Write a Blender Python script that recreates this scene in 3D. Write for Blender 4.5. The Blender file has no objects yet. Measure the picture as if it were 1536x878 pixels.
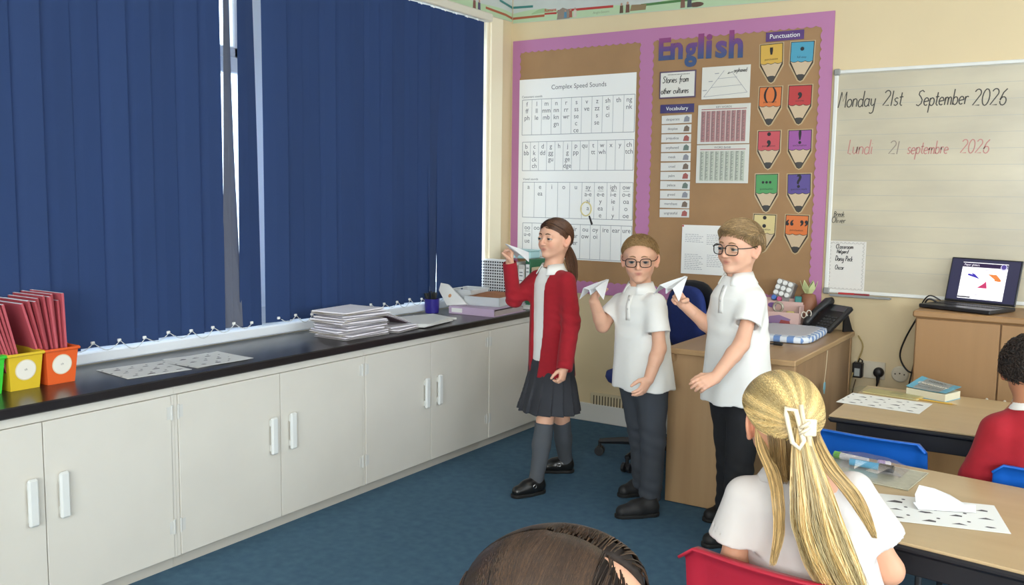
import bpy, bmesh, math, random
import numpy as np
from mathutils import Matrix, Vector
R = math.radians
PI = math.pi
sc = bpy.context.scene
COL = sc.collection
rng = np.random.default_rng(7)
random.seed(7)

# ---------------------------------------------------------------- camera
cam = bpy.data.cameras.new('camera')
cam.sensor_width = 36.0
cam.lens = 36.0 * 1363.364 / 1536.0
cam.clip_start = 0.05
camo = bpy.data.objects.new('camera', cam)
COL.objects.link(camo)
yaw, pitch, roll = -0.575935657, -0.106196505, 0.0131253387
_f = np.array([math.sin(yaw)*math.cos(pitch), math.cos(yaw)*math.cos(pitch), math.sin(pitch)])
_r = np.array([math.cos(yaw), -math.sin(yaw), 0.0])
_u = np.cross(_r, _f)
_r2 = _r*math.cos(roll) + _u*math.sin(roll)
_u2 = -_r*math.sin(roll) + _u*math.cos(roll)
CAMP = np.array([3.25, -4.961, 1.4])
camo.matrix_world = Matrix(((_r2[0], _u2[0], -_f[0], CAMP[0]), (_r2[1], _u2[1], -_f[1], CAMP[1]),
                            (_r2[2], _u2[2], -_f[2], CAMP[2]), (0, 0, 0, 1)))
sc.camera = camo

# ---------------------------------------------------------------- sky, lights, exposure
wd = bpy.data.worlds.new('overcast_sky')
sc.world = wd
wd.use_nodes = True
wd.node_tree.nodes['Background'].inputs[0].default_value = (0.72, 0.86, 1.0, 1)
wd.node_tree.nodes['Background'].inputs[1].default_value = 5.0
sc.view_settings.view_transform = 'Standard'
sc.view_settings.look = 'None'
sc.view_settings.gamma = 1.0
sc.view_settings.use_curve_mapping = False
sc.view_settings.exposure = 0.15
ROOM_X, ROOM_Y, ROOM_Z = 7.4, -8.2, 2.9

def area(name, loc, direction, sx, sy, power, col=(1, 1, 1)):
    l = bpy.data.lights.new(name, 'AREA')
    l.shape = 'RECTANGLE'; l.size = sx; l.size_y = sy; l.energy = power; l.color = col
    o = bpy.data.objects.new(name, l); COL.objects.link(o)
    o.location = loc
    o.rotation_euler = Vector(direction).to_track_quat('-Z', 'Y').to_euler()
    return o
# daylight through the windows of the far side and the back of the room
area('daylight_side', (ROOM_X+0.06, -3.6, 1.75), (-1, 0, -0.12), 4.6, 1.5, 140, (0.93, 0.97, 1.0))
area('daylight_rear', (4.6, ROOM_Y-0.06, 1.75), (0, 1, -0.12), 4.4, 1.5, 270, (1.0, 0.97, 0.92))

# ---------------------------------------------------------------- materials
def lin(c):
    if isinstance(c, str):
        c = tuple(int(c[i:i+2], 16) for i in (0, 2, 4))
    return tuple((v/255/12.92 if v/255 <= 0.04045 else ((v/255+0.055)/1.055)**2.4) for v in c)
_MC = {}
def M(name, col, rough=0.6, metal=0.0, spec=0.5, var=0.0, vscale=8.0, bump=0.0, bscale=200.0, coat=0.0,
      emit=0.0, sss=0.0, stretch=None, attr=None, sheen=0.0, col2=None, trans=0.0, alpha=1.0, aniso=0.0):
    if name in _MC: return _MC[name]
    m = bpy.data.materials.new(name); m.use_nodes = True
    nt = m.node_tree; N = nt.nodes; Lk = nt.links
    b = N['Principled BSDF']
    c = lin(col)
    b.inputs['Base Color'].default_value = (*c, 1)
    b.inputs['Roughness'].default_value = rough
    b.inputs['Metallic'].default_value = metal
    b.inputs['Specular IOR Level'].default_value = spec
    b.inputs['Coat Weight'].default_value = coat
    b.inputs['Coat Roughness'].default_value = 0.12
    b.inputs['Sheen Weight'].default_value = sheen
    if alpha < 1: b.inputs['Alpha'].default_value = alpha
    if aniso: b.inputs['Anisotropic'].default_value = aniso
    if sss:
        b.inputs['Subsurface Weight'].default_value = sss
        b.inputs['Subsurface Radius'].default_value = (0.012, 0.005, 0.003)
        b.inputs['Subsurface Scale'].default_value = 0.6
    if emit:
        b.inputs['Emission Color'].default_value = (*c, 1); b.inputs['Emission Strength'].default_value = emit
    tc = None
    def coords(scale):
        nonlocal tc
        if tc is None: tc = N.new('ShaderNodeTexCoord')
        mp = N.new('ShaderNodeMapping'); Lk.new(tc.outputs['Object'], mp.inputs[0])
        mp.inputs['Scale'].default_value = stretch or (1, 1, 1)
        return mp.outputs[0]
    src = None
    if attr:
        a = N.new('ShaderNodeAttribute'); a.attribute_name = attr; src = a.outputs['Color']
    if var:
        nz = N.new('ShaderNodeTexNoise'); nz.inputs['Scale'].default_value = vscale; nz.inputs['Detail'].default_value = 5
        Lk.new(coords(1), nz.inputs['Vector'])
        mx = N.new('ShaderNodeMix'); mx.data_type = 'RGBA'
        rmp = N.new('ShaderNodeMapRange'); rmp.inputs[1].default_value = 0.3; rmp.inputs[2].default_value = 0.7
        Lk.new(nz.outputs[0], rmp.inputs[0]); Lk.new(rmp.outputs[0], mx.inputs[0])
        c2 = lin(col2) if col2 else tuple(v*(1-var) for v in c)
        c1 = c if col2 else tuple(min(1, v*(1+var*0.5)) for v in c)
        if src is not None:
            ml = N.new('ShaderNodeMix'); ml.data_type = 'RGBA'; ml.blend_type = 'MULTIPLY'; ml.inputs[0].default_value = 1
            mx.inputs[6].default_value = (1, 1, 1, 1); mx.inputs[7].default_value = (1-var, 1-var, 1-var, 1)
            Lk.new(src, ml.inputs[6]); Lk.new(mx.outputs[2], ml.inputs[7]); src = ml.outputs[2]
        else:
            mx.inputs[6].default_value = (*c1, 1); mx.inputs[7].default_value = (*c2, 1); src = mx.outputs[2]
    if src is not None: Lk.new(src, b.inputs['Base Color'])
    if bump:
        n2 = N.new('ShaderNodeTexNoise'); n2.inputs['Scale'].default_value = bscale; n2.inputs['Detail'].default_value = 3
        Lk.new(coords(1), n2.inputs['Vector'])
        bp = N.new('ShaderNodeBump'); bp.inputs['Strength'].default_value = bump; bp.inputs['Distance'].default_value = 0.004
        Lk.new(n2.outputs[0], bp.inputs['Height']); Lk.new(bp.outputs[0], b.inputs['Normal'])
    if trans:
        tr = N.new('ShaderNodeBsdfTranslucent'); tr.inputs[0].default_value = (*c, 1)
        mxs = N.new('ShaderNodeMixShader'); mxs.inputs[0].default_value = trans
        Lk.new(b.outputs[0], mxs.inputs[1]); Lk.new(tr.outputs[0], mxs.inputs[2])
        Lk.new(mxs.outputs[0], N['Material Output'].inputs[0])
    _MC[name] = m
    return m
def M_glass(name, tint=(1, 1, 1), refl=0.08, rough=0.0):
    if name in _MC: return _MC[name]
    m = bpy.data.materials.new(name); m.use_nodes = True; nt = m.node_tree; N = nt.nodes
    N.remove(N['Principled BSDF'])
    t = N.new('ShaderNodeBsdfTransparent'); t.inputs[0].default_value = (*tint, 1)
    g = N.new('ShaderNodeBsdfGlossy'); g.inputs['Roughness'].default_value = rough
    x = N.new('ShaderNodeMixShader'); x.inputs[0].default_value = refl
    nt.links.new(t.outputs[0], x.inputs[1]); nt.links.new(g.outputs[0], x.inputs[2])
    nt.links.new(x.outputs[0], N['Material Output'].inputs[0])
    _MC[name] = m
    return m

# ---------------------------------------------------------------- objects
def tagp(o, label=None, cat=None, group=None, kind=None):
    if label: o['label'] = label
    if cat: o['category'] = cat
    if group: o['group'] = group
    if kind: o['kind'] = kind
    return o
def thing(name, label, cat, loc=(0, 0, 0), rz=0.0, group=None):
    o = bpy.data.objects.new(name, None); COL.objects.link(o)
    o.empty_display_size = 0.05
    o.location = loc; o.rotation_euler = (0, 0, rz)
    return tagp(o, label, cat, group)
def kids(o): return [c for c in o.children]
def copy_tree(o, parent=None):
    c = o.copy(); COL.objects.link(c)
    if parent is not None: c.parent = parent
    for ch in list(o.children): copy_tree(ch, c)
    return c
def mesh_np(name, V, F, mats, parent=None, smooth=False, off=None, midx=None, col=None):
    """F: list of arrays (n,k) or a list of index lists"""
    V = np.asarray(V, dtype=np.float32).reshape(-1, 3)
    if off is not None: V = V - np.asarray(off, dtype=np.float32)
    me = bpy.data.meshes.new(name)
    if isinstance(F, np.ndarray):
        n, k = F.shape
        me.vertices.add(len(V)); me.vertices.foreach_set('co', V.ravel())
        me.loops.add(n*k); me.loops.foreach_set('vertex_index', F.astype(np.int32).ravel())
        me.polygons.add(n)
        me.polygons.foreach_set('loop_start', np.arange(0, n*k, k, dtype=np.int32))
        me.update(calc_edges=True)
    else:
        me.from_pydata(V.tolist(), [], [list(map(int, f)) for f in F])
    for m in (mats if isinstance(mats, (list, tuple)) else [mats]): me.materials.append(m)
    if midx is not None: me.polygons.foreach_set('material_index', np.asarray(midx, dtype=np.int32))
    if smooth: me.polygons.foreach_set('use_smooth', np.ones(len(me.polygons), dtype=bool))
    if col is not None:
        at = me.color_attributes.new('Col', 'FLOAT_COLOR', 'POINT')
        cc = np.ones((len(V), 4), dtype=np.float32); cc[:, :3] = col
        at.data.foreach_set('color', cc.ravel())
    me.validate()
    o = bpy.data.objects.new(name, me); COL.objects.link(o)
    if parent is not None: o.parent = parent
    return o

def rotz(a):
    c, s = math.cos(a), math.sin(a); return np.array([[c, -s, 0], [s, c, 0], [0, 0, 1.0]])
def rotx(a):
    c, s = math.cos(a), math.sin(a); return np.array([[1.0, 0, 0], [0, c, -s], [0, s, c]])
def roty(a):
    c, s = math.cos(a), math.sin(a); return np.array([[c, 0, s], [0, 1.0, 0], [-s, 0, c]])
class MB:
    def __init__(s): s.v = []; s.f = []; s.m = []; s.n = 0; s.xf = None
    def add(s, V, F, mi=0):
        V = np.asarray(V, dtype=float).reshape(-1, 3)
        if s.xf is not None: V = V @ s.xf[0].T + s.xf[1]
        s.v.append(V)
        for f in F: s.f.append([int(i)+s.n for i in f]); s.m.append(mi)
        s.n += len(V)
        return s
    def box(s, c, d, rot=None, bev=0.0, mi=0):
        """c centre, d full sizes"""
        h = np.array(d, dtype=float)/2
        b = min(bev, h.min()*0.9)
        if b <= 0:
            V = np.array([[x, y, z] for x in (-1, 1) for y in (-1, 1) for z in (-1, 1)])*h
            F = [(0, 1, 3, 2), (4, 6, 7, 5), (0, 4, 5, 1), (2, 3, 7, 6), (0, 2, 6, 4), (1, 5, 7, 3)]
        else:
            V = []; idx = {}
            for x in (-1, 1):
                for y in (-1, 1):
                    for z in (-1, 1):
                        for a in range(3):
                            p = np.array([x, y, z])*(h-b); p[a] = (x, y, z)[a]*h[a]
                            idx[(x, y, z, a)] = len(V); V.append(p)
            V = np.array(V); F = []
            for a in range(3):
                o = [i for i in range(3) if i != a]
                for sg in (-1, 1):
                    q = []
                    for (u, w) in ((-1, -1), (1, -1), (1, 1), (-1, 1)):
                        k = [0, 0, 0]; k[a] = sg; k[o[0]] = u; k[o[1]] = w; q.append(idx[(*k, a)])
                    F.append(q)
            for a in range(3):
                o = [i for i in range(3) if i != a]
                for u in (-1, 1):
                    for w in (-1, 1):
                        k0 = [0, 0, 0]; k0[a] = -1; k0[o[0]] = u; k0[o[1]] = w
                        k1 = list(k0); k1[a] = 1
                        F.append([idx[(*k0, o[0])], idx[(*k1, o[0])], idx[(*k1, o[1])], idx[(*k0, o[1])]])
            for x in (-1, 1):
                for y in (-1, 1):
                    for z in (-1, 1): F.append([idx[(x, y, z, a)] for a in range(3)])
            F2 = []
            for f in F:
                P = V[f]; n = np.cross(P[1]-P[0], P[2]-P[0])
                F2.append(f if n @ P.mean(0) > 0 else f[::-1])
            F = F2
        if rot is not None: V = V @ np.asarray(rot).T
        return s.add(V+np.array(c), F, mi)
    def box2(s, a, b, bev=0.0, mi=0):
        a = np.array(a, float); b = np.array(b, float)
        return s.box((a+b)/2, np.abs(b-a), None, bev, mi)
    def prism(s, poly, o, U, Vv, depth, mi=0):
        """extrude polygon (2d) drawn in plane o+U,V by depth along UxV"""
        U = np.array(U, float); Vv = np.array(Vv, float); n = np.cross(U, Vv)
        P = np.array([np.array(o)+U*p[0]+Vv*p[1] for p in poly]); k = len(poly)
        V = np.vstack([P, P+n*depth])
        F = [list(range(k))[::-1], [i+k for i in range(k)]]
        for i in range(k): F.append([i, (i+1) % k, (i+1) % k+k, i+k])
        A = sum(poly[i][0]*poly[(i+1) % k][1]-poly[(i+1) % k][0]*poly[i][1] for i in range(k))
        if A < 0: F = [f[::-1] for f in F]
        return s.add(V, F, mi)
    def tube(s, path, r, n=8, mi=0, caps=True, closed=False):
        P = np.asarray(path, float); k = len(P)
        r = np.broadcast_to(np.asarray(r, float), (k,))
        if closed: T = np.roll(P, -1, 0)-np.roll(P, 1, 0)
        else: T = np.gradient(P, axis=0)
        T /= np.linalg.norm(T, axis=1)[:, None]+1e-12
        ref = np.array([0, 0, 1.0]) if abs(T[0][2]) < 0.9 else np.array([1.0, 0, 0])
        a = np.cross(T[0], ref); a /= np.linalg.norm(a)
        V = []
        for i in range(k):
            a = a-T[i]*(a@T[i]); a /= np.linalg.norm(a)+1e-12; b = np.cross(T[i], a)
            for j in range(n):
                t = 2*PI*j/n; V.append(P[i]+r[i]*(a*math.cos(t)+b*math.sin(t)))
        F = []
        for i in range(k if closed else k-1):
            i2 = (i+1) % k
            for j in range(n): F.append((i*n+j, i*n+(j+1) % n, i2*n+(j+1) % n, i2*n+j))
        if caps and not closed: F.append(list(range(n))[::-1]); F.append([(k-1)*n+j for j in range(n)])
        return s.add(V, F, mi)
    def cyl(s, a, b, r, r2=None, n=16, mi=0):
        return s.tube([a, b], [r, r if r2 is None else r2], n, mi)
    def lathe(s, prof, c=(0, 0, 0), n=20, mi=0, rot=None):
        V = []; k = len(prof)
        for (rr, z) in prof:
            for j in range(n):
                t = 2*PI*j/n; V.append((rr*math.cos(t), rr*math.sin(t), z))
        V = np.array(V)
        if rot is not None: V = V @ np.asarray(rot).T
        F = []
        for i in range(k-1):
            for j in range(n): F.append((i*n+j, i*n+(j+1) % n, (i+1)*n+(j+1) % n, (i+1)*n+j))
        F.append(list(range(n))[::-1]); F.append([(k-1)*n+j for j in range(n)])
        return s.add(V+np.array(c), F, mi)
    def disc(s, c, r, U, Vv, n=20, depth=0.0005, mi=0, r2=None):
        return s.prism([(r*math.cos(2*PI*i/n), (r2 or r)*math.sin(2*PI*i/n)) for i in range(n)], c, U, Vv, depth, mi)
    def grid(s, P, mi=0, thick=0.0):
        """P array (a,b,3) surface; thick>0 closes it into a slab"""
        P = np.asarray(P, float); a, b = P.shape[:2]
        F = [(i*b+j, i*b+j+1, (i+1)*b+j+1, (i+1)*b+j) for i in range(a-1) for j in range(b-1)]
        if not thick: return s.add(P.reshape(-1, 3), F, mi)
        du = np.gradient(P, axis=0); dv = np.gradient(P, axis=1); n = np.cross(dv, du)
        n /= np.linalg.norm(n, axis=2)[..., None]+1e-12
        Q = P-n*thick; V = np.vstack([P.reshape(-1, 3), Q.reshape(-1, 3)]); k = a*b
        F2 = F[:]; F2 = [tuple(f[::-1]) for f in F] and F + [tuple(i+k for i in f[::-1]) for f in F]
        ring = [j for j in range(b)]+[i*b+b-1 for i in range(1, a)]+[(a-1)*b+j for j in range(b-2, -1, -1)]+[i*b for i in range(a-2, 0, -1)]
        for i in range(len(ring)):
            p, q = ring[i], ring[(i+1) % len(ring)]; F2.append((q, p, p+k, q+k))
        return s.add(V, F2, mi)
    def build(s, name, mats, parent=None, smooth=False, off=None):
        V = np.vstack(s.v) if s.v else np.zeros((0, 3))
        o = mesh_np(name, V, s.f, mats, parent, smooth, off, s.m)
        if smooth:
            for e in (): pass
        return o
def flat(V):  # auto smooth helper: not used for boxes
    return V

# ---------------------------------------------------------------- lettering
_TX = {}
def text_geo(s, bold=0.0):
    k = (s, bold)
    if k in _TX: return _TX[k]
    cu = bpy.data.curves.new('t', 'FONT'); cu.body = s; cu.size = 1.0; cu.offset = bold; cu.resolution_u = 3
    o = bpy.data.objects.new('t', cu); COL.objects.link(o)
    dg = bpy.context.evaluated_depsgraph_get(); dg.update()
    me = o.evaluated_get(dg).to_mesh()
    V = np.array([v.co[:] for v in me.vertices]).reshape(-1, 3); F = [tuple(p.vertices) for p in me.polygons]
    o.evaluated_get(dg).to_mesh_clear()
    bpy.data.objects.remove(o); bpy.data.curves.remove(cu)
    _TX[k] = (V, F); return V, F
def put_text(mb, s, o, U, Vv, size, align='c', bold=0.0, mi=0, width=None):
    V, F = text_geo(s, bold)
    if len(V) == 0: return
    U = np.array(U, float); Vv = np.array(Vv, float)
    x0, x1 = V[:, 0].min(), V[:, 0].max()
    sx = size if width is None else width/(x1-x0)
    dx = {'c': -(x0+x1)/2, 'l': -x0, 'r': -x1}[align]
    P = np.array(o)+((V[:, 0]+dx)*sx)[:, None]*U+(V[:, 1]*size)[:, None]*Vv
    mb.add(P, F, mi)
# a hand-drawn pen alphabet: polylines in a box with x-height 0.5, ascender 1
def _arc(cx, cy, rx, ry, a0, a1, n=9):
    return [(cx+rx*math.cos(R(a0+(a1-a0)*i/(n-1))), cy+ry*math.sin(R(a0+(a1-a0)*i/(n-1)))) for i in range(n)]
_o = _arc(.22, .25, .2, .25, 60, 420, 14)
GL = {
 'a': ([_arc(.2, .25, .19, .25, 40, 330, 12), [(.4, .5), (.38, .1), (.46, 0)]], .5),
 'b': ([[(.04, 1), (.04, 0)], _arc(.22, .25, .19, .25, 150, -150, 12)], .5),
 'c': ([_arc(.22, .25, .2, .25, 50, 310, 10)], .42),
 'd': ([_arc(.2, .25, .19, .25, 40, 330, 12), [(.4, 1), (.39, .1), (.46, 0)]], .52),
 'e': ([[(.04, .25), (.38, .3)]+_arc(.21, .26, .19, .25, 10, 310, 11)], .46),
 'f': ([_arc(.3, .8, .14, .2, 60, 180, 6)+[(.16, -.25)], [(.02, .48), (.32, .5)]], .34),
 'g': ([_arc(.2, .25, .19, .25, 40, 330, 12), [(.4, .5), (.38, -.2)]+_arc(.2, -.22, .18, .2, 0, -150, 7)], .5),
 'h': ([[(.05, 1), (.05, 0)], [(.05, .3)]+_arc(.22, .32, .16, .18, 160, 0, 7)+[(.38, 0)]], .5),
 'i': ([[(.06, .5), (.06, .08), (.12, 0)], [(.05, .7), (.07, .72)]], .2),
 'k': ([[(.05, 1), (.05, 0)], [(.34, .5), (.06, .22), (.38, 0)]], .46),
 'l': ([[(.06, 1), (.06, .08), (.13, 0)]], .2),
 'm': ([[(.05, .5), (.05, 0)], [(.05, .3)]+_arc(.18, .34, .12, .16, 160, 0, 6)+[(.3, 0)], [(.3, .3)]+_arc(.43, .34, .12, .16, 160, 0, 6)+[(.55, 0)]], .66),
 'n': ([[(.05, .5), (.05, 0)], [(.05, .3)]+_arc(.21, .32, .16, .18, 160, 0, 7)+[(.37, 0)]], .48),
 'o': ([_o], .48),
 'p': ([[(.05, .5), (.03, -.45)], _arc(.22, .25, .19, .25, 150, -150, 12)], .48),
 'r': ([[(.05, .5), (.05, 0)], [(.05, .28)]+_arc(.2, .34, .15, .15, 150, 50, 5)], .36),
 's': ([[(.32, .45), (.18, .5), (.06, .4), (.12, .28), (.27, .22), (.33, .1), (.2, 0), (.04, .05)]], .4),
 't': ([[(.14, .85), (.12, .1), (.22, 0), (.28, .04)], [(.0, .55), (.28, .57)]], .32),
 'u': ([[(.05, .5), (.06, .12), (.18, 0), (.34, .12), (.38, .5)], [(.38, .5), (.38, .08), (.44, 0)]], .5),
 'v': ([[(.03, .5), (.18, 0), (.34, .5)]], .4),
 'y': ([[(.05, .5), (.08, .14), (.2, .04), (.36, .16)], [(.39, .5), (.36, -.2)]+_arc(.18, -.25, .18, .18, 0, -140, 6)], .48),
 'x': ([[(.03, .5), (.34, 0)], [(.34, .5), (.03, 0)]], .4),
 'C': ([_arc(.3, .5, .28, .5, 50, 310, 12)], .56),
 'D': ([[(.06, 1), (.06, 0)], [(.0, 1)]+_arc(.08, .5, .48, .5, 85, -90, 10)], .64),
 'E': ([[(.5, 1), (.06, 1), (.06, 0), (.5, 0)], [(.06, .5), (.42, .5)]], .56),
 'H': ([[(.05, 1), (.05, 0)], [(.5, 1), (.5, 0)], [(.05, .5), (.5, .5)]], .6),
 'L': ([[(.06, 1), (.04, .06), (.3, 0)]], .38),
 'M': ([[(.02, 0), (.14, 1), (.34, .4), (.56, 1), (.62, 0)]], .72),
 'O': ([_arc(.3, .5, .28, .5, 80, 440, 16)], .66),
 'P': ([[(.06, 1), (.05, 0)], [(.0, 1)]+_arc(.1, .74, .36, .26, 80, -90, 8)], .54),
 'B': ([[(.06, 1), (.05, 0)], _arc(.1, .75, .32, .25, 90, -90, 7)+_arc(.1, .25, .38, .25, 90, -90, 7)], .56),
 'S': ([[(.52, .88), (.36, 1), (.14, .92), (.1, .74), (.3, .56), (.44, .38), (.4, .14), (.2, 0), (.0, .08)]], .6),
 '0': ([_arc(.26, .5, .24, .5, 80, 440, 16)], .6),
 '1': ([[(.08, .98), (.06, 0)]], .22),
 '2': ([_arc(.26, .76, .22, .24, 160, -20, 8)+[(.02, .03), (.5, .03)]], .6),
 '6': ([[(.42, .98), (.2, .75), (.06, .35)]+_arc(.26, .25, .21, .25, 170, -180, 12)], .6),
 '!': ([[(.08, 1), (.07, .3)], [(.06, .02), (.08, .06)]], .24), ' ': ([], .42), "'": ([[(.05, 1), (.04, .8)]], .16),
}
def put_pen(mb, s, o, U, Vv, h, w, mi=0, width=None, slant=0.12, wob=0.02):
    """pen strokes as thin raised ribbons; h cap height; w line width"""
    U = np.array(U, float); Vv = np.array(Vv, float); o = np.array(o, float)
    n = np.cross(U, Vv)
    tot = sum(GL[c][1] for c in s)
    sx = h if width is None else width/tot
    x = 0.0
    rr = random.Random(sum(map(ord, s)))
    for c in s:
        strokes, adv = GL[c]
        dy = rr.uniform(-wob, wob)
        for st in strokes:
            P = [np.array([(x+p[0])*sx+slant*p[1]*h, (p[1]+dy)*h]) for p in st]
            P = np.array(P); k = len(P)
            T = np.gradient(P, axis=0); T /= np.linalg.norm(T, axis=1)[:, None]+1e-9
            Nn = np.stack([-T[:, 1], T[:, 0]], 1)*w/2
            A = P+Nn; B = P-Nn
            V = [o+U*p[0]+Vv*p[1] for p in A]+[o+U*p[0]+Vv*p[1] for p in B]
            mb.add(V, [(i, k+i, k+i+1, i+1) for i in range(k-1)], mi)
        x += adv
    return x*sx
BU, BV = (1, 0, 0), (0, 0, 1)     # drawing directions on the back wall (its front looks to -y)

# ================================================================ THE SETTING
m_wall = M('cream_paint', 'dac7a0', rough=0.7, var=0.03, vscale=3, bump=0.05, bscale=90)
m_ceil = M('ceiling_white', 'ecebe6', rough=0.8)
m_carpet = M('blue_carpet', '4f6e82', rough=0.95, var=0.22, vscale=26, bump=0.6, bscale=420, spec=0.15, col2='456279')
m_white = M('white_gloss_paint', 'd6d2c8', rough=0.35, var=0.03, vscale=5)
m_upvc = M('white_window_frame_sky_glow', 'eef1f4', rough=0.3, trans=0.22)  # translucency added so the frame seems lit by the sky behind it
m_cream_trim = M('cream_gloss_trim', 'efe3c6', rough=0.35)
m_skirt = M('white_skirting', 'd9d8d2', rough=0.45)
m_glass = M_glass('window_glass', (0.97, 0.99, 1.0), 0.06)
def struct(name, mb, mats, parent=None):
    o = mb.build(name, mats, parent)
    if parent is None: o['kind'] = 'structure'
    return o
b = MB(); b.box2((-0.3, ROOM_Y-0.2, -0.12), (ROOM_X+0.3, 0.2, 0)); struct('floor', b, m_carpet)
b = MB(); b.box2((-0.3, ROOM_Y-0.2, ROOM_Z), (ROOM_X+0.3, 0.2, ROOM_Z+0.1)); struct('ceiling', b, m_ceil)
b = MB(); b.box2((-0.3, 0, 0), (ROOM_X+0.3, 0.2, ROOM_Z)); struct('wall_back', b, m_wall)
WY0, WY1 = -5.6, -0.2          # window opening along the left wall
b = MB()
b.box2((-0.3, ROOM_Y, 0), (0, 0, 0.72)); b.box2((-0.3, ROOM_Y, 2.49), (0, 0, ROOM_Z))
b.box2((-0.3, WY1, 0.72), (0, 0, 2.49)); b.box2((-0.3, ROOM_Y, 0.72), (0, WY0, 2.49))
struct('wall_left', b, m_wall)
def holed(name, ax, lo, hi, a0, a1):
    b = MB(); z0, z1 = 1.0, 2.5
    def bb(u0, u1, v0, v1):
        if ax == 0: b.box2((lo, u0, v0), (hi, u1, v1))
        else: b.box2((u0, lo, v0), (u1, hi, v1))
    e0, e1 = (ROOM_Y, 0) if ax == 0 else (-0.3, ROOM_X+0.3)
    bb(e0, e1, 0, z0); bb(e0, e1, z1, ROOM_Z); bb(e0, a0, z0, z1); bb(a1, e1, z0, z1)
    struct(name, b, m_wall)
holed('wall_right', 0, ROOM_X, ROOM_X+0.2, -5.9, -1.3)
holed('wall_front', 1, ROOM_Y-0.2, ROOM_Y, 2.4, 6.8)
b = MB(); b.box2((0.4, -0.016, 0), (ROOM_X, 0, 0.115), 0.004); struct('baseboard_back', b, m_skirt)
b = MB(); b.box2((ROOM_X-0.016, ROOM_Y, 0), (ROOM_X, 0, 0.115)); struct('baseboard_right', b, m_skirt)

# window 1: behind the blinds
w1 = thing('window_1', None, None, (-0.1, (WY0+WY1)/2, 0.72)); w1['kind'] = 'structure'
off = tuple(w1.location)
def wpart(name, boxes, mat, bev=0.006):
    b = MB()
    for lo, hi in boxes: b.box2(lo, hi, bev)
    return b.build(name, mat, w1, off=off)
mul = [(-2.096,1.668)[0]+0.075, -3.85]
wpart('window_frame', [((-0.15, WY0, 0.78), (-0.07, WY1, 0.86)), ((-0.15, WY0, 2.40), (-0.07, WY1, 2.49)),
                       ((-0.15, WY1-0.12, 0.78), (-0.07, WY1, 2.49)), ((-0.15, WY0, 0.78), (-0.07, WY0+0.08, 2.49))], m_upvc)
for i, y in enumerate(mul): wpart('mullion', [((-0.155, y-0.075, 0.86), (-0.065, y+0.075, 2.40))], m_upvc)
edges = [WY1-0.12, mul[0], mul[1], WY0+0.08]
for i in range(3):
    y1 = edges[i]-(0.075 if i else 0); y0 = edges[i+1]+(0.075 if i < 2 else 0)
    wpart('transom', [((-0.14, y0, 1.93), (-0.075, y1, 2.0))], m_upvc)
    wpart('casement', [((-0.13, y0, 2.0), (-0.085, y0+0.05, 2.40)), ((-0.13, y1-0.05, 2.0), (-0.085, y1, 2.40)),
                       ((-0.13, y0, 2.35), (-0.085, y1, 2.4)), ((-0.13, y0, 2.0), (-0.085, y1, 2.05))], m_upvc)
    wpart('pane', [((-0.112, y0, 0.86), (-0.106, y1, 1.93))], m_glass, 0)
    wpart('pane', [((-0.112, y0+0.05, 2.05), (-0.106, y1-0.05, 2.35))], m_glass, 0)
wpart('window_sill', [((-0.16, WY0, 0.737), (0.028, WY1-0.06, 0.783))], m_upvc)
b = MB(); b.box2((-0.1, -0.272, 0.74), (0.03, -0.137, 2.49), 0.006); b.box2((-0.02, -0.30, 0.74), (0.018, -0.27, 2.46), 0.004)
struct('trim_1', b, m_cream_trim)
# windows 2 and 3: out of view, they let the daylight in
for nm, ax, p, a0, a1 in (('window_2', 0, ROOM_X, -5.9, -1.3), ('window_3', 1, ROOM_Y, 2.4, 6.8)):
    w = thing(nm, None, None, (p, a0, 1.0) if ax == 0 else (a0, p, 1.0)); w['kind'] = 'structure'
    fb = MB(); gb = MB(); n = 3
    def put(mb, u0, u1, v0, v1, t0, t1):
        if ax == 0: mb.box2((p+t0, u0, v0), (p+t1, u1, v1))
        else: mb.box2((u0, p-t1, v0), (u1, p-t0, v1))
    for i in range(n+1):
        u = a0+(a1-a0)*i/n; put(fb, max(a0, u-0.04), min(a1, u+0.04), 1.0, 2.5, 0, 0.04)
    put(fb, a0, a1, 1.0, 1.07, 0, 0.04); put(fb, a0, a1, 2.43, 2.5, 0, 0.04)
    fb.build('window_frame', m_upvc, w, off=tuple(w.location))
    put(gb, a0, a1, 1.0, 2.5, 0.015, 0.02); gb.build('pane', m_glass, w, off=tuple(w.location))

# ceiling lights (above the frame): they light the room
m_lamp = M('lamp_diffuser', 'fff3e0', rough=0.5, emit=4.3)
m_lampf = M('lamp_frame', 'e8e8e6', rough=0.4)
for i, (x, y) in enumerate([(2.6, -1.6), (5.4, -1.6), (2.6, -4.2), (5.4, -4.2), (2.6, -6.5), (5.4, -6.5)]):
    t = thing('ceiling_light', 'long white ceiling light, %s of the %s row' % (('nearest the back wall', 'middle', 'farthest from the back wall')[i//2], ('window-side', 'far')[i % 2]), 'light', (x, y, ROOM_Z), 0, 'ceiling lights')
    b = MB(); b.box2((-0.62, -0.16, -0.05), (0.62, 0.16, 0), 0.01); b.build('lamp_housing', m_lampf, t)
    b = MB(); b.box2((-0.6, -0.14, -0.06), (0.6, 0.14, -0.048), 0.004); b.build('diffuser', m_lamp, t)

# grille low on the back wall
g = thing('trim_2', None, None, (0.755, -0.008, 0.135)); g['kind'] = 'structure'
m_grille = M('painted_grille', 'cdbf9e', rough=0.6); m_slot = M('dark_slot', '4b4234', rough=0.9)
b = MB(); b.box2((-0.125, -0.004, -0.052), (0.125, 0.008, 0.052), 0.003); b.build('grille_plate', m_grille, g)
b = MB()
for i in range(11):
    x = -0.1+i*0.02; b.box2((x-0.003, -0.0055, -0.036), (x+0.003, -0.003, 0.036))
b.build('slot', m_slot, g)

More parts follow.
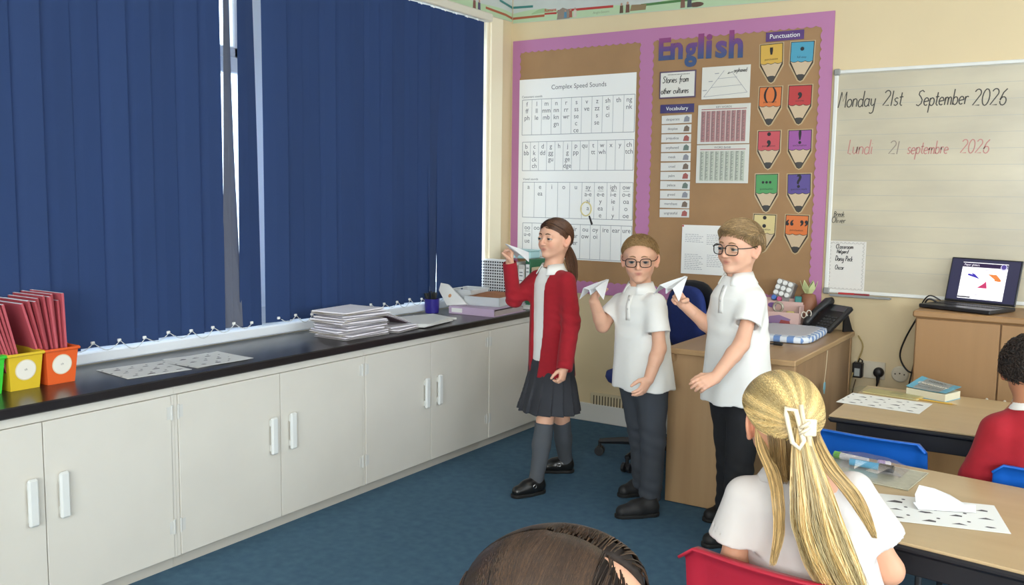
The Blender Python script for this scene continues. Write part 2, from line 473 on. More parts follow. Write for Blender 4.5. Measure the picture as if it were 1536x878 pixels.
# ---------------------------------------------------------------- vertical blinds
m_blind = M('navy_blind_fabric', '213b69', rough=0.8, var=0.06, vscale=5, stretch=(1, 1, 0.15), bump=0.08, bscale=700, trans=0.1)
m_blind_b = M('pale_blind_edge', '9a9a9c', rough=0.8, trans=0.3)
m_plastic_w = M('white_plastic', 'e9e9e6', rough=0.4)
m_chain = M('white_chain', 'cfd2d2', rough=0.35)
def blind(label, ys, specials=()):
    y0, y1 = min(ys), max(ys)
    t = thing('vertical_blind', label, 'blind', (0.03, (y0+y1)/2, 0.81))
    o3 = tuple(t.location)
    b = MB(); b.box2((0.0, y0-0.07, 2.447), (0.055, y1+(0.06 if y1 < -1 else 0.13), 2.496), 0.006); b.build('headrail', M('rail_cream', 'd9d2c0', rough=0.45), t, off=o3)
    ends = []
    for i, y in enumerate(ys):
        sp = dict(specials).get(i)
        zt, zb = 2.438, 0.797+0.004*math.sin(i*2.3)
        rz = R(-7+6*math.sin(i*1.9+1)); top = rz; w = 0.127; yb = y
        mt = m_blind; ex = 1
        if sp: rz, top, w, yb, mt, ex = sp
        nz = 9; P = np.zeros((nz, 3, 3)); sw = 0.004*math.sin(i*3.1)
        for k in range(nz):
            f = k/(nz-1); a = top*(1-f**ex)+rz*f**ex; yy = y*(1-f)+yb*f + sw*math.sin(f*PI)
            for j, s in enumerate((-1, 0, 1)):
                P[k, j] = (0.03+math.sin(a)*-w/2*s*1.0+0.002*(1-s*s), yy+math.cos(a)*w/2*s, zt+(zb-zt)*f)
        s_ = MB(); s_.grid(P, thick=0.0012); s_.build('louvre', mt, t, smooth=False, off=o3)
        if i == 0:
            b = MB(); b.box((0, 0, 0), (0.008, 0.012, 0.014), bev=0.002); h0 = b.build('hanger', m_plastic_w, t)
            b = MB(); b.box((0, 0, 0), (0.01, 0.014, 0.012), bev=0.002); c0 = b.build('chain_clip', m_plastic_w, t)
        else:
            h0 = h0.copy(); COL.objects.link(h0); c0 = c0.copy(); COL.objects.link(c0)
        h0.location = (0.03-o3[0], y-o3[1], 2.441-o3[2]); c0.location = (0.036-o3[0], yb-o3[1], zb+0.018-o3[2])
        ends.append((0.042, yb, zb+0.018))
    path = []
    for p, q in zip(ends[:-1], ends[1:]):
        n = 13; sag = 0.03+0.008*math.sin(p[1]*17)
        path += [(p[0]+0.004*math.sin(PI*k/(n-1)), p[1]+(q[1]-p[1])*k/(n-1), p[2]+(q[2]-p[2])*k/(n-1)-sag*math.sin(PI*k/(n-1))) for k in range(n-1)]
    cc = MB(); cc.tube(path, [0.0014 if k % 2 else 0.0024 for k in range(len(path))], 5); cc.build('bead_chain', m_chain, t, off=o3)
PITCH = 0.112
yl = [-2.392-PITCH*i for i in range(20)][::-1]
k = len(yl)
yl += [-2.2825, -2.183]
blind('navy vertical blind left of the bright gap, behind the book bins',
      yl, [(k, (R(-8), R(37), 0.1, -2.278, M('grey_blind_fabric', '6b7080', rough=0.8, trans=0.25), 2)), (k+1, (R(0), R(21), 0.127, -2.177, m_blind, 1))])
blind('navy vertical blind right of the bright gap, ending near the corner', [-2.016+0.1065*i for i in range(16)][::-1], [(4, (R(24), R(-6), 0.127, -0.842, m_blind, 1))])

# ---------------------------------------------------------------- cupboards under the window
m_black_top = M('black_laminate', '231f20', rough=0.28, var=0.15, vscale=40, coat=0.15)
m_seam = M('cupboard_shadow_gap', '6d6d68', rough=0.9)
CX = 0.445
b = MB(); b.box2((0.0, -6.2, 0.695), (0.468, -0.0, 0.73), 0.004)
o = b.build('worktop', m_black_top); tagp(o, 'long black laminate worktop over the white cupboards under the window', 'worktop')
units = [('white double cupboard at the left edge of the frame below the book bins', -3.862, -2.913, -3.392),
         ('white double cupboard below the two worksheet piles on the worktop', -2.885, -1.895, -2.391),
         ('white double cupboard below the tall stack of booklets', -1.873, -0.886, -1.386),
         ('white cupboard at the far end beside the girl in the red cardigan', -0.866, -0.02, -0.38)]
for (lab, y0, y1, ym), el, er in zip(units, (0.013, 0.0135, 0.0105, 0.0095), (0.0135, 0.0105, 0.0095, 0.012)):
    t = thing('cupboard', lab, 'cupboard', (CX, (y0+y1)/2, 0)); of = tuple(t.location)
    b = MB(); b.box2((0.02, y0-el, 0.055), (CX-0.012, y1+er, 0.695)); b.box2((CX-0.013, y0-el, 0.662), (CX-0.001, y1+er, 0.695), 0.001)
    b.box2((CX-0.013, y0-el, 0.05), (CX-0.001, y0-0.001, 0.66)); b.box2((CX-0.013, y1+0.001, 0.05), (CX-0.001, y1+er, 0.66))
    b.build('carcass', m_white, t, off=of)
    b = MB(); b.box2((0.1, y0-el, 0), (CX-0.03, y1+er, 0.055)); b.build('plinth', M('grey_plinth', 'b9b5ab', rough=0.6), t, off=of)
    for (a, c, s) in ((y0, ym, 1), (ym, y1, -1)):
        b = MB(); b.box2((CX-0.014, a+0.0015, 0.052), (CX+0.003, c-0.0015, 0.66), 0.0015)
        d = b.build('door', m_white, t, off=of)
        yh = (c-0.048) if s > 0 else (a+0.056)
        b = MB(); b.box2((CX+0.0105, yh-0.017, 0.332), (CX+0.027, yh+0.017, 0.487), 0.006)
        b.box2((CX, yh-0.011, 0.345), (CX+0.0115, yh+0.011, 0.37)); b.box2((CX, yh-0.011, 0.45), (CX+0.0115, yh+0.011, 0.475))
        b.build('handle', M('white_handle', 'dcdedb', rough=0.3), d)
        d.children[0].location = (0, 0, 0)
        hv = d.children[0]; hv.data.transform(Matrix.Translation((-of[0], -of[1], -of[2])))
        yy = a+0.004 if s > 0 else c-0.004
        for z in (0.14, 0.57):
            b = MB(); b.cyl((CX+0.004, yy-0.004*s, z), (CX+0.004, yy-0.004*s, z+0.055), 0.0045, n=8)
            b.box2((CX+0.002, yy-0.004*s, z+0.004), (CX+0.0045, yy+0.016*s, z+0.05))
            b.build('hinge', M('hinge_paint', 'cfcfca', rough=0.35), d, off=of)

# ================================================================ THE NOTICEBOARD ON THE BACK WALL
m_hess = M('brown_backing_paper', 'a27e58', rough=0.75, var=0.08, vscale=6, bump=0.12, bscale=260)
m_purple = M('purple_border_card', 'b678a2', rough=0.6)
m_paper = M('white_paper', 'eeeeea', rough=0.75)
m_lam = M('laminated_paper', 'dedcd3', rough=0.25, coat=0.5)
m_ink = M('black_ink', '26262a', rough=0.6)
m_greyink = M('grey_ink', '55565c', rough=0.6)
m_line = M('fine_grey_line', '8d9096', rough=0.7)
t = thing('noticeboard', 'large brown noticeboard with a scalloped purple border on the back wall', 'noticeboard', (1.0, -0.004, 1.56))
of = tuple(t.location)
BX0, BX1, BZ0, BZ1 = 0.02, 2.005, 0.805, 2.372
b = MB(); b.box2((BX0, -0.0082, BZ0), (BX1, -0.0008, BZ1), 0.002); b.build('backing', m_hess, t, off=of)
def scallop(x0, z0, x1, z1, w, side, dy=0.0):
    """border strip: straight edge on the outside, scallops on the inner side(s)"""
    L = math.hypot(x1-x0, z1-z0); n = max(3, round(L/0.047)); U = ((x1-x0)/L, 0, (z1-z0)/L)
    def wave(s):
        pts = []
        for i in range(n):
            for k in range(6):
                f = (i+k/6)/n; pts.append((f*L, s*(w/2+0.009*math.sin(PI*(k/6))-0.006)))
        pts.append((L, s*(w/2-0.006)))
        return pts
    lo = wave(-1) if side in (-1, 0) else [(0, -w/2), (L, -w/2)]
    hi = wave(1) if side in (1, 0) else [(0, w/2), (L, w/2)]
    V = (-U[2], 0, U[0])
    b = MB(); b.prism(lo+hi[::-1], (x0, -0.0085-dy, z0), U, V, 0.0025); return b
scallop(BX0, BZ1-0.035, BX1, BZ1-0.035, 0.075, -1).build('border_strip', m_purple, t, off=of)
scallop(BX0, BZ0+0.035, BX1, BZ0+0.035, 0.075, 1).build('border_strip', m_purple, t, off=of)
scallop(BX0+0.028, BZ0, BX0+0.028, BZ1, 0.058, -1, 0.0006).build('border_strip', m_purple, t, off=of)
scallop(BX1-0.032, BZ0, BX1-0.032, BZ1, 0.066, 1, 0.0006).build('border_strip', m_purple, t, off=of)
scallop(0.949, BZ0, 0.949, BZ1-0.04, 0.085, 0, 0.0003).build('border_strip', m_purple, t, off=of)

def sheet(name, label, cat, x0, z0, x1, z1, mat, y=-0.0125, thick=0.0012, group=None, rot=0.0, bow=0.0, fix=None):
    """a sheet pinned flat on the back wall; returns the thing, drawn on at y-thick"""
    cx, cz = (x0+x1)/2, (z0+z1)/2
    t = thing(name, label, cat, (cx, y, cz), 0, group)
    t.rotation_euler = (0, R(rot), 0)
    hx, hz = abs(x1-x0)/2, abs(z1-z0)/2
    b = MB(); b.box2((-hx, -thick, -hz), (hx, 0, hz), 0.0004); b.build('sheet', mat, t)
    return t, hx, hz
Y0 = -0.0016
def hl(b, x0, x1, z, w=0.0016): b.box2((x0, Y0-0.0003, z-w/2), (x1, Y0+0.0006, z+w/2))
def vl(b, x, z0, z1, w=0.0016): b.box2((x-w/2, Y0-0.0003, z0), (x+w/2, Y0+0.0006, z1))

# the sounds chart
x0, x1, z0, z1 = 0.074, 0.888, 1.008, 2.13
t, hx, hz = sheet('sounds_chart', 'big white chart of letter sounds in four boxed tables, left half of the noticeboard', 'chart', x0, z0, x1, z1, m_paper)
cx, cz = (x0+x1)/2, (z0+z1)/2
rows = [((0.098, 0.882, 1.784, 2.004), ["f ff ph", "l ll le", "m mm mb", "n nn kn gn", "r rr wr", "s ss se c ce", "v ve", "z zz s se", "sh ti ci", "th", "ng nk"]),
        ((0.103, 0.882, 1.56, 1.74), ["b bb", "c k ck ch", "d dd", "g gg gu", "h", "j g ge dge", "p pp", "qu", "t tt", "w wh", "x", "y", "ch tch"]),
        ((0.11, 0.885, 1.264, 1.487), ["a", "e ea", "i", "o", "u", "ay a-e ai a", "ee e-e y ea e", "igh i-e ie i y", "ow o-e oa o oe"]),
        ((0.113, 0.885, 1.016, 1.228), ["oo u-e ue", "oo", "ar", "or", "air", "ir ur er", "ou ow", "oy oi", "ire", "ear", "ure"])]
lb = MB(); 
for (a0, a1, c0, c1), cols in rows:
    a0 -= cx; a1 -= cx; c0 -= cz; c1 -= cz; n = len(cols)
    hl(lb, a0, a1, c0, 0.003); hl(lb, a0, a1, c1, 0.003)
    for i in range(n+1): vl(lb, a0+(a1-a0)*i/n, c0, c1, 0.003 if i in (0, n) else 0.0018)
    for i, c in enumerate(cols):
        tb = MB(); w = (a1-a0)/n; x = a0+w*(i+0.5); step = 0.0425 if c1-c0 > 0.2 else 0.0405
        for j, s in enumerate(c.split()):
            z = c1-0.042-step*j
            put_text(tb, s, (x, Y0, z), BU, BV, 0.041, width=None)
            if '-' in s: ob = MB(); hl(ob, x-0.02, x+0.02, z+0.032, 0.002); ob.build('overline', m_greyink, t)
        tb.build('letters', m_greyink, t)
lb.build('table_lines', m_line, t)
tb = MB(); put_text(tb, 'Complex Speed Sounds', (0.02, Y0, 2.06-cz), BU, BV, 0.04)
put_text(tb, 'Consonant sounds', (0.095-cx, Y0, 2.016-cz), BU, BV, 0.02, 'l'); put_text(tb, 'Vowel sounds', (0.11-cx, Y0, 1.5-cz), BU, BV, 0.02, 'l')
tb.build('heading', m_greyink, t)
# magnifying-glass cut-out
t = thing('paper_magnifier', 'small paper magnifying glass with a yellow ring stuck on the sounds chart', 'cutout', (0.572, -0.0145, 1.325))
b = MB(); b.tube([(0.036*math.cos(a), 0, 0.042*math.sin(a)) for a in np.linspace(0, 2*PI, 25)[:-1]], 0.0042, 6, closed=True)
b.build('ring', M('pale_yellow_card', 'd6c88a', rough=0.5), t)
b = MB(); b.prism([(0.018, -0.044), (0.028, -0.04), (0.05, -0.092), (0.038, -0.098)], (0, 0.001, 0), BU, BV, 0.002)
b.build('handle', M('black_card', '2b2523', rough=0.6), t)

# cut-out letters of the heading
mle = bpy.data.materials.new('galaxy_letter_card'); mle.use_nodes = True
nt = mle.node_tree; bs = nt.nodes['Principled BSDF']; bs.inputs['Roughness'].default_value = 0.3; bs.inputs['Coat Weight'].default_value = 0.4
tc = nt.nodes.new('ShaderNodeTexCoord'); sp = nt.nodes.new('ShaderNodeSeparateXYZ'); rp = nt.nodes.new('ShaderNodeValToRGB')
ad = nt.nodes.new('ShaderNodeMapRange'); ad.inputs[1].default_value = -0.10; ad.inputs[2].default_value = 0.10
nt.links.new(tc.outputs['Object'], sp.inputs[0]); nt.links.new(sp.outputs[2], ad.inputs[0]); nt.links.new(ad.outputs[0], rp.inputs[0]); nt.links.new(rp.outputs[0], bs.inputs['Base Color'])
rp.color_ramp.elements[0].position = 0.2; rp.color_ramp.elements[0].color = (*lin('35517f'), 1)
rp.color_ramp.elements[1].position = 0.8; rp.color_ramp.elements[1].color = (*lin('8d3f78'), 1)
e = rp.color_ramp.elements.new(0.5); e.color = (*lin('5b4585'), 1)
spec = [('E', 1.024, 1.099, 2.186, 2.312), ('n', 1.097, 1.172, 2.186, 2.28), ('g', 1.184, 1.257, 2.138, 2.272), ('l', 1.263, 1.297, 2.18, 2.318),
        ('i', 1.31, 1.345, 2.178, 2.312), ('s', 1.366, 1.432, 2.176, 2.27), ('h', 1.443, 1.523, 2.17, 2.322)]
for ch, a, c, z0, z1 in spec:
    V, F = text_geo(ch, 0.035)
    P = V.copy(); mn = V.min(0); mx = V.max(0)
    xs = a+(V[:, 0]-mn[0])/(mx[0]-mn[0])*(c-a); zs = z0+(V[:, 1]-mn[1])/(mx[1]-mn[1])*(z1-z0)
    b = MB(); k = len(V)
    Fr = np.stack([xs, np.full(k, -0.013), zs], 1); Bk = Fr.copy(); Bk[:, 1] = -0.0095
    ed = {}
    for f in F:
        for i in range(len(f)): ed[(f[i], f[(i+1) % len(f)])] = 1
    FF = list(F)+[tuple(i+k for i in f[::-1]) for f in F]+[(q, p, p+k, q+k) for (p, q) in ed if (q, p) not in ed]
    b.add(np.vstack([Fr, Bk]), FF)
    loc = ((a+c)/2, -0.011, 2.245)
    o = b.build('letter_cutout', mle, None, off=loc); o.location = loc
    tagp(o, 'purple to blue cut-out letter %s of the heading at the top of the noticeboard' % (('capital ' if ch == 'E' else 'small ')+ch), 'letter', 'heading letters')

# small sheets
t, hx, hz = sheet('title_card', 'dark-edged white card with two handwritten lines under the big letters', 'card', 1.035, 1.968, 1.258, 2.122, M('plum_card', '5d4a63', rough=0.4))
b = MB(); b.box2((-hx+0.008, -0.0024, -hz+0.008), (hx-0.008, -0.001, hz-0.008)); b.build('inner_card', m_lam, t)
b = MB(); put_pen(b, 'Stories from', (-0.092, -0.0028, 0.012), BU, BV, 0.036, 0.0042, width=0.16); put_pen(b, 'other cultures', (-0.1, -0.0028, -0.05), BU, BV, 0.034, 0.0042, width=0.17)
for k in range(26): b.box2((-0.06+k*0.0052, -0.0028, 0.054), (-0.0575+k*0.0052, -0.0022, 0.059))
b.build('handwriting', m_ink, t)
t, hx, hz = sheet('pyramid_sheet', 'white sheet with a drawn triangle divided by lines and a handwritten note', 'sheet', 1.293, 1.953, 1.571, 2.13, m_lam)
b = MB()
def seg(b, p, q, w=0.0022):
    p = np.array(p); q = np.array(q); d = q-p; L = np.linalg.norm(d); U = np.array([d[0]/L, 0, d[1]/L])
    b.prism([(0, -w/2), (L, -w/2), (L, w/2), (0, w/2)], (p[0], Y0+0.0004, p[1]), U, (-U[2], 0, U[0]), 0.0005)
seg(b, (-0.125, -0.075), (-0.01, 0.065)); seg(b, (0.125, -0.06), (0.035, 0.055)); seg(b, (-0.125, -0.075), (0.125, -0.06)); seg(b, (-0.085, -0.025), (0.09, -0.018)); seg(b, (-0.045, 0.022), (0.065, 0.026))
for (xx, zz) in ((-0.05, 0.05), (-0.085, 0.008), (-0.118, -0.04)): seg(b, (xx-0.014, zz), (xx+0.01, zz+0.001), 0.004)
b.build('drawn_lines', m_line, t)
b = MB(); put_pen(b, 'orphaned', (0.045, Y0-0.0004, 0.052), BU, BV, 0.022, 0.003, width=0.075); seg(b, (0.01, 0.045), (0.04, 0.056), 0.003); seg(b, (0.01, 0.045), (0.02, 0.056), 0.003)
b.build('handwriting', m_ink, t)
t, hx, hz = sheet('header_strip', 'glossy dark purple header strip above the column of word cards', 'label', 1.045, 1.885, 1.252, 1.934, M('indigo_print', '3a2f63', rough=0.2, coat=0.6))
b = MB(); put_text(b, 'Vocabulary', (0, Y0, -0.009), BU, BV, 0.03); b.build('lettering', m_paper, t)
words = ['desperate', 'despise', 'prejudice', 'orphaned', 'meek', 'cruel', 'palm', 'palace', 'greed', 'merchant', 'ungrateful']
m_pic = [M('card_picture_%d' % i, c, rough=0.4) for i, c in enumerate(('8d8f96', '7a6a5c', 'a35d58', '6d7d74'))]
m_lam2 = M('laminated_card', 'd9d8d2', rough=0.3, coat=0.4)
for i in range(11):
    f = i/10; z1 = 1.872+(1.334-1.872)*f
    lab = 'small white word card with grey lettering and a tiny picture, number %d of eleven from the top' % (i+1)
    lab = ['topmost', 'second', 'third', 'fourth', 'fifth', 'sixth', 'seventh', 'eighth', 'ninth', 'tenth', 'lowest'][i]+' white word card from the top in the narrow column under the purple strip'
    t, hx, hz = sheet('word_card', lab, 'card', 1.056+0.004*f, z1-0.047, 1.239+0.004*f, z1, m_lam2, group='word cards in a column', rot=((i*37) % 5-2)*0.4)
    b = MB(); put_text(b, words[i], (-0.022, Y0, -0.006), BU, BV, 0.021); b.build('lettering', m_greyink, t)
    b = MB(); b.prism([(0.044, -0.016), (0.078, -0.016), (0.08, 0.006), (0.064, 0.018), (0.05, 0.01)], (0, Y0+0.0004, 0), BU, BV, 0.0006); b.build('picture', m_pic[i % 4], t)
for k, (x0, z0, x1, z1, lab, c) in enumerate([(1.277, 1.704, 1.579, 1.922, 'glossy word mat with pink and grey columns, upper of two', 'ad7f7c'), (1.277, 1.485, 1.581, 1.699, 'glossy word mat with pale grey columns, lower of two', '9aa196')]):
    t, hx, hz = sheet('word_mat', lab, 'sheet', x0, z0, x1, z1, M('glossy_sheet', 'd6d5cb', rough=0.14, coat=0.9), group='word mats')
    cb = [MB(), MB(), MB()]
    for i in range(9):
        xx = -hx+0.02+i*(2*hx-0.04)/9
        cb[(i*2+k) % 2].box2((xx, Y0-0.0001, -hz+0.012), (xx+0.026, Y0+0.0006, hz-0.035))
        for j in range(22):
            zz = hz-0.042-j*0.0072
            cb[2].box2((xx+0.003, Y0-0.0005, zz), (xx+0.010+0.011*((i*7+j*3) % 5)/5, Y0, zz+0.0028))
    cb[0].build('column_tint', M('column_tint_%d' % k, c, rough=0.25, coat=0.6), t); cb[1].build('column_tint', M('column_tint_pale%d' % k, ('c2b6ab', 'b9bfae')[k], rough=0.25, coat=0.6), t)
    cb[2].build('printed_words', m_greyink, t)
    b = MB(); hl(b, -hx+0.02, hx-0.02, hz-0.026, 0.004); b.build('rule', M('red_print', '9c4a46', rough=0.5), t)
    b = MB(); put_text(b, ('KEY WORDS', 'WORD BANK')[k], (0, Y0, hz-0.02), BU, BV, 0.016); b.build('heading', m_greyink, t)
t, hx, hz = sheet('handwritten_sheet', 'white sheet of small faint handwriting pinned beside the boy on the right', 'sheet', 1.204, 0.965, 1.49, 1.246, m_paper)
b = MB()
for (cx_, cz_, n) in ((-0.07, 0.085, 5), (0.06, 0.085, 6), (-0.07, -0.03, 9), (0.065, -0.03, 7)):
    for j in range(n):
        x = cx_-0.052
        while x < cx_+0.05-0.02*((j*7) % 3 == 0):
            w = 0.006+0.012*rng.random(); b.box2((x, Y0-0.0002, cz_-j*0.0105), (x+w, Y0+0.0006, cz_-j*0.0105+0.0028)); x += w+0.004
b.build('handwriting', M('faint_pencil', 'a3a3a8', rough=0.8), t)['kind'] = 'stuff'
b = MB(); b.lathe([(0.004, 0), (0.0055, 0.002), (0.003, 0.005)], (-hx+0.006, -0.001, hz-0.006), 8, rot=rotx(R(90))); b.build('drawing_pin', M('red_plastic', 'b5332f', rough=0.4), t)

# punctuation display
t, hx, hz = sheet('header_strip', 'purple header strip at the top right above the pencil cut-outs', 'label', 1.648, 2.243, 1.852, 2.292, M('purple_print', '5a3c78', rough=0.25, coat=0.5))
b = MB(); put_text(b, 'Punctuation', (0, Y0, -0.01), BU, BV, 0.034); b.build('lettering', m_paper, t)
m_outl = M('dark_outline_card', '33291f', rough=0.35, coat=0.4); m_woodp = M('wood_print', 'cbb597', rough=0.3, coat=0.5); m_lead = M('lead_print', '3c3b3c', rough=0.3, coat=0.4)
m_lamedge = M('clear_laminate', 'c4ad88', rough=0.1, coat=1.0)
pens = [("'", 'd2a94a', 'yellow', 'a raised comma'), ('.', '4a9cb8', 'sky blue', 'a dot'), ('( )', 'd5743b', 'orange', 'brackets'), (',', 'b8383d', 'red', 'a comma'), (';', 'c4505a', 'pinkish red', 'a semicolon'),
        ('!', '9a549c', 'purple', 'an exclamation mark'), ('...', '4f9a5c', 'green', 'three dots'), ('?', '57488f', 'indigo', 'a question mark'), (':', 'd8c68c', 'glare-washed', 'a colon'), ('\u201c \u201d', 'd9763d', 'bright orange', 'speech marks')]  # the colon pencil has the glare on it painted in as its colour
tops = [2.231, 2.004, 1.769, 1.536, 1.316]; xsL = [1.683, 1.684, 1.688, 1.686, 1.681]; xsR = [1.844, 1.844, 1.855, 1.862, 1.858]
for i, (mk, c, cn, what) in enumerate(pens):
    r_, right = i//2, i % 2
    x = (xsR if right else xsL)[r_]; zt = tops[r_]
    t = thing('pencil_cutout', '%s pencil-shaped cut-out showing %s, %s of the punctuation display' % (cn, what, ['first row', 'second row', 'third row', 'fourth row', 'bottom row'][r_]), 'cutout', (x, -0.0095, zt-0.1), 0, 'punctuation pencils')
    t.rotation_euler = (0, R(((i*13) % 7-3)*0.5), 0)
    w, h, sh = 0.062, 0.1, -0.012
    b = MB(); b.prism([(-w-.005, .104), (-w-.005, sh-.006), (-0.018, -.103), (.0, -.113), (.018, -.103), (w+.005, sh-.006), (w+.005, .104)], (0, -0.0004, 0), BU, BV, 0.0008); b.build('laminate', m_lamedge, t)
    b = MB(); b.prism([(-w, .1), (-w, sh), (-0.012, -.1), (0, -.106), (.012, -.1), (w, sh), (w, .1)], (0, -0.001, 0), BU, BV, 0.0012); b.build('outline', m_outl, t)
    pc = [(-w+.004, .096)]+[(-w+.004, sh+0.012)]+[(-w+.004+(2*w-.008)*(k/18), sh+0.012-0.006*abs(math.sin(PI*k/6))) for k in range(1, 18)]+[(w-.004, sh+0.012), (w-.004, .096)]
    b = MB(); b.prism(pc, (0, -0.0022, 0), BU, BV, 0.0006); b.build('colour_panel', M('pencil_'+cn.replace(' ', '_'), c, rough=0.35, coat=0.35), t)
    wc = [(-w+.005, sh+0.009)]+[(-w+.005+(2*w-.01)*(k/18), sh+0.009-0.006*abs(math.sin(PI*k/6))) for k in range(1, 18)]+[(w-.005, sh+0.009), (.021, -0.073), (-.021, -0.073)]
    b = MB(); b.prism(wc, (0, -0.0022, 0), BU, BV, 0.0005); b.build('wood_tip', m_woodp, t)
    b = MB(); b.prism([(-.02, -.074), (-.009, -.098), (0, -.102), (.009, -.098), (.02, -.074), (.01, -.07), (-.01, -.07)], (0, -0.0022, 0), BU, BV, 0.0006); b.build('lead', m_lead, t)
    b = MB(); sz = {'( )': .085, '!': .1, '?': .1, '...': .09, '\u201c \u201d': .11}.get(mk, .13)
    zz = {"'": -.015, '.': .055, ',': .045, '( )': .035, ';': .03, '!': .028, '...': .05, '?': .028, ':': .03}.get(mk, -.005)
    put_text(b, mk, (0, -0.0031, zz), BU, BV, sz, bold=0.02); put_text(b, {'.': 'full stop', ',': 'comma', '!': 'exclamation', '?': 'question mark'}.get(mk, 'punctuation'), (0, -0.0031, 0.014), BU, BV, 0.015)
    b.build('punctuation_mark', m_ink, t)

# ---------------------------------------------------------------- whiteboard
m_wb = M('whiteboard_surface', 'cbc2a9', rough=0.3, var=0.12, vscale=3.5, stretch=(0.5, 1, 1.6), coat=0.1, col2='b3ab97')
m_alu = M('grey_metal_trim', 'c9cbc8', rough=0.35)
t = thing('whiteboard', 'wide ruled whiteboard with the date written in black and red', 'whiteboard', (3.2, 0, 1.49)); of = tuple(t.location)
WX0, WX1, WZ0, WZ1 = 2.02, 4.45, 0.91, 2.068
b = MB(); b.box2((WX0+0.012, -0.012, WZ0+0.01), (WX1-0.012, 0, WZ1-0.01)); b.build('board_panel', m_wb, t, off=of)
for lo, hi in (((WX0, -0.02, WZ1-0.018), (WX1, 0, WZ1)), ((WX0, -0.02, WZ0), (WX1, 0, WZ0+0.018)), ((WX0, -0.02, WZ0), (WX0+0.02, 0, WZ1)), ((WX1-0.02, -0.02, WZ0), (WX1, 0, WZ1))):
    b = MB(); b.box2(lo, hi, 0.003); b.build('frame_rail', M('white_frame_rail', 'dedfda', rough=0.35), t, off=of)
for x, z in ((WX0, WZ1), (WX0, WZ0)):
    b = MB(); b.box((x+0.012, -0.012, z+(-0.01 if z > 1.5 else 0.01)), (0.034, 0.028, 0.034), bev=0.006); b.build('corner_cap', M('grey_corner_plastic', '8f8f8c', rough=0.5), t, off=of)
b = MB()
for i in range(14):
    z = 2.045-0.0775*i
    if z > WZ0+0.02: b.box2((WX0+0.03, -0.0124, z-0.0009), (WX1-0.03, -0.0119, z+0.0009))
b.build('ruled_lines', M('ruled_line', 'a5a59f', rough=0.5), t, off=of)
yb = -0.0127
def word(txt, x, z, h_, w_, width, mat):
    b = MB(); put_pen(b, txt, (x, yb, z), BU, BV, h_, w_, width=width); b.build('handwritten_word', mat, t, off=of)
m_mkb = M('black_marker', '3a3835', rough=0.5); m_mkr = M('red_marker', 'b97c77', rough=0.5)
for a_ in (('Monday', 2.043, 1.878, 0.08, 0.0055, 0.185), ('21st', 2.262, 1.876, 0.076, 0.0055, 0.095), ('September', 2.42, 1.87, 0.075, 0.0055, 0.235), ('2026', 2.672, 1.86, 0.078, 0.0055, 0.15),
           ('Break', 2.05, 1.316, 0.024, 0.0032, 0.055), ('Oliver', 2.04, 1.28, 0.03, 0.0034, 0.072)): word(*a_, m_mkb)
for a_ in (('Lundi', 2.102, 1.637, 0.074, 0.005, 0.125), ('septembre', 2.39, 1.634, 0.064, 0.005, 0.19), ('2026', 2.632, 1.634, 0.066, 0.005, 0.13)): word(*a_, m_mkr)
word('21', 2.303, 1.635, 0.066, 0.005, 0.05, M('faint_marker', '8d8178', rough=0.5))
b = MB(); b.box2((2.045, yb-0.0004, 1.311), (2.105, yb, 1.313)); b.build('underline', m_mkb, t, off=of)
# helpers list
t, hx, hz = sheet('helpers_list', 'white list with a chevron border and handwritten names at the bottom corner of the whiteboard', 'sheet', 2.03, 0.925, 2.222, 1.186, M('list_paper', 'd8d5ce', rough=0.5), y=-0.0135)
b = MB()
put_pen(b, 'CLassroom', (-0.056, Y0-.0004, 0.091), BU, BV, 0.022, 0.0036, width=0.088); put_pen(b, 'HeLpers!', (-0.05, Y0-.0004, 0.066), BU, BV, 0.02, 0.0036, width=0.06)
put_pen(b, 'Daisy Peck', (-0.056, Y0-.0004, 0.026), BU, BV, 0.026, 0.0036, width=0.088); put_pen(b, 'Oscar', (-0.056, Y0-.0004, -0.02), BU, BV, 0.024, 0.0032, width=0.046)
b.build('handwriting', m_ink, t)
b = MB()
for i in range(13):
    z = hz-0.012-i*(2*hz-0.024)/12
    for sx, d in ((-hx+0.012, -1), (hx-0.012, 1)):
        b.tube([(sx+d*0.004, Y0, z+0.008), (sx-d*0.005, Y0, z), (sx+d*0.004, Y0, z-0.008)], 0.0013, 4)
for i in range(8):
    x = -hx+0.026+i*(2*hx-0.052)/7
    for sz, d in ((-hz+0.01, 1), (hz-0.01, 1)):
        b.tube([(x-0.008, Y0, sz-0.004), (x, Y0, sz+0.004), (x+0.008, Y0, sz-0.004)], 0.0013, 4)
b.build('chevron_border', M('grey_print', 'a8a5a0', rough=0.6), t)
t = thing('pen_tray', 'slim grey pen tray clipped under the whiteboard', 'tray', (2.21, -0.03, 0.903))
b = MB(); b.box2((-0.15, -0.028, -0.007), (0.15, 0.012, 0.0), 0.003); b.box2((-0.15, -0.03, -0.007), (0.15, -0.025, 0.006), 0.002)
b.build('tray', M('grey_tray', '8a8c8b', rough=0.5), t)
for (x, lab, c) in ((2.13, 'red whiteboard pen lying at the left of the grey tray', 'b02a2c'), (2.205, 'dark red whiteboard pen at the middle of the grey tray', '8a3238')):
    t = thing('whiteboard_pen', lab, 'pen', (x, -0.04, 0.9105), 0, 'pens in the tray')
    b = MB(); b.cyl((-0.03, 0, 0), (0.022, 0, 0), 0.007, n=10); b.build('barrel', M('pen_'+c, c, rough=0.4), t)
    b = MB(); b.cyl((0.022, 0, 0), (0.05, 0, 0), 0.0078, n=10); b.build('cap', M('pen_cap_'+c, c, rough=0.3), t)

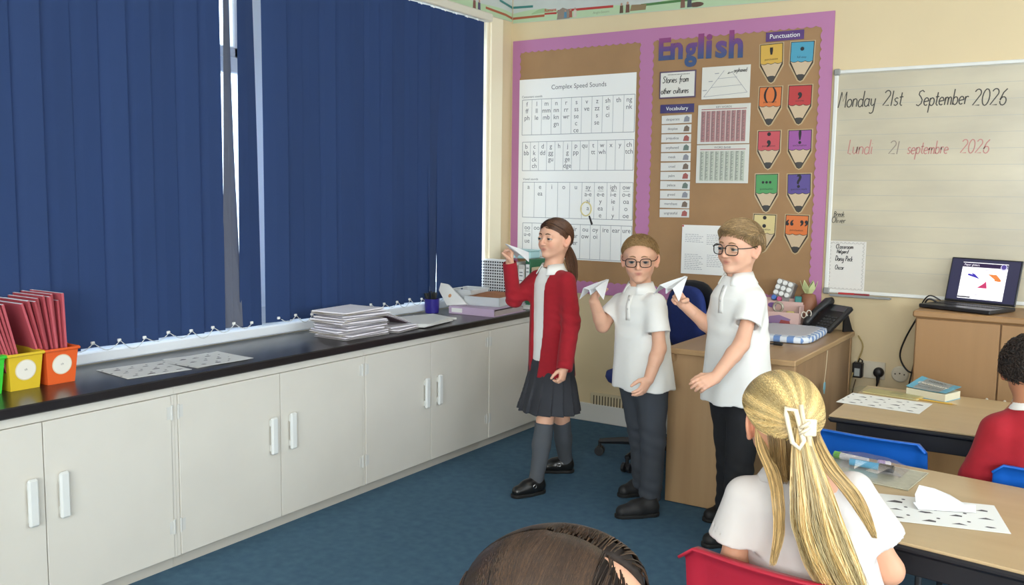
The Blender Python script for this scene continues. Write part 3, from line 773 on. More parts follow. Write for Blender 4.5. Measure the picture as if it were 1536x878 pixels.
# ---------------------------------------------------------------- timeline frieze round the top of the walls
t = thing('timeline_frieze', 'long printed history timeline with green hills and coloured bars round the top of both walls', 'frieze', (0.0, 0, 2.6)); of = tuple(t.location)
FZ = lambda x: 2.487-0.02*x
b = MB(); b.prism([(0.012, FZ(0)), (3.4, FZ(3.4)), (3.4, 2.86), (0.012, 2.86)], (0, -0.002, 0), BU, BV, 0.0015); b.build('paper_strip', M('frieze_sky', 'c3c9c3', rough=0.55, var=0.06), t, off=of)
b = MB(); b.prism([(0.003, 2.497), (2.4, 2.497), (2.4, 2.86), (0.003, 2.86)], (0.003, 0, 0), (0, -1, 0), (0, 0, 1), 0.0015)
b.f = [f[::-1] for f in b.f]; b.v[0][:, 0] = np.where(b.v[0][:, 0] > 0.002, 0.003, 0.0045); b.build('paper_strip', M('frieze_sky', 'c3c9c3'), t, off=of)
m_hill = M('hill_print', 'b4cba4', rough=0.55); m_hill2 = M('far_hill_print', '9cba8c', rough=0.55)
def fpoly(pts, name, mat, d=0.0):
    b = MB(); b.prism(pts, (0, -0.0032-d, 0), BU, BV, 0.0007); b.build(name, mat, t, off=of)
def lpoly(pts, name, mat, d=0.0):     # on the left wall: u = distance from the corner
    b = MB(); V = [(0.0047+d, -p[0], p[1]) for p in pts]; V2 = [(0.0055+d, -p[0], p[1]) for p in pts]; k = len(pts)
    b.add(V+V2, [list(range(k, 2*k)), list(range(k))[::-1]]+[[i, (i+1) % k, (i+1) % k+k, i+k] for i in range(k)]); b.build(name, mat, t, off=of)
hills = [(0.012, FZ(0)+0.002), (3.3, FZ(3.3)+0.002)]+[(x, FZ(x)+0.058+0.018*math.sin(x*9)*math.sin(x*3.3+1)) for x in np.linspace(3.3, 0.012, 70)]
fpoly(hills, 'hills', m_hill)
fpoly([(0.15, 2.53)]+[(0.15+0.16*i/8, 2.535+0.024*math.sin(PI*i/8)) for i in range(9)], 'hill', m_hill2, 0.0008)
lpoly([(0.006, 2.499), (2.3, 2.499)]+[(u, 2.55+0.016*math.sin(u*8)*math.sin(u*3+2)) for u in np.linspace(2.3, 0.006, 60)], 'hills', m_hill)
m_bar = {n: M('timeline_bar_'+n, c, rough=0.5) for n, c in (('rust', 'a85a3c'), ('red', 'b23a35'), ('green', '4d7a45'), ('teal', '3d7f78'))}
def bar(x0, x1, z0, z1, c, f=fpoly): f([(x0, z0), (x1, z1), (x1, z1+0.014), (x0, z0+0.014)], 'timeline_bar', m_bar[c], 0.0012)
bar(0.012, 0.245, 2.51, 2.508, 'rust'); bar(0.34, 0.72, 2.525, 2.517, 'red'); bar(0.9, 1.42, 2.505, 2.507, 'green'); bar(0.012, 0.16, 2.578, 2.572, 'teal')
for u0, u1, a, c in ((0.0055, 0.08, 2.512, 2.522), (0.08, 0.3, 2.522, 2.528)): bar(u0, u1, a, c, 'rust', lpoly)
bar(0.0055, 0.15, 2.578, 2.6, 'teal', lpoly)
fpoly([(0.245, 2.52), (0.332, 2.516), (0.332, 2.528), (0.245, 2.53)], 'title_block', m_bar['red'], 0.0012)
b = MB(); put_text(b, 'Romans', (0.288, -0.0052, 2.536), BU, BV, 0.026, bold=0.02); b.build('lettering', M('red_letters', 'b23a35'), t, off=of)
b = MB(); put_text(b, 'Anglo-Saxons', (0.64, -0.0052, 2.492), BU, BV, 0.02); b.build('lettering', M('grey_green_print', '8d9a80'), t, off=of)
def fig(x, h, cs, f=fpoly, z=None):
    z = FZ(x)+0.008 if z is None else z; w = h*0.2
    f([(x-w, z), (x+w, z), (x+w*0.8, z+h*.72), (x-w*0.8, z+h*.72)], 'figure', M('fig_'+cs, cs, rough=0.6), 0.002)
    f([(x+w*.55*math.cos(a), z+h*.83+h*.14*math.sin(a)) for a in np.linspace(0, 2*PI, 10)[:-1]], 'figure_head', M('fig_head', 'b58f78', rough=0.6), 0.003)
fpoly([(0.335, 2.482), (0.425, 2.482), (0.42, 2.515), (0.44, 2.525), (0.375, 2.55), (0.325, 2.527), (0.34, 2.52)], 'temple', M('temple_print', '8c8074', rough=0.6), 0.0016)
fig(0.395, 0.05, '5a86a0'); fig(0.432, 0.055, 'a05c4a'); fig(0.462, 0.058, 'c9beb0'); fig(0.775, 0.06, '5d4a3a'); fig(0.815, 0.065, '6e4a3d')
fpoly([(0.83, 2.485), (0.93, 2.484), (0.935, 2.515), (0.84, 2.52)], 'cart', M('cart_print', '8a7656', rough=0.6), 0.0016)
fig(1.16, 0.07, '7d5a4a'); fig(1.2, 0.07, '4a4f55'); fpoly([(1.24+0.045*math.cos(a), 2.482+0.014*math.sin(a)) for a in np.linspace(0, 2*PI, 14)[:-1]], 'boat', M('boat_print', '5e463a', rough=0.6), 0.0016)
fig(0.42, 0.075, '7d5148', lpoly, 2.502); fig(0.37, 0.07, '5c4f6b', lpoly, 2.502); fig(0.75, 0.08, '857a55', lpoly, 2.502); fig(0.69, 0.08, '6b6d55', lpoly, 2.502)

# ================================================================ THINGS ON THE WORKTOP
WT = 0.7303
def bin_(label, c, x, y, rz=0.0):
    t = thing('book_bin', label, 'bin', (x, y, WT), rz, 'plastic book bins')
    mt = M('bin_'+c, c, rough=0.35, sss=0.0)
    # tapered open box: local x is the front; low at the front, the side walls sweep up to a high back
    hw0, hw1, d0, d1, hf, hb = 0.049, 0.0585, 0.115, 0.125, 0.125, 0.25
    b = MB(); k = 0.003
    def ring(z, f, ins):
        w = hw0+(hw1-hw0)*min(1, z/hf)-ins; xf = 0.105+0.012*min(1, z/hf)-ins; xb = -0.115-0.012*min(1, z/hf)+ins
        return w, xf, xb
    n = 12
    prof = [(1-i/(n-1)) for i in range(n)]            # 1 front .. 0 back
    out = []; inn = []; base = []; basei = []
    for i in range(n):
        f = i/(n-1); h = hf+(hb-hf)*(max(0, f-0.25)/0.75)**1.6
        x_ = 0.117-0.244*f; xb_ = 0.105-0.22*f
        out.append((x_, h)); base.append((xb_, 0))
    V = []; F = []
    def addq(a, b_, c_, d_): F.append((a, b_, c_, d_))
    def col(s, ins, flip):
        idx = []
        for i in range(n):
            (xt, h), (xb_, _) = out[i], base[i]
            wt = hw0+(hw1-hw0)*min(1.3, h/hf)-ins; wb = hw0-ins
            V.append((xb_, s*wb, ins)); V.append((xt, s*wt, h)); idx.append((len(V)-2, len(V)-1))
        return idx
    for s in (-1, 1):
        o_ = col(s, 0, 0); i_ = col(s, k, 1)
        for j in range(n-1):
            q = (o_[j][0], o_[j+1][0], o_[j+1][1], o_[j][1]); addq(*(q if s > 0 else q[::-1]))
            q = (i_[j][0], i_[j+1][0], i_[j+1][1], i_[j][1]); addq(*(q[::-1] if s > 0 else q))
            q = (o_[j][1], o_[j+1][1], i_[j+1][1], i_[j][1]); addq(*(q if s > 0 else q[::-1]))
        if s < 0: oL, iL = o_, i_
        else: oR, iR = o_, i_
    # front, back, floor
    addq(oL[0][0], oR[0][0], oR[0][1], oL[0][1]); addq(oR[-1][0], oL[-1][0], oL[-1][1], oR[-1][1])
    addq(iR[0][0], iL[0][0], iL[0][1], iR[0][1]); addq(iL[-1][0], iR[-1][0], iR[-1][1], iL[-1][1])
    addq(oR[0][0], oL[0][0], oL[-1][0], oR[-1][0]); addq(iL[0][0], iR[0][0], iR[-1][0], iL[-1][0])
    b.add(V, F); b.build('bin_body', mt, t)
    r = MB(); pts = [(0.119, -hw1-0.001, hf), (0.119, hw1+0.001, hf)]
    r.box((0.1195, 0, hf-0.004), (0.010, 2*hw1+0.012, 0.010), bev=0.003)
    for s in (-1, 1):
        r.tube([(out[i][0], s*(hw0+(hw1-hw0)*min(1.3, out[i][1]/hf)+0.002), out[i][1]-0.002) for i in range(n)], 0.0045, 6)
    r.build('rim', mt, t)
    tilt = math.atan2(0.012, hf)
    l = MB(); Vd = np.array([math.sin(tilt), 0, math.cos(tilt)])
    zc = 0.068; xc = 0.105+0.012*zc/hf+0.0008
    l.disc((xc, 0, zc), 0.0355, (0, 1, 0), Vd, 28, 0.0008); lo = l.build('label', M('cream_label', 'd9cfb4', rough=0.6), t)
    l = MB(); l.disc((xc+0.0009, 0, zc), 0.032, (0, 1, 0), Vd, 28, 0.0005); put_text(l, 'ch', (xc+0.0018, 0, zc-0.002), (0, 1, 0), Vd, 0.011, mi=1)
    l.build('label_print', [M('label_white', 'e4e1d6', rough=0.6), m_greyink], lo)
    return t
BIN = [('orange book bin with a round label, full of red books, rightmost of the row', 'e0602a', 0.14, -3.204),
       ('yellow book bin with a round label between the green and the orange bin', 'd9b92f', 0.14, -3.331),
       ('bright green book bin cut by the left edge of the frame', '3cc43a', 0.14, -3.459)]
for lab, c, x, y in BIN: bin_(lab, c, x, y)
m_redbook = M('red_book_cover', 'a8434c', rough=0.6, var=0.1, vscale=30)
m_redbook2 = M('red_book_cover_light', 'b9525c', rough=0.6)
m_pages = M('book_pages', 'ece9f0', rough=0.8)
def exercise_book(label, x, y, tilt, hh, th, group, mt):
    """an exercise book standing in a bin: spine towards +x, leaning towards -y by tilt"""
    t = thing('exercise_book', label, 'book', (x, y, WT+0.012), 0, group)
    t.rotation_euler = (R(tilt), 0, 0)
    w = 0.205
    b = MB(); b.box2((-w, -th/2+0.0008, 0.002), (-0.002, th/2-0.0008, hh+0.0004)); b.build('pages', m_pages, t)
    b = MB(); b.box2((-w-0.002, -th/2, 0), (0, -th/2+0.0007, hh)); b.box2((-w-0.002, th/2-0.0007, 0), (0, th/2, hh)); b.box2((-0.0012, -th/2, 0), (0.0006, th/2, hh), 0.0003)
    b.build('cover', mt, t)
    return t
ordn = ['first', 'second', 'third', 'fourth', 'fifth', 'sixth', 'seventh', 'eighth', 'ninth', 'tenth', 'eleventh', 'twelfth']
for i in range(9):
    f = i/8
    exercise_book('red exercise book in the orange bin, %s from the right' % ordn[i], 0.232-0.008*(i % 3), -3.172-0.0083*i, 1.5+14*f**1.2, 0.304-0.02*f+0.004*((i*5) % 3-1) - (0.03 if i == 1 else 0), 0.0081, 'red exercise books', m_redbook2 if i in (0, 3, 8) else m_redbook)
for i in range(6):
    f = i/5
    exercise_book('red exercise book in the yellow bin, %s from the right' % ordn[i], 0.232, -3.322-0.0083*i, 13+6*f, 0.29-0.02*f+0.004*((i*5) % 3-1), 0.0081, 'red exercise books', m_redbook2 if i in (0, 3) else m_redbook)

# worksheets
def worksheet(label, x, y, z, rz, w, h, group=None, seed=1, curl=0.0, dots=True, cat='worksheet'):
    """paper sheet with printed glider shapes; local x = width w, y = height h"""
    t = thing('worksheet', label, cat, (x, y, z), rz, group)
    n = 9; P = np.zeros((n, n, 3)); rr = random.Random(seed)
    ph = rr.uniform(0, 6)
    def zz(u, v): return 0.0012+curl*(u*u*0.6+v*v*0.4)*0.5*(1+0.5*math.sin(3*u+ph))
    for i in range(n):
        for j in range(n):
            u = -1+2*i/(n-1); v = -1+2*j/(n-1); P[i, j] = (u*w/2, v*h/2, zz(u, v))
    b = MB(); b.grid(P, thick=0.0008); b.build('paper', m_paper, t)
    d = MB(); l = MB(); k = 0
    for r in range(3):
        for c in range(4):
            u = -0.72+c*0.46; v = 0.6-r*0.6
            cx, cy = u*w/2, v*h/2; z = zz(u, v)+0.0006
            if dots: d.disc((cx-0.02*w/0.3-0.012, cy+0.012, z), 0.0048, (1, 0, 0), (0, 1, 0), 10, 0.0003)
            s = w/0.3*(0.6+0.3*rr.random()); tp = (r*4+c) % 3
            sh = [[(-.022, -.01), (.022, -.012), (.024, .002), (.004, .01)], [(-.024, -.008), (.024, -.008), (.002, .008)], [(-.02, -.004), (.0, -.01), (.02, -.004), (.012, .004), (-.01, .006)]][tp]
            d.prism([(p[0]*s+cx+0.012, p[1]*s+cy-0.012) for p in sh], (0, 0, z), (1, 0, 0), (0, 1, 0), 0.0003)
            q = [(cx-0.012*s, cy-0.02), (cx+0.034*s, cy-0.02), (cx+0.034*s, cy+0.012), (cx-0.012*s, cy+0.012)]
            for a_, b_ in zip(q, q[1:]+q[:1]):
                dx, dy = b_[0]-a_[0], b_[1]-a_[1]; L = math.hypot(dx, dy); nx, ny = -dy/L*0.0004, dx/L*0.0004
                l.add([(a_[0]-nx, a_[1]-ny, z-0.0002), (b_[0]-nx, b_[1]-ny, z-0.0002), (b_[0]+nx, b_[1]+ny, z-0.0002), (a_[0]+nx, a_[1]+ny, z-0.0002)], [(0, 1, 2, 3)])
    o = d.build('printed_shapes', M('print_dark', '4d484b', rough=0.7), t); o['kind'] = 'stuff'
    o = l.build('printed_outlines', m_line, t); o['kind'] = 'stuff'
    return t
worksheet('printed worksheet lying on the black worktop, nearer the orange bin', 0.265, -2.893, WT, R(83), 0.25, 0.24, 'worksheets on the worktop', 3)
worksheet('underneath worksheet of the pair right of the single one on the worktop', 0.272, -2.635, WT, R(92), 0.245, 0.235, 'worksheets on the worktop', 4)
worksheet('upper worksheet of the pair right of the single one on the worktop', 0.283, -2.615, WT+0.0015, R(86), 0.255, 0.24, 'worksheets on the worktop', 5, 0.004)

# stack of booklets
m_bk = M('pale_booklet', 'd6d0d0', rough=0.75, var=0.06, vscale=20); m_bk2 = M('warm_booklet', 'dbd2c4', rough=0.75); m_bkd = M('plum_cover', '4a2f3c', rough=0.5)
def booklet(label, x, y, z, rz, th, group, mt=None, w=0.21, l=0.285, rx=0.0, ry=0.0, warp=0.004, seed=0):
    t = thing('booklet', label, 'booklet', (x, y, z), rz, group)
    t.rotation_euler = (rx, ry, rz)
    rr = random.Random(seed)
    for nm, z0, z1, ins, m_ in (('cover', 0, 0.0012, 0, mt or m_bk), ('pages', 0.0014, th-0.0014, 0.004, m_pages), ('cover', th-0.0012, th, 0, mt or m_bk)):
        n = 7; P = np.zeros((n, 3, 3)); a = rr.uniform(0, 6)
        for i in range(n):
            for j in range(3):
                u = -1+2*i/(n-1); v = -1+j
                P[i, j] = (u*(w/2-ins), v*(l/2-ins), z1+warp*0.5*(1-math.cos(u*1.4+0.0))*(1+v*0.3))
        b = MB(); b.grid(P, thick=z1-z0); b.build(nm, m_, t)
    return t
z = WT
names = ['lowest', 'second', 'third', 'fourth', 'fifth', 'sixth', 'seventh', 'eighth', 'ninth', 'tenth', 'eleventh', 'twelfth', 'topmost']
for i in range(13):
    th = 0.0086
    booklet('pale booklet in the tall untidy stack on the worktop, %s of thirteen' % names[i], 0.29+0.012*math.sin(i*2.1), -1.805+0.016*math.sin(i*1.3+1), z, R(-3+7*math.sin(i*1.7)), th, 'stacked booklets', m_bk2 if i in (2, 8, 9, 12) else m_bk, warp=0.002, seed=i)
    z += th+0.0011
b = MB()
for i in range(2):
    booklet(['pale booklet flat on the worktop at the right foot of the stack', 'pale booklet on top of another at the right foot of the stack'][i], 0.31-0.02*i, -1.535+0.01*i, WT+0.01*i, R(8-12*i), 0.009, 'slipped booklets', seed=20+i, l=0.19)
booklet('booklet with a dark plum inside leaning against the right side of the stack', 0.25, -1.545, WT+0.0485, R(4), 0.008, 'slipped booklets', m_bkd, l=0.24, rx=R(-17), seed=31)
booklet('booklet with a curled pale cover leaning over the dark one', 0.235, -1.545, WT+0.059, R(7), 0.007, 'slipped booklets', m_bk, l=0.24, rx=R(-18), seed=32)
for i, (x, y, rz, lab) in enumerate([(0.30, -1.28, 12, 'pile of loose white papers right of the booklets, nearest the worktop edge'), (0.22, -1.17, -14, 'loose white papers lying behind the front pile on the worktop')]):
    t = thing('paper_pile', lab, 'papers', (x, y, WT), R(rz), 'loose papers')
    for k in range(4 if i == 0 else 2):
        b = MB(); n = 5; P = np.zeros((n, n, 3))
        for a in range(n):
            for c in range(n):
                u, v = -1+2*a/(n-1), -1+2*c/(n-1)
                q = np.array([u*0.105, v*0.148, 0]) @ rotz(R(3*k-4)).T; P[a, c] = q+(0, 0, 0.0035+0.0042*k+0.002*u*u)
        b.grid(P, thick=0.003); b.build('paper', m_paper, t)

# pen pot
t = thing('pen_pot', 'dark blue plastic pot holding black pens, beside the leaning booklets', 'pot', (0.075, -0.905, WT))
b = MB(); b.lathe([(0.036, 0), (0.039, 0.004), (0.043, 0.082), (0.0405, 0.082), (0.037, 0.006)], n=24); b.build('pot', M('navy_plastic', '2a2183', rough=0.3), t)
mpen = M('black_pen', '1a1c1c', rough=0.4)
for i in range(14):
    a = i*2.4; r = 0.012+0.02*((i*7) % 5)/5
    p = thing('pen', 'black pen standing in the blue pot', 'pen', (0.075, -0.905, WT+0.007), 0, 'pens in the blue pot')
    q0 = np.array([r*0.6*math.cos(a), r*0.6*math.sin(a), 0]); q1 = np.array([r*1.5*math.cos(a), r*1.5*math.sin(a), 0.105+0.012*((i*3) % 4)/4])
    b = MB(); b.cyl(q0, q1*0.85+q0*0.15, 0.0045, n=7); b.build('barrel', mpen, p); b = MB(); b.cyl(q1*0.85+q0*0.15, q1, 0.0055, 0.004, n=7); b.build('cap', mpen, p)
# white basket
t = thing('storage_basket', 'small white plastic basket behind the leaning booklets', 'basket', (0.115, -0.60, WT), R(4))
b = MB()
w0, w1, d0, d1, h = 0.062, 0.072, 0.09, 0.1, 0.118
def wall(b, A, B_, C_, D_): b.grid(np.array([[A, D_], [B_, C_]]), thick=0.003)
for s in (-1, 1):
    P = np.array([[(s*w0, -d0, 0), (s*w1, -d1, h)], [(s*w0, d0, 0), (s*w1, d1, h)]]); b.grid(P if s > 0 else P[::-1], thick=0.003)
    P = np.array([[(-w0, s*d0, 0), (-w1, s*d1, h)], [(w0, s*d0, 0), (w1, s*d1, h)]]); b.grid(P[::-1] if s > 0 else P, thick=0.003)
b.box((0, 0, 0.002), (2*w0, 2*d0, 0.004)); b.build('basket_body', M('basket_white', 'd7dadb', rough=0.4), t)
b = MB()
for s in (-1, 1): b.box((s*w1, 0, h), (0.01, 2*d1+0.01, 0.008), bev=0.002); b.box((0, s*d1, h), (2*w1+0.01, 0.01, 0.008), bev=0.002)
b.build('rim', M('basket_white', 'd7dadb'), t)
mh = M('dark_slot', '4b4234')
for i in range(5):
    for j in range(3):
        b = MB(); x = -0.045+i*0.0225; z_ = 0.03+j*0.026; y_ = -d0-(d1-d0)*z_/h-0.0006
        b.box((x, y_, z_), (0.009, 0.001, 0.012)); b.build('slot', M('basket_slot', '8f979c', rough=0.7), t)
# leaning white booklets
for i, (pts, y_, lab) in enumerate([([(646, 424), (667, 428), (701, 459), (674, 460)], -0.80, 'white booklet with a small orange picture leaning against the white basket'), ([(631, 430), (642, 424), (662, 440), (645, 448)], -0.74, 'white booklet fanned out behind the black pens')]):
    P = [(((-0.018,0.891)), ((0.084,0.882)), ((0.246,0.774)), ((0.109,0.756))), (((-0.14,0.855)), ((-0.085,0.882)), ((0.029,0.807)), ((-0.055,0.773)))][i]
    c = np.mean(P, 0); t = thing('leaning_booklet', lab, 'booklet', (c[0], y_, c[1]), 0, 'leaning white booklets')
    b = MB(); b.prism([(p[0]-c[0], p[1]-c[1]) for p in P][::-1], (0, 0.03, 0), (1, 0, 0), (0, 0.35, 0.94), 0.018); b.build('cover', m_paper, t)
    if i == 0:
        b = MB(); b.disc((0.01, 0.01, -0.004), 0.011, (1, 0, 0), (0, 0.35, 0.94), 12, 0.001); b.build('picture', M('orange_print', 'd59a68', rough=0.6), t)
# lilac ring binder with the tray on it
t = thing('ring_binder', 'lilac ring binder lying flat with a white spine label, under the beige tray', 'binder', (0.30, -0.66, WT), R(3))
m_lil = M('lilac_card', 'c3acc6', rough=0.5)
b = MB(); b.box2((-0.15, -0.19, 0), (0.15, 0.17, 0.003)); b.build('cover', m_lil, t)
b = MB(); b.box2((-0.15, -0.19, 0.04), (0.15, 0.17, 0.043)); b.build('cover', m_lil, t)
b = MB(); b.box2((-0.15, -0.192, 0), (0.15, -0.188, 0.043), 0.001); b.build('spine', m_lil, t)
b = MB(); b.box2((-0.13, -0.1935, 0.01), (-0.06, -0.1918, 0.034)); b.build('spine_label', m_paper, t)
b = MB(); b.box2((-0.14, -0.17, 0.0035), (0.142, 0.15, 0.03)); b.build('pages', M('binder_pages', 'a99c9a', rough=0.8), t)
t = thing('shallow_tray', 'shallow grey-white tray holding something brown, on the lilac binder', 'tray', (0.30, -0.61, WT+0.044), R(6))
b = MB(); w, d, h = 0.115, 0.15, 0.052
b.box((0, 0, 0.002), (2*w, 2*d, 0.004))
for s in (-1, 1): b.box((s*(w-0.002), 0, h/2), (0.004, 2*d, h), bev=0.001); b.box((0, s*(d-0.002), h/2), (2*w, 0.004, h), bev=0.001)
b.build('tray', M('tray_white', 'c9cecf', rough=0.45), t)
b = MB(); n = 9; P = np.array([[(-0.1+0.2*i/(n-1), -0.13+0.26*j/(n-1), 0.03+0.022*math.sin(PI*i/(n-1))*math.sin(PI*j/(n-1))) for j in range(n)] for i in range(n)])
b.grid(P, thick=0.02); b.build('brown_paper', M('brown_tray_contents', 'a9714e', rough=0.8, var=0.2, vscale=20), t)
t = thing('paper_pile', 'few white papers lying by the tray next to the girl in the red cardigan', 'papers', (0.36, -0.31, WT), R(10), 'loose papers')
for k in range(2):
    b = MB(); b.box((0.01*k, 0.02*k, 0.003+0.005*k), (0.16, 0.24, 0.004), rotz(0.15*k)); b.build('paper', m_paper, t)
# perforated magazine file and box folders
t = thing('magazine_file', 'tall white magazine file with rows of black dots, by the window corner', 'file', (0.105, -0.30, WT))
b = MB(); b.box2((-0.09, -0.045, 0), (0.10, 0.045, 0.275), 0.003); b.build('file_body', M('file_white', 'dcdcda', rough=0.5), t)
md = M('black_dot', '232326', rough=0.7)
d0 = None
for i in range(11):
    for j in range(15):
        if d0 is None:
            b = MB(); b.box((0, -0.0455, 0), (0.0105, 0.0012, 0.0095), bev=0.0005); d0 = b.build('dot', md, t); o = d0
        else:
            o = d0.copy(); COL.objects.link(o)
        o.location = (-0.08+i*0.0172, 0, 0.014+j*0.0177)
for i, (x, w, h, c, lab, nm) in enumerate([(0.232, 0.05, 0.262, 'd4cfc6', 'white lever file with printed spine, left of two behind the raised hand', 'lever_file'), (0.288, 0.045, 0.25, 'cfcac2', 'white lever file with printed spine, right of two behind the raised hand', 'lever_file'),
                                        (0.335, 0.034, 0.285, '2f6b4a', 'tall green folder among the files in the corner', 'folder'), (0.375, 0.03, 0.24, 'c9b391', 'pale tan folder among the files in the corner', 'folder'), (0.41, 0.026, 0.23, 'b09468', 'brown folder at the right end of the files in the corner', 'folder')]):
    t = thing(nm, lab, 'file', (x, -0.16, WT), 0, 'files in the corner')
    b = MB(); b.box2((-w/2, -0.14, 0), (w/2, 0.14, h), 0.003); b.build('case', M('file_'+c, c, rough=0.55), t)
    b = MB(); b.box2((-w*0.36, -0.1415, h*0.35), (w*0.36, -0.1402, h*0.9)); lb_ = b.build('spine_label', m_paper, t)
    b = MB()
    for z_ in (0.82, 0.74, 0.62, 0.5): b.box((0, -0.1418, h*z_), (w*0.5, 0.0008, 0.005))
    o = b.build('spine_print', m_greyink, lb_); o['kind'] = 'stuff'
t = thing('plastic_box', 'pale turquoise plastic box on top of the corner files', 'box', (0.25, -0.20, WT+0.286))
b = MB(); b.box((0, 0, 0.0225), (0.15, 0.12, 0.045), bev=0.006); b.build('box', M('pale_teal', 'a9cfd2', rough=0.35), t); b = MB(); b.box((0, 0, 0.049), (0.156, 0.126, 0.008), bev=0.003); b.build('lid', M('pale_teal', 'a9cfd2'), t)

# ================================================================ TEACHER'S DESK AND CHAIR
m_desk = M('desk_veneer', 'b8976f', rough=0.5, var=0.14, vscale=14, stretch=(1, 1, 0.06), col2='a88660')
m_desktop = M('desk_top_veneer', 'b4946c', rough=0.35, var=0.14, vscale=12, stretch=(1, 0.08, 1), col2='a5855f')
t = thing('teacher_desk', 'brown wooden teacher desk with a solid end panel, behind the boys', 'desk', (1.91, -0.63, 0)); of = tuple(t.location)
def dp(nm, a, c, m_, bev=0.002):
    b = MB(); b.box2(a, c, bev); return b.build(nm, m_, t, off=of)
dp('desktop', (1.618, -1.17, 0.70), (2.205, -0.09, 0.726), m_desktop, 0.004)
dp('end_panel', (1.625, -1.135, 0.004), (2.195, -1.112, 0.70), m_desk)
dp('end_panel', (1.625, -0.125, 0.004), (2.195, -0.10, 0.70), m_desk)
dp('modesty_panel', (2.17, -1.112, 0.2), (2.19, -0.125, 0.70), M('desk_veneer_shaded', '9b7c5c', rough=0.5, var=0.14, vscale=14, stretch=(1, 1, 0.06)))  # the desk veneer again, darkened as shade on the side panel
dp('drawer_unit', (1.66, -1.10, 0.25), (2.1, -0.72, 0.695), m_desk)
dp('rail', (1.63, -1.16, 0.665), (1.66, -0.12, 0.70), m_desk)
t = thing('hanging_tag', 'small blue tag hanging on a string from the desk side', 'tag', (2.212, -0.70, 0.56))
b = MB(); b.tube([(0, 0.03, 0.145), (0.002, 0.01, 0.06), (0, 0, 0.0)], 0.0012, 5); b.build('string', M('string_cream', 'd8c9a8', rough=0.8), t)
b = MB(); b.prism([(-.012, 0), (.012, 0), (.016, -.03), (0, -.055), (-.016, -.03)], (0, 0, 0), (0, 1, 0), (0, 0, 1), 0.003); b.build('tag_card', M('teal_tag', '7fb4c4', rough=0.5), t)

t = thing('office_chair', 'blue and black swivel office chair on castors, tucked behind the desk', 'chair', (1.30, -0.56, 0)); 
m_blk = M('black_plastic', '1c1c1e', rough=0.45); m_blufab = M('blue_chair_fabric', '1f3376', rough=0.85, var=0.1, vscale=60, bump=0.2, bscale=500)
b = MB(); b.lathe([(0.034, 0.065), (0.04, 0.075), (0.04, 0.13), (0.027, 0.135), (0.027, 0.30), (0.018, 0.30), (0.018, 0.41)], n=16); b.build('gas_column', m_blk, t)
for k in range(5):
    a = R(196+72*k)
    dx, dy = math.cos(a), math.sin(a)
    b = MB(); b.tube([(dx*0.03, dy*0.03, 0.098), (dx*0.16, dy*0.16, 0.092), (dx*0.285, dy*0.285, 0.078)], [0.024, 0.02, 0.015], 8); b.build('base_arm', m_blk, t)
    c = MB(); 
    for s in (-1, 1): c.cyl((dx*0.285-dy*s*0.008, dy*0.285+dx*s*0.008, 0.026), (dx*0.285-dy*s*0.024, dy*0.285+dx*s*0.024, 0.026), 0.025, n=16)
    c.cyl((dx*0.285, dy*0.285, 0.03), (dx*0.285, dy*0.285, 0.082), 0.009, n=8); c.box((dx*0.285, dy*0.285, 0.042), (0.018, 0.018, 0.034), rotz(a), 0.004)
    c.build('castor', m_blk, t)
fz = R(-117)     # facing direction of the chair
b = MB(); n = 28; prof = []
def sq(th, rx, ry, e=3.2):
    c_, s_ = math.cos(th), math.sin(th); return (rx*np.sign(c_)*abs(c_)**(2/e), ry*np.sign(s_)*abs(s_)**(2/e))
rings = [(0.6, 0.415), (0.95, 0.418), (1.0, 0.44), (0.98, 0.468), (0.85, 0.482), (0.4, 0.485)]
P = np.array([[np.append(np.array(sq(2*PI*j/n, 0.225*s, 0.235*s)), z_) for j in range(n)] for s, z_ in rings]) @ rotz(fz).T
V = P.reshape(-1, 3); k = len(rings)
F = [(i*n+j, i*n+(j+1) % n, (i+1)*n+(j+1) % n, (i+1)*n+j) for i in range(k-1) for j in range(n)]+[list(range(n))[::-1], [(k-1)*n+j for j in range(n)]]
b.add(V, F); b.build('seat', m_blufab, t, smooth=True)
b = MB(); b.box((0, 0, 0.405), (0.2, 0.2, 0.03), rotz(fz), 0.006); b.build('seat_plate', m_blk, t)
bd = np.array([-math.cos(fz), -math.sin(fz), 0]); sd = np.array([-bd[1], bd[0], 0])
for nm, m_, th, hw, hh, zc, dd in (('back_pad', m_blufab, 0.04, 0.15, 0.175, 0.755, 0.225), ('back_shell', m_blk, 0.018, 0.2, 0.215, 0.745, 0.262)):
    b = MB(); rg = []
    for s, o_ in ((0.6, -th), (0.93, -th*0.9), (1.0, -th*0.4), (1.0, 0), (0.9, th*0.3), (0.4, th*0.4)):
        row = []
        for j in range(n):
            x_, z_ = sq(2*PI*j/n, hw*s, hh*s, 2.8); row.append(bd*(dd+o_-0.5*x_*x_+0.0*z_)+sd*x_+np.array([0, 0, zc+z_]))
        rg.append(row)
    P = np.array(rg); k = len(rg)
    F = [(i*n+j, i*n+(j+1) % n, (i+1)*n+(j+1) % n, (i+1)*n+j) for i in range(k-1) for j in range(n)]+[list(range(n))[::-1], [(k-1)*n+j for j in range(n)]]
    b.add(P.reshape(-1, 3), F); b.build(nm, m_, t, smooth=True)
b = MB(); b.tube([bd*0.1+(0, 0, 0.405), bd*0.24+(0, 0, 0.41), bd*0.275+(0, 0, 0.46), bd*0.275+(0, 0, 0.62)], [0.018, 0.018, 0.018, 0.016], 8); b.build('back_bar', m_blk, t)

DK = 0.7265
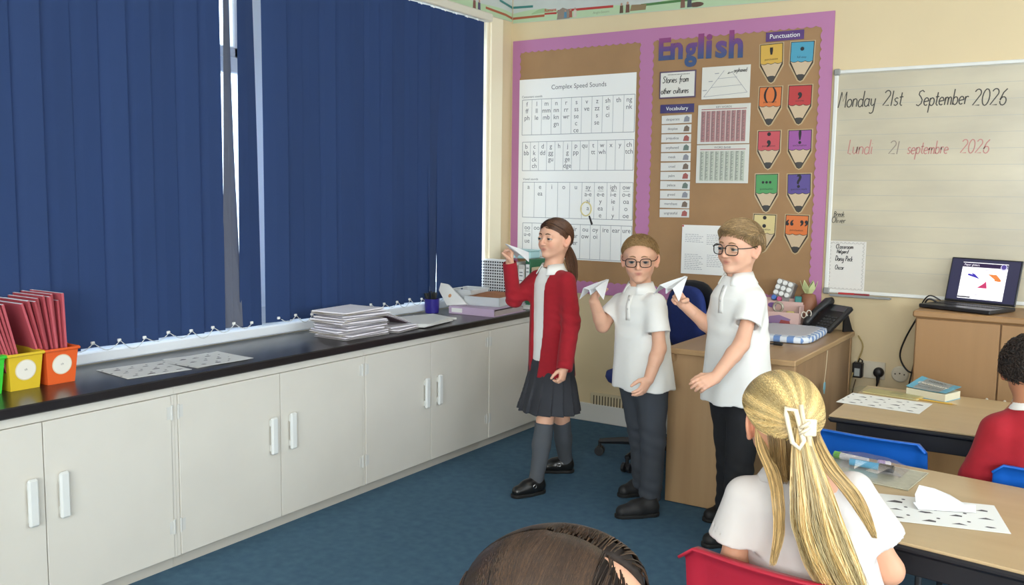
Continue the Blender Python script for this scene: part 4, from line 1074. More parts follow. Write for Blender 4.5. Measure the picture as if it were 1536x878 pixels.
# lap tray with blue check
t = thing('lap_tray', 'cushioned lap tray with a blue check edge lying on the desk', 'tray', (1.965, -0.49, DK), R(2))
n = 36
def rr_ring(s, z_, w=0.165, d=0.235): return [np.append(np.array(sq(2*PI*(j+0.5)/n, w*s, d*s, 6)), z_) for j in range(n)]
P = np.array([rr_ring(0.9, 0.001), rr_ring(0.985, 0.004), rr_ring(1.0, 0.016), rr_ring(0.985, 0.028), rr_ring(0.93, 0.032), rr_ring(0.86, 0.0325)]); k = len(P)
F = [(i*n+j, i*n+(j+1) % n, (i+1)*n+(j+1) % n, (i+1)*n+j) for i in range(k-1) for j in range(n)]+[list(range(n))[::-1], [(k-1)*n+j for j in range(n)]]
mc = M('check_cloth', 'd5dbe3', rough=0.8)
nt = mc.node_tree; tc = nt.nodes.new('ShaderNodeTexCoord'); ck = nt.nodes.new('ShaderNodeTexChecker'); ck.inputs['Scale'].default_value = 32
ck.inputs['Color1'].default_value = (*lin('d9dfe6'), 1); ck.inputs['Color2'].default_value = (*lin('6f90c4'), 1)
nt.links.new(tc.outputs['Object'], ck.inputs['Vector']); nt.links.new(ck.outputs['Color'], nt.nodes['Principled BSDF'].inputs['Base Color'])
b = MB(); b.add(P.reshape(-1, 3), F); b.build('cushion', mc, t, smooth=True)
b = MB(); P = np.array([rr_ring(0.84, 0.0328), rr_ring(0.83, 0.0345), rr_ring(0.6, 0.0346)]); k = 3
b.add(P.reshape(-1, 3), [(i*n+j, i*n+(j+1) % n, (i+1)*n+(j+1) % n, (i+1)*n+j) for i in range(2) for j in range(n)]+[[2*n+j for j in range(n)]]); b.build('tray_top', M('tray_top_white', 'c9ccd6', rough=0.4), t)
t = thing('glasses_case', 'small black cable end lying at the front of the lap tray', 'cable', (2.02, -0.80, DK))
b = MB(); b.tube([(-0.2, 0.02, 0.004), (-0.1, -0.012, 0.004), (-0.02, 0, 0.005)], 0.003, 6); b.build('cable', m_blk, t); b = MB(); b.box((0.0, 0, 0.007), (0.045, 0.018, 0.013), bev=0.004); b.build('plug_end', m_blk, t)
t.name = 'cable_end'
# pink desk organiser
t = thing('desk_organiser', 'pale pink desk organiser full of small things, beside the telephone', 'organiser', (1.845, -0.155, DK), R(4))
m_pink = M('pink_card', 'd3b0a8', rough=0.6)
b = MB()
for lo, hi in (((-0.11, -0.075, 0), (0.105, -0.071, 0.085)), ((-0.11, 0.061, 0), (0.105, 0.065, 0.145)), ((-0.11, -0.075, 0), (-0.106, 0.065, 0.12)), ((0.101, -0.075, 0), (0.105, 0.065, 0.12)), ((-0.11, -0.005, 0), (0.105, -0.001, 0.135)), ((-0.11, -0.075, 0), (0.105, 0.065, 0.004))): b.box2(lo, hi, 0.001)
b.build('organiser_box', m_pink, t)
b = MB(); b.prism([(-.07, .03), (-.02, .012), (.04, .012), (.06, .05), (.0, .07), (-.05, .06)], (0, -0.0755, 0), BU, BV, 0.001); b.build('printed_picture', M('mauve_print', '8c6f94', rough=0.6), t)
b = MB(); b.prism([(.0, .02), (.06, .02), (.055, .04), (.01, .045)], (0, -0.0766, 0), BU, BV, 0.0006); b.build('printed_picture', M('red_print', '9c4a46'), t)
b = MB(); b.disc((-0.055, -0.0055, 0.112), 0.022, BU, BV, 16, 0.001, r2=0.014); b.build('printed_picture', M('violet_print', '7b5798', rough=0.6), t)
items = [('tape_roll', 'silver roll of tape in the pink organiser', 'tape', (1.83, -0.185, DK+0.105), 'a8a08f'), ('yellow_eraser', 'pale yellow block in the pink organiser', 'block', (1.90, -0.2, DK+0.07), 'd6c77a'), ('teal_box', 'small teal box at the right of the pink organiser', 'box', (1.915, -0.12, DK+0.135), '2f7f7c')]
for nm, lab, cat, lc, c in items:
    t = thing(nm, lab, cat, lc)
    b = MB()
    if nm == 'tape_roll': b.tube([(0.024*math.cos(a), 0, 0.024*math.sin(a)) for a in np.linspace(0, 2*PI, 21)[:-1]], 0.007, 8, closed=True)
    elif nm == 'yellow_eraser': b.box((0, 0, 0), (0.045, 0.03, 0.035), rotz(0.4) @ rotx(0.3), 0.006)
    else: b.box((0, 0, 0), (0.034, 0.03, 0.055), rotz(0.2), 0.004)
    o = b.build(nm+'_body', M('item_'+c, c, rough=0.4, metal=0.3 if nm == 'tape_roll' else 0), t)
# marker pens seen end-on in a tilted rack
t = thing('marker_rack', 'tilted rack of marker pens seen end-on, above the pink organiser', 'rack', (1.825, -0.085, DK+0.19)); t.rotation_euler = (R(-14), R(14), 0)
b = MB(); b.box((0, 0.035, -0.01), (0.096, 0.07, 0.124), bev=0.003); b.build('rack_box', M('rack_grey', '9d9a96', rough=0.6), t)
for r_ in range(4):
    for c in range(3):
        if r_ == 3 and c == 2: continue
        x, z_ = -0.03+c*0.03, 0.034-r_*0.03
        colr = 'e4e4e0' if r_ < 3 else ('4a6fb8', 'c2547c')[c]
        lab = 'white-ended marker pen, %s of the %s row in the tilted rack' % (('left', 'middle', 'right')[c], ('top', 'second', 'third')[r_]) if r_ < 3 else ('%s-ended marker pen at the foot of the tilted rack' % ('blue', 'pink')[c])
        m_ = thing('marker_pen', lab, 'pen', (0, 0, 0), 0, 'marker pens in the rack'); m_.location = (Matrix.Translation(t.location) @ t.rotation_euler.to_matrix().to_4x4()) @ Vector((x, -0.004, z_)); m_.rotation_euler = t.rotation_euler
        b = MB(); b.lathe([(0.011, 0.0), (0.0135, 0.003), (0.0135, 0.02), (0.012, 0.022)], n=14, rot=rotx(R(-90)), c=(0, -0.02, 0)); b.build('cap', M('marker_'+colr, colr, rough=0.4), m_)
# ornament: brown pot with folded pale leaves
t = thing('potted_ornament', 'brown round ornament with pale green pointed leaves by the telephone', 'ornament', (1.955, -0.075, DK))
b = MB(); b.lathe([(0.02, 0), (0.036, 0.02), (0.046, 0.06), (0.046, 0.13), (0.036, 0.17), (0.02, 0.178)], n=20); b.build('pot', M('terracotta_brown', '8a5a40', rough=0.6), t, smooth=True)
for k in range(6):
    a = k*PI/3+0.3; b = MB(); d = np.array([math.cos(a), math.sin(a), 0]); s_ = np.array([-d[1], d[0], 0])
    P = np.array([[d*0.008+s_*w_*0.012+(0, 0, 0.172), d*0.03+s_*w_*0.02+(0, 0, 0.205), d*0.044+s_*w_*0.001+(0, 0, 0.245)] for w_ in (-1, 0, 1)]); b.grid(P, thick=0.002); lf = b.build('leaf', M('pale_leaf', 'c3cb92', rough=0.6), t)
    b = MB(); P = np.array([[d*0.0075+s_*w_*0.007+(0, 0, 0.178), d*0.0285+s_*w_*0.012+(0, 0, 0.206), d*0.04+s_*w_*0.001+(0, 0, 0.236)] for w_ in (-1, 0, 1)])-d*0.001; b.grid(P, thick=0.001); b.build('leaf_centre', M('dark_leaf', '4e5a38', rough=0.6), lf)
t = thing('scissors', 'pale handled scissors standing at the right of the organiser', 'scissors', (1.975, -0.19, DK))
b = MB(); b.tube([(0.0+0.012*math.cos(a)-0.008, 0, 0.075+0.016*math.sin(a)) for a in np.linspace(0, 2*PI, 15)[:-1]], 0.003, 6, closed=True); b.build('handle_loop', M('pale_grip', 'cfc9bb', rough=0.5), t)
b = MB(); b.tube([(0.018+0.012*math.cos(a), 0, 0.085+0.016*math.sin(a)) for a in np.linspace(0, 2*PI, 15)[:-1]], 0.003, 6, closed=True); b.build('handle_loop', M('pale_grip', 'cfc9bb'), t)
b = MB(); b.tube([(-0.006, 0, 0.06), (0.002, 0, 0.0)], 0.003, 6); b.tube([(0.016, 0, 0.07), (0.004, 0, 0.0)], 0.003, 6); b.build('blades', M('steel', '9a9c9e', metal=0.9, rough=0.3), t)
# telephone
t = thing('desk_telephone', 'black desk telephone propped on a stand at the back corner of the desk', 'telephone', (2.09, -0.15, DK), R(-34))
tl = rotx(R(38)); m_ph = M('phone_black', '252527', rough=0.4)
b = MB(); b.xf = (tl, np.array([0, -0.02, 0.05])); b.box((0, 0.02, 0), (0.17, 0.2, 0.028), bev=0.008); b.build('base', m_ph, t)
b = MB(); b.xf = (tl, np.array([0, -0.02, 0.05]))
b.tube([(-0.062, -0.085, 0.024), (-0.062, -0.06, 0.04), (-0.062, 0.02, 0.046), (-0.062, 0.10, 0.04), (-0.062, 0.125, 0.024)], [0.02, 0.022, 0.0165, 0.022, 0.02], 12); b.build('handset', m_ph, t, smooth=True)
k0 = None
for i in range(4):
    for j in range(5):
        b = MB(); b.xf = (tl, np.array([0, -0.02, 0.05])); b.box((-0.015+i*0.024, -0.06+j*0.02, 0.016), (0.016, 0.012, 0.006), bev=0.002); b.build('key', M('phone_key', '3a3a3d', rough=0.5), t)
b = MB(); b.xf = (tl, np.array([0, -0.02, 0.05])); b.box((0.022, 0.085, 0.015), (0.095, 0.04, 0.004), bev=0.001); b.build('display', M('phone_display', '4b5050', rough=0.2), t)
b = MB(); b.prism([(0.03, 0.0), (0.10, 0.0), (0.085, 0.012), (0.05, 0.10), (0.03, 0.095)], (0.06, 0, 0), (0, 1, 0), (0, 0, 1), 0.012); b.prism([(0.03, 0.0), (0.10, 0.0), (0.085, 0.012), (0.05, 0.10), (0.03, 0.095)], (-0.07, 0, 0), (0, 1, 0), (0, 0, 1), 0.012); b.box((0, -0.075, 0.012), (0.15, 0.03, 0.022), bev=0.004); b.build('stand', m_ph, t)

# ---------------------------------------------------------------- sockets, plugs and cables on the back wall
m_sock = M('socket_white', 'd5cdb8', rough=0.4)
t = thing('double_socket', 'double wall socket with two black plugs between desk and cupboard', 'socket', (2.272, -0.001, 0.519))
b = MB(); b.box((0, -0.006, 0), (0.15, 0.012, 0.09), bev=0.003); b.build('socket_plate', m_sock, t)
for x in (-0.02, 0.062):
    b = MB(); b.box((x, -0.0135, 0.024), (0.012, 0.004, 0.018), bev=0.001); b.build('rocker_switch', m_sock, t)
t = thing('power_adapter', 'black power adapter plugged into the left of the socket', 'adapter', (2.218, -0.0135, 0.517))
b = MB(); b.box((0, -0.022, 0), (0.05, 0.042, 0.08), bev=0.005); b.build('body', m_blk, t); b = MB(); b.box((0.0, -0.0435, -0.01), (0.026, 0.002, 0.04)); b.build('rating_label', M('label_grey', 'a9b0ae', rough=0.5), t)
b = MB(); b.tube([(0.0, -0.02, 0.04), (0.005, -0.02, 0.06), (0.02, -0.02, 0.05), (0.015, -0.018, 0.02)], 0.004, 6); b.build('lead', m_blk, t)
t = thing('mains_plug', 'black mains plug in the right of the socket', 'plug', (2.318, -0.0135, 0.512))
b = MB(); b.lathe([(0.026, 0), (0.027, 0.004), (0.024, 0.026), (0.012, 0.032)], n=16, rot=rotx(R(90))); b.build('body', m_blk, t, smooth=True); b = MB(); b.tube([(0, -0.02, -0.01), (0.0, -0.024, -0.05), (-0.004, -0.02, -0.07), (-0.006, -0.016, -0.2), (-0.02, -0.02, -0.47)], [0.012, 0.007, 0.004, 0.0035, 0.0035], 7); b.build('lead', m_blk, t)
t = thing('round_socket', 'round white wall outlet beside the double socket', 'socket', (2.418, -0.001, 0.512))
b = MB(); b.lathe([(0.042, 0), (0.042, 0.006), (0.036, 0.009), (0.01, 0.009)], n=24, rot=rotx(R(90))); b.build('cover', m_sock, t)
for i in range(3): 
    b = MB(); b.lathe([(0.004, 0), (0.004, 0.0015)], n=8, rot=rotx(R(90)), c=(-0.022+0.022*i, -0.0085, 0.004*(i == 1))); b.build('screw', M('dark_slot', '4b4234'), t)
def cable(label, path, r=0.004, mat=None, name='cable', group=None):
    P = np.array(path, float); n = len(P); tt = np.linspace(0, n-1, (n-1)*6+1); Q = []
    for u in tt:
        i = min(int(u), n-2); f = u-i; p0 = P[max(0, i-1)]; p1 = P[i]; p2 = P[i+1]; p3 = P[min(n-1, i+2)]
        Q.append(0.5*((2*p1)+(p2-p0)*f+(2*p0-5*p1+4*p2-p3)*f*f+(-p0+3*p1-3*p2+p3)*f**3))
    c = Q[0]; b = MB(); b.tube(np.array(Q)-c, r, 7); o = b.build(name, mat or m_blk, None, smooth=True); o.location = c
    return tagp(o, label, 'cable', group)
m_cream_c = M('cream_cable', 'b59f66', rough=0.6)
cable('cream cable hanging down behind the desk corner to the floor', [(2.215, -0.06, 0.70), (2.235, -0.03, 0.64), (2.21, -0.025, 0.55), (2.19, -0.07, 0.45), (2.17, -0.04, 0.2), (2.16, -0.05, 0.006)], 0.0035, m_cream_c)
cable('brown cable hanging in a loop below the black power adapter', [(2.215, -0.065, 0.47), (2.20, -0.05, 0.38), (2.24, -0.04, 0.32), (2.262, -0.05, 0.2), (2.25, -0.05, 0.006)], 0.0032, M('brown_cable', '5d4c33', rough=0.6))

# ---------------------------------------------------------------- low cupboard with the laptop
m_beech = M('beech_veneer', 'a67f55', rough=0.45, var=0.1, vscale=12, stretch=(1, 1, 0.07), col2='99744c')
t = thing('storage_cupboard', 'light wooden double-door cupboard under the laptop', 'cupboard', (2.897, -0.25, 0)); of = tuple(t.location)
def cp(nm, a, c, m_, bev=0.002, par=None):
    b = MB(); b.box2(a, c, bev); return b.build(nm, m_, par or t, off=of)
cp('carcass', (2.545, -0.44, 0.0), (3.25, -0.03, 0.866), m_beech)
cp('top', (2.535, -0.465, 0.868), (3.26, -0.02, 0.898), m_beech, 0.006)
for x0, x1, hx in ((2.552, 2.894, 2.862), (2.900, 3.243, 2.932)):
    d = cp('door', (x0, -0.459, 0.06), (x1, -0.441, 0.862), m_beech, 0.002)
    cp('handle', (hx-0.006, -0.482, 0.44), (hx+0.006, -0.46, 0.53), M('pale_handle', 'd8d2c4', rough=0.35), 0.004, d)
# laptop
t = thing('laptop', 'open black laptop showing coloured gliders, on the wooden cupboard', 'laptop', (2.735, -0.28, 0.8985), R(-21))
m_lap = M('laptop_black', '1d1d21', rough=0.4); m_bez = M('laptop_bezel', '2e2d40', rough=0.3)
b = MB(); b.box((0, 0, 0.011), (0.335, 0.235, 0.018), bev=0.004); b.build('base', m_lap, t)
kb = MB(); kb.box((0, 0.03, 0.0203), (0.29, 0.11, 0.001)); kb.build('keyboard', M('keyboard_dark', '27282b', rough=0.6), t)
for i in range(13):
    for j in range(5):
        b = MB(); b.box((-0.132+i*0.022, -0.012+j*0.021, 0.0215), (0.0185, 0.0175, 0.002), bev=0.0006)
        if i == 0 and j == 0: k0 = b.build('key', m_lap, t); kx = (-0.132, -0.012)
        else:
            o = k0.copy(); COL.objects.link(o); o.location = (i*0.022, j*0.021, 0)
b = MB(); b.box((0, -0.075, 0.0203), (0.09, 0.055, 0.0006)); b.build('touchpad', M('touchpad', '3a3a3c', rough=0.3), t)
ts = rotx(R(-14)); xf = (ts, np.array([0, 0.112, 0.022]))
b = MB(); b.xf = xf; b.box((0, 0, 0.108), (0.335, 0.008, 0.216), bev=0.003); scr = b.build('lid', m_lap, t)
b = MB(); b.xf = xf; b.box((0, -0.0045, 0.11), (0.32, 0.0012, 0.2)); b.build('display', M('display_navy', '34334c', rough=0.25, emit=0.35), scr)
b = MB(); b.xf = xf; b.box((0, -0.0056, 0.107), (0.212, 0.001, 0.176)); b.build('slide', M('slide_white', 'efedf2', rough=0.3, emit=0.75), scr)
b = MB(); b.xf = xf; b.box((0, -0.0066, 0.182), (0.212, 0.001, 0.02)); b.build('title_bar', M('slide_violet', '2b1d3e', rough=0.3, emit=0.6), scr)
b = MB(); b.xf = xf; put_text(b, 'Paper gliders', (-0.098, -0.0076, 0.178), BU, BV, 0.014, 'l'); b.build('lettering', M('slide_text', 'e6e2ee', emit=0.6), scr)
b = MB(); b.xf = xf; b.disc((0.088, -0.0076, 0.178), 0.0155, BU, BV, 20, 0.0006); b.build('emblem', M('emblem_grey', 'b9b6cc', emit=0.5), scr)
b = MB(); b.xf = xf; b.disc((0.088, -0.0084, 0.18), 0.011, BU, BV, 20, 0.0004); b.build('emblem', M('emblem_violet', '4b3d86', emit=0.5), scr)
for nm, c, polys in (('blue_glider', '3a2f9c', [[(-.075, .132), (-.02, .118), (-.012, .114), (-.04, .138), (-.06, .146), (-.05, .136), (-.072, .14)]]), ('orange_glider', 'c9743a', [[(.02, .142), (.06, .142), (.085, .118), (.083, .11), (.056, .112), (.054, .12), (.03, .136)]]), ('red_glider', 'b0325f', [[(-.02, .074), (.026, .074), (.018, .108), (.006, .094)]])):
    b = MB(); b.xf = xf
    for p in polys: b.prism(p, (0, -0.0062, 0), BU, BV, 0.0008)
    b.build(nm, M('slide_'+c, c, emit=0.6), scr)
b = MB(); b.xf = xf
b.box((0, -0.0063, 0.162), (0.13, 0.0008, 0.0022)); b.box((-0.005, -0.0063, 0.04), (0.14, 0.0008, 0.002)); b.build('slide_text', M('slide_greytext', 'a39fa6', emit=0.5), scr)
b = MB(); b.xf = xf; b.box((-0.075, -0.0063, 0.026), (0.06, 0.0008, 0.006)); b.build('slide_bar', M('slide_dark', '3a373d', emit=0.3), scr)
cable('black cables looping from the laptop down the left side of the wooden cupboard', [(2.60, -0.20, 0.915), (2.56, -0.22, 0.93), (2.525, -0.18, 0.86), (2.455, -0.12, 0.72), (2.43, -0.10, 0.62), (2.47, -0.10, 0.55), (2.515, -0.12, 0.57), (2.522, -0.14, 0.72), (2.527, -0.17, 0.88)], 0.0045)
cable('thinner black cable trailing from the laptop to the floor past the round outlet', [(2.61, -0.18, 0.925), (2.56, -0.20, 0.945), (2.518, -0.16, 0.87), (2.50, -0.08, 0.72), (2.49, -0.05, 0.6), (2.47, -0.06, 0.45), (2.44, -0.06, 0.2), (2.40, -0.08, 0.006)], 0.0035)

# ================================================================ CLASS TABLES AND CHAIRS
m_ttop = M('table_laminate', 'c6ac84', rough=0.35, var=0.07, vscale=10, stretch=(0.15, 1, 1), col2='b99e76')
m_tedge = M('dark_table_edge', '1d1c20', rough=0.45); m_frame = M('navy_metal_frame', '2a3140', rough=0.4, spec=0.4)
def class_table(label, x, y, rz, w, d, h, edge=0.022, rail=0.06):
    t = thing('class_table', label, 'table', (x, y, 0), rz, 'class tables')
    b = MB(); b.box((0, 0, h-0.004), (w-0.006, d-0.006, 0.008), bev=0.002); b.build('tabletop', m_ttop, t)
    b = MB(); b.box((0, 0, h-0.0055-edge/2), (w, d, edge), bev=0.008); b.build('edge_band', m_tedge, t)
    for s in (-1, 1):
        b = MB(); b.box((0, s*(d/2-0.035), h-0.006-edge-rail/2), (w-0.06, 0.025, rail), bev=0.003); b.build('frame_rail', m_tedge, t)
        b = MB(); b.box((s*(w/2-0.035), 0, h-0.006-edge-rail/2), (0.025, d-0.08, rail), bev=0.003); b.build('frame_rail', m_tedge, t)
    for sx in (-1, 1):
        for sy in (-1, 1):
            lx, ly = sx*(w/2-0.035), sy*(d/2-0.05)
            b = MB(); b.tube([(lx-sx*0.10, ly, h-0.075), (lx-sx*0.03, ly, h-0.068), (lx, ly, h-0.11), (lx, ly, 0.012)], 0.0165, 10); lg = b.build('leg', m_frame, t)
            b = MB(); b.cyl((lx, ly, 0), (lx, ly, 0.02), 0.02, n=10); b.build('foot_cap', m_blk, lg)
    return t
class_table('class table nearer the back wall with a thick book on it', 2.98, -1.185, 0, 1.1, 0.665, 0.60)
class_table('nearest class table with the white paper plane on it', 3.09, -2.415, R(-7.5), 1.1, 0.66, 0.60, 0.022, 0.055)

def school_chair(label, x, y, rz, mat, back_top=0.63, sh=0.35, w=0.36):
    """polypropylene chair; local +y is the direction the sitter faces, the back is at -y"""
    t = thing('school_chair', label, 'chair', (x, y, 0), rz, 'plastic school chairs')
    n, m = 15, 19
    P = np.zeros((m, n, 3))
    for i in range(m):
        f = i/(m-1)
        # profile from the front lip of the seat to the top roll of the back
        if f < 0.42: u = f/0.42; yy = 0.19-0.34*u; zz = sh-0.02*math.sin(u*PI)*0.7-0.02*(1-u)**4
        elif f < 0.55: u = (f-0.42)/0.13; a = u*PI/2*0.92; yy = -0.15-0.06*math.sin(a); zz = sh+0.06*(1-math.cos(a))
        elif f < 0.93: u = (f-0.55)/0.38; yy = -0.208-0.035*u; zz = sh+0.054+(back_top-sh-0.06)*u
        else: u = (f-0.93)/0.07; a = u*PI*0.75; yy = -0.243-0.018*(1-math.cos(a)); zz = back_top-0.006+0.014*math.sin(a)
        ww = w/2*(0.96+0.04*math.sin(f*3)) if f < 0.5 else w/2*(0.97+0.03*math.cos((f-.5)*3))
        for j in range(n):
            s = -1+2*j/(n-1); e = max(0, abs(s)-0.88)/0.12
            crv = (0.018*s*s if f > 0.5 else 0.0)
            P[i, j] = (s*ww, yy+crv-(0.02*e if f > 0.5 else 0), zz-(0.02*e if f < 0.5 else 0)-(0.02*e*e if f > 0.9 else 0))
    b = MB(); b.grid(P, thick=0.006); b.build('seat_shell', mat, t, smooth=True)
    mm = M('chair_tube', '3a3d42', rough=0.35, metal=0.6)
    for s in (-1, 1):
        for (y0, y1) in ((0.13, 0.17), (-0.12, -0.2)):
            b = MB(); b.tube([(s*0.12, y0*0.9, sh-0.035), (s*0.15, y0, sh-0.04), (s*0.17, y1, 0.012)], 0.011, 8); lg = b.build('leg', mm, t)
            b = MB(); b.cyl((s*0.17, y1, 0.0), (s*0.17, y1, 0.02), 0.0135, n=8); b.build('foot_cap', m_blk, lg)
        b = MB(); b.tube([(s*0.12, 0.14, sh-0.034), (s*0.12, -0.13, sh-0.034)], 0.011, 8); b.build('side_rail', mm, t)
    return t
m_cblue = M('blue_polypropylene', '1560c0', rough=0.38); m_cred = M('red_polypropylene', 'b8243a', rough=0.42, bump=0.1, bscale=600)
school_chair('blue plastic chair, empty, between the two class tables', 2.665, -1.655, R(-3), m_cblue)
school_chair('blue plastic chair the boy in the red jumper sits on', 3.21, -1.765, R(-2), m_cblue)
school_chair('red plastic chair the girl at the bottom edge sits on, below the frame', 2.81, -4.17, R(-80), m_cred)
school_chair('red plastic chair with the blonde girl on it', 2.715, -2.865, R(-8), m_cred, back_top=0.615)

TZ = 0.6002
# on the back table
worksheet('printed worksheet lying on the back class table', 2.565, -1.185, TZ, R(-4), 0.31, 0.22, 'worksheets on the tables', 7)
t = thing('thick_book', 'thick paperback with a blue and grey cover on the back class table', 'book', (2.705, -0.935, TZ), R(-20))
b = MB(); b.box2((-0.082, -0.06, 0.002), (0.082, 0.06, 0.031)); b.build('pages', M('cream_pages', 'd9d2b8', rough=0.8), t)
b = MB(); b.box2((-0.084, -0.061, 0), (0.084, 0.062, 0.002)); b.build('back_cover', M('book_blue', '5aa3bd', rough=0.4), t)
b = MB(); n = 7; P = np.array([[(-0.084+0.168*i/(n-1), -0.061+0.123*j/4, 0.0335+0.012*(i/(n-1)-0.5)**2+0.028*(j/4)*(1-i/(n-1)*0.6)) for j in range(5)] for i in range(n)]); b.grid(P, thick=0.0015); cv = b.build('front_cover', M('book_blue', '5aa3bd'), t)
P2 = P[1:-1].copy(); P2[..., 2] += 0.0018; b = MB(); b.grid(P2, thick=0.0002); b.build('cover_panel', M('cover_grey', '8d9190', rough=0.4), cv)
def onP(u, v): return np.array([-0.084+0.168*u, -0.061+0.123*v, 0.0335+0.012*(u-0.5)**2+0.028*v*(1-u*0.6)+0.0012])
b = MB(); U_ = onP(0.85, 0.5)-onP(0.15, 0.5); U_ /= np.linalg.norm(U_); V_ = onP(0.5, 0.9)-onP(0.5, 0.1); V_ /= np.linalg.norm(V_)
put_text(b, 'Dictionary', onP(0.5, 0.42)+(0, 0, 0.0035), U_, V_, 0.03, bold=0.02); b.build('title', M('title_cream', 'e3ded0', rough=0.4), cv)
b = MB(); put_text(b, 'SCHOOL', onP(0.5, 0.74)+(0, 0, 0.0035), U_, V_, 0.02); put_text(b, 'for young writers', onP(0.5, 0.2)+(0, 0, 0.0035), U_, V_, 0.014); b.build('subtitle', m_ink, cv)
t = thing('yellow_folder', 'pale yellow folder in a clear sleeve lying behind the worksheet', 'folder', (2.565, -1.0, TZ), R(-10))
b = MB(); b.box((0, 0, 0.003), (0.22, 0.09, 0.005), bev=0.001); b.build('folder_card', M('yellow_card', 'd3c287', rough=0.6), t)
b = MB(); b.box((-0.03, -0.005, 0.0075), (0.26, 0.12, 0.0012)); b.build('clear_sleeve', M_glass('clear_plastic', (0.95, 0.97, 0.97), 0.1, 0.1), t)
b = MB(); b.box((0.01, 0.01, 0.006), (0.05, 0.03, 0.001)); b.build('label', M('faint_print', 'b8ac80', rough=0.6), t)
t = thing('pencil', 'wooden pencil lying in front of the thick book', 'pencil', (2.725, -1.045, TZ), R(-8))
b = MB(); b.cyl((-0.085, 0, 0.0038), (0.07, 0, 0.0038), 0.0038, n=6); b.build('shaft', M('pencil_yellow', 'b98a35', rough=0.4), t); b = MB(); b.cyl((0.07, 0, 0.0038), (0.088, 0, 0.0038), 0.0038, 0.0006, n=6); b.build('tip', M('pencil_wood', 'caa878', rough=0.6), t)
# on the front table
worksheet('printed worksheet on the nearest table, half under the paper plane', 2.936, -2.452, TZ, R(15), 0.305, 0.215, 'worksheets on the tables', 8)
t = thing('plastic_mat', 'greenish grey clear plastic sheet lying at the far left of the nearest table', 'mat', (2.72, -2.19, TZ), R(-6))
b = MB(); b.box((0, 0, 0.0012), (0.27, 0.21, 0.002)); b.build('mat_sheet', M('mat_grey', 'a9a794', rough=0.15, coat=0.6, var=0.1, vscale=60), t)
b = MB()
for s in (-1, 1): b.box((0, s*0.104, 0.0016), (0.27, 0.002, 0.0028)); b.box((s*0.134, 0, 0.0016), (0.002, 0.21, 0.0028))
b.build('mat_edge', M('mat_edge', 'cfcab2', rough=0.3), t)
m_clear = M_glass('clear_wrap', (0.93, 0.9, 0.96), 0.16, 0.08)
t = thing('pen_pack', 'clear plastic pack on the grey mat holding a blue marker', 'pack', (2.695, -2.14, TZ+0.0025), R(-4))
n = 8; P = np.zeros((n, n, 3))
for i in range(n):
    for j in range(n): u, v = -1+2*i/(n-1), -1+2*j/(n-1); P[i, j] = (u*0.115, v*0.058, 0.003+0.032*(1-u**4)*(1-v**4)+0.002*math.sin(9*u+5*v))
b = MB(); b.grid(P); b.build('film', m_clear, t)
for nm, lab, cat, lc, c1, c2 in (('blue_marker', 'sky blue marker with a black cap inside the clear pack', 'pen', (2.705, -2.165, TZ+0.0155), '55b3d4', '2f2d2c'), ('green_marker', 'white marker with a green end inside the clear pack', 'pen', (2.665, -2.12, TZ+0.0145), 'd9d9d2', '6db04a')):
    p = thing(nm, lab, cat, lc, R(-4 if c2 == '2f2d2c' else -12))
    sg = 1 if c2 == '2f2d2c' else -1
    b = MB(); b.cyl((-0.05*1, 0, 0), (0.035, 0, 0), 0.0105, n=14); b.build('barrel', M('mk_'+c1, c1, rough=0.4), p)
    b = MB(); b.cyl((0.035 if sg > 0 else -0.07, 0, 0), (0.075 if sg > 0 else -0.05, 0, 0), 0.0115, n=14); b.build('cap', M('mk_'+c2, c2, rough=0.3), p)
t = thing('eraser', 'white eraser inside the clear pack behind the blue marker', 'eraser', (2.745, -2.13, TZ+0.014), R(10))
b = MB(); b.box((0, 0, 0), (0.04, 0.026, 0.02), bev=0.004); b.build('block', m_plastic_w, t); b = MB(); b.box((-0.006, 0, 0.0003), (0.02, 0.0265, 0.0205), bev=0.001); b.build('sleeve', M('violet_sleeve', 'b59cc4', rough=0.5), t)

m_plane = M('plane_paper', 'eceef0', rough=0.7, trans=0.12)
def paper_plane(label, loc, fwd, up, L=0.2, span=0.1, droop=0.25, keel=0.03):
    """folded dart: nose along fwd; wings spread sideways, keel hangs below"""
    t = thing('paper_plane', label, 'paper plane', loc, 0, 'folded paper planes')
    f = np.array(fwd, float); f /= np.linalg.norm(f); u = np.array(up, float); u -= f*(u@f); u /= np.linalg.norm(u); s = np.cross(f, u)
    for sg in (-1, 1):
        b = MB(); P = np.array([[f*L*0.55+s*sg*0.002, f*L*0.55+s*sg*0.004, f*L*0.53+s*sg*0.008], [f*0+s*sg*0.002, f*0+s*sg*span*0.3+u*0.006, f*-0.02*L+s*sg*span*0.62-u*droop*span*0.5], [-f*L*0.45+s*sg*0.002, -f*L*0.45+s*sg*span*0.5+u*0.008, -f*L*0.45+s*sg*span-u*droop*span]])
        if sg < 0: P = P[:, ::-1]
        b.grid(P, thick=0.0012); w = b.build('wing', m_plane, t)
    b = MB(); n_ = s*0.0022
    Pk = np.array([f*L*0.55, -f*L*0.45, -f*L*0.45-u*keel, f*L*0.2-u*keel*0.55])
    b.add(np.vstack([Pk-n_, Pk+n_]), [(0, 1, 2, 3), (7, 6, 5, 4), (0, 4, 5, 1), (1, 5, 6, 2), (2, 6, 7, 3), (3, 7, 4, 0)]); b.build('keel', m_plane, t)
    return t
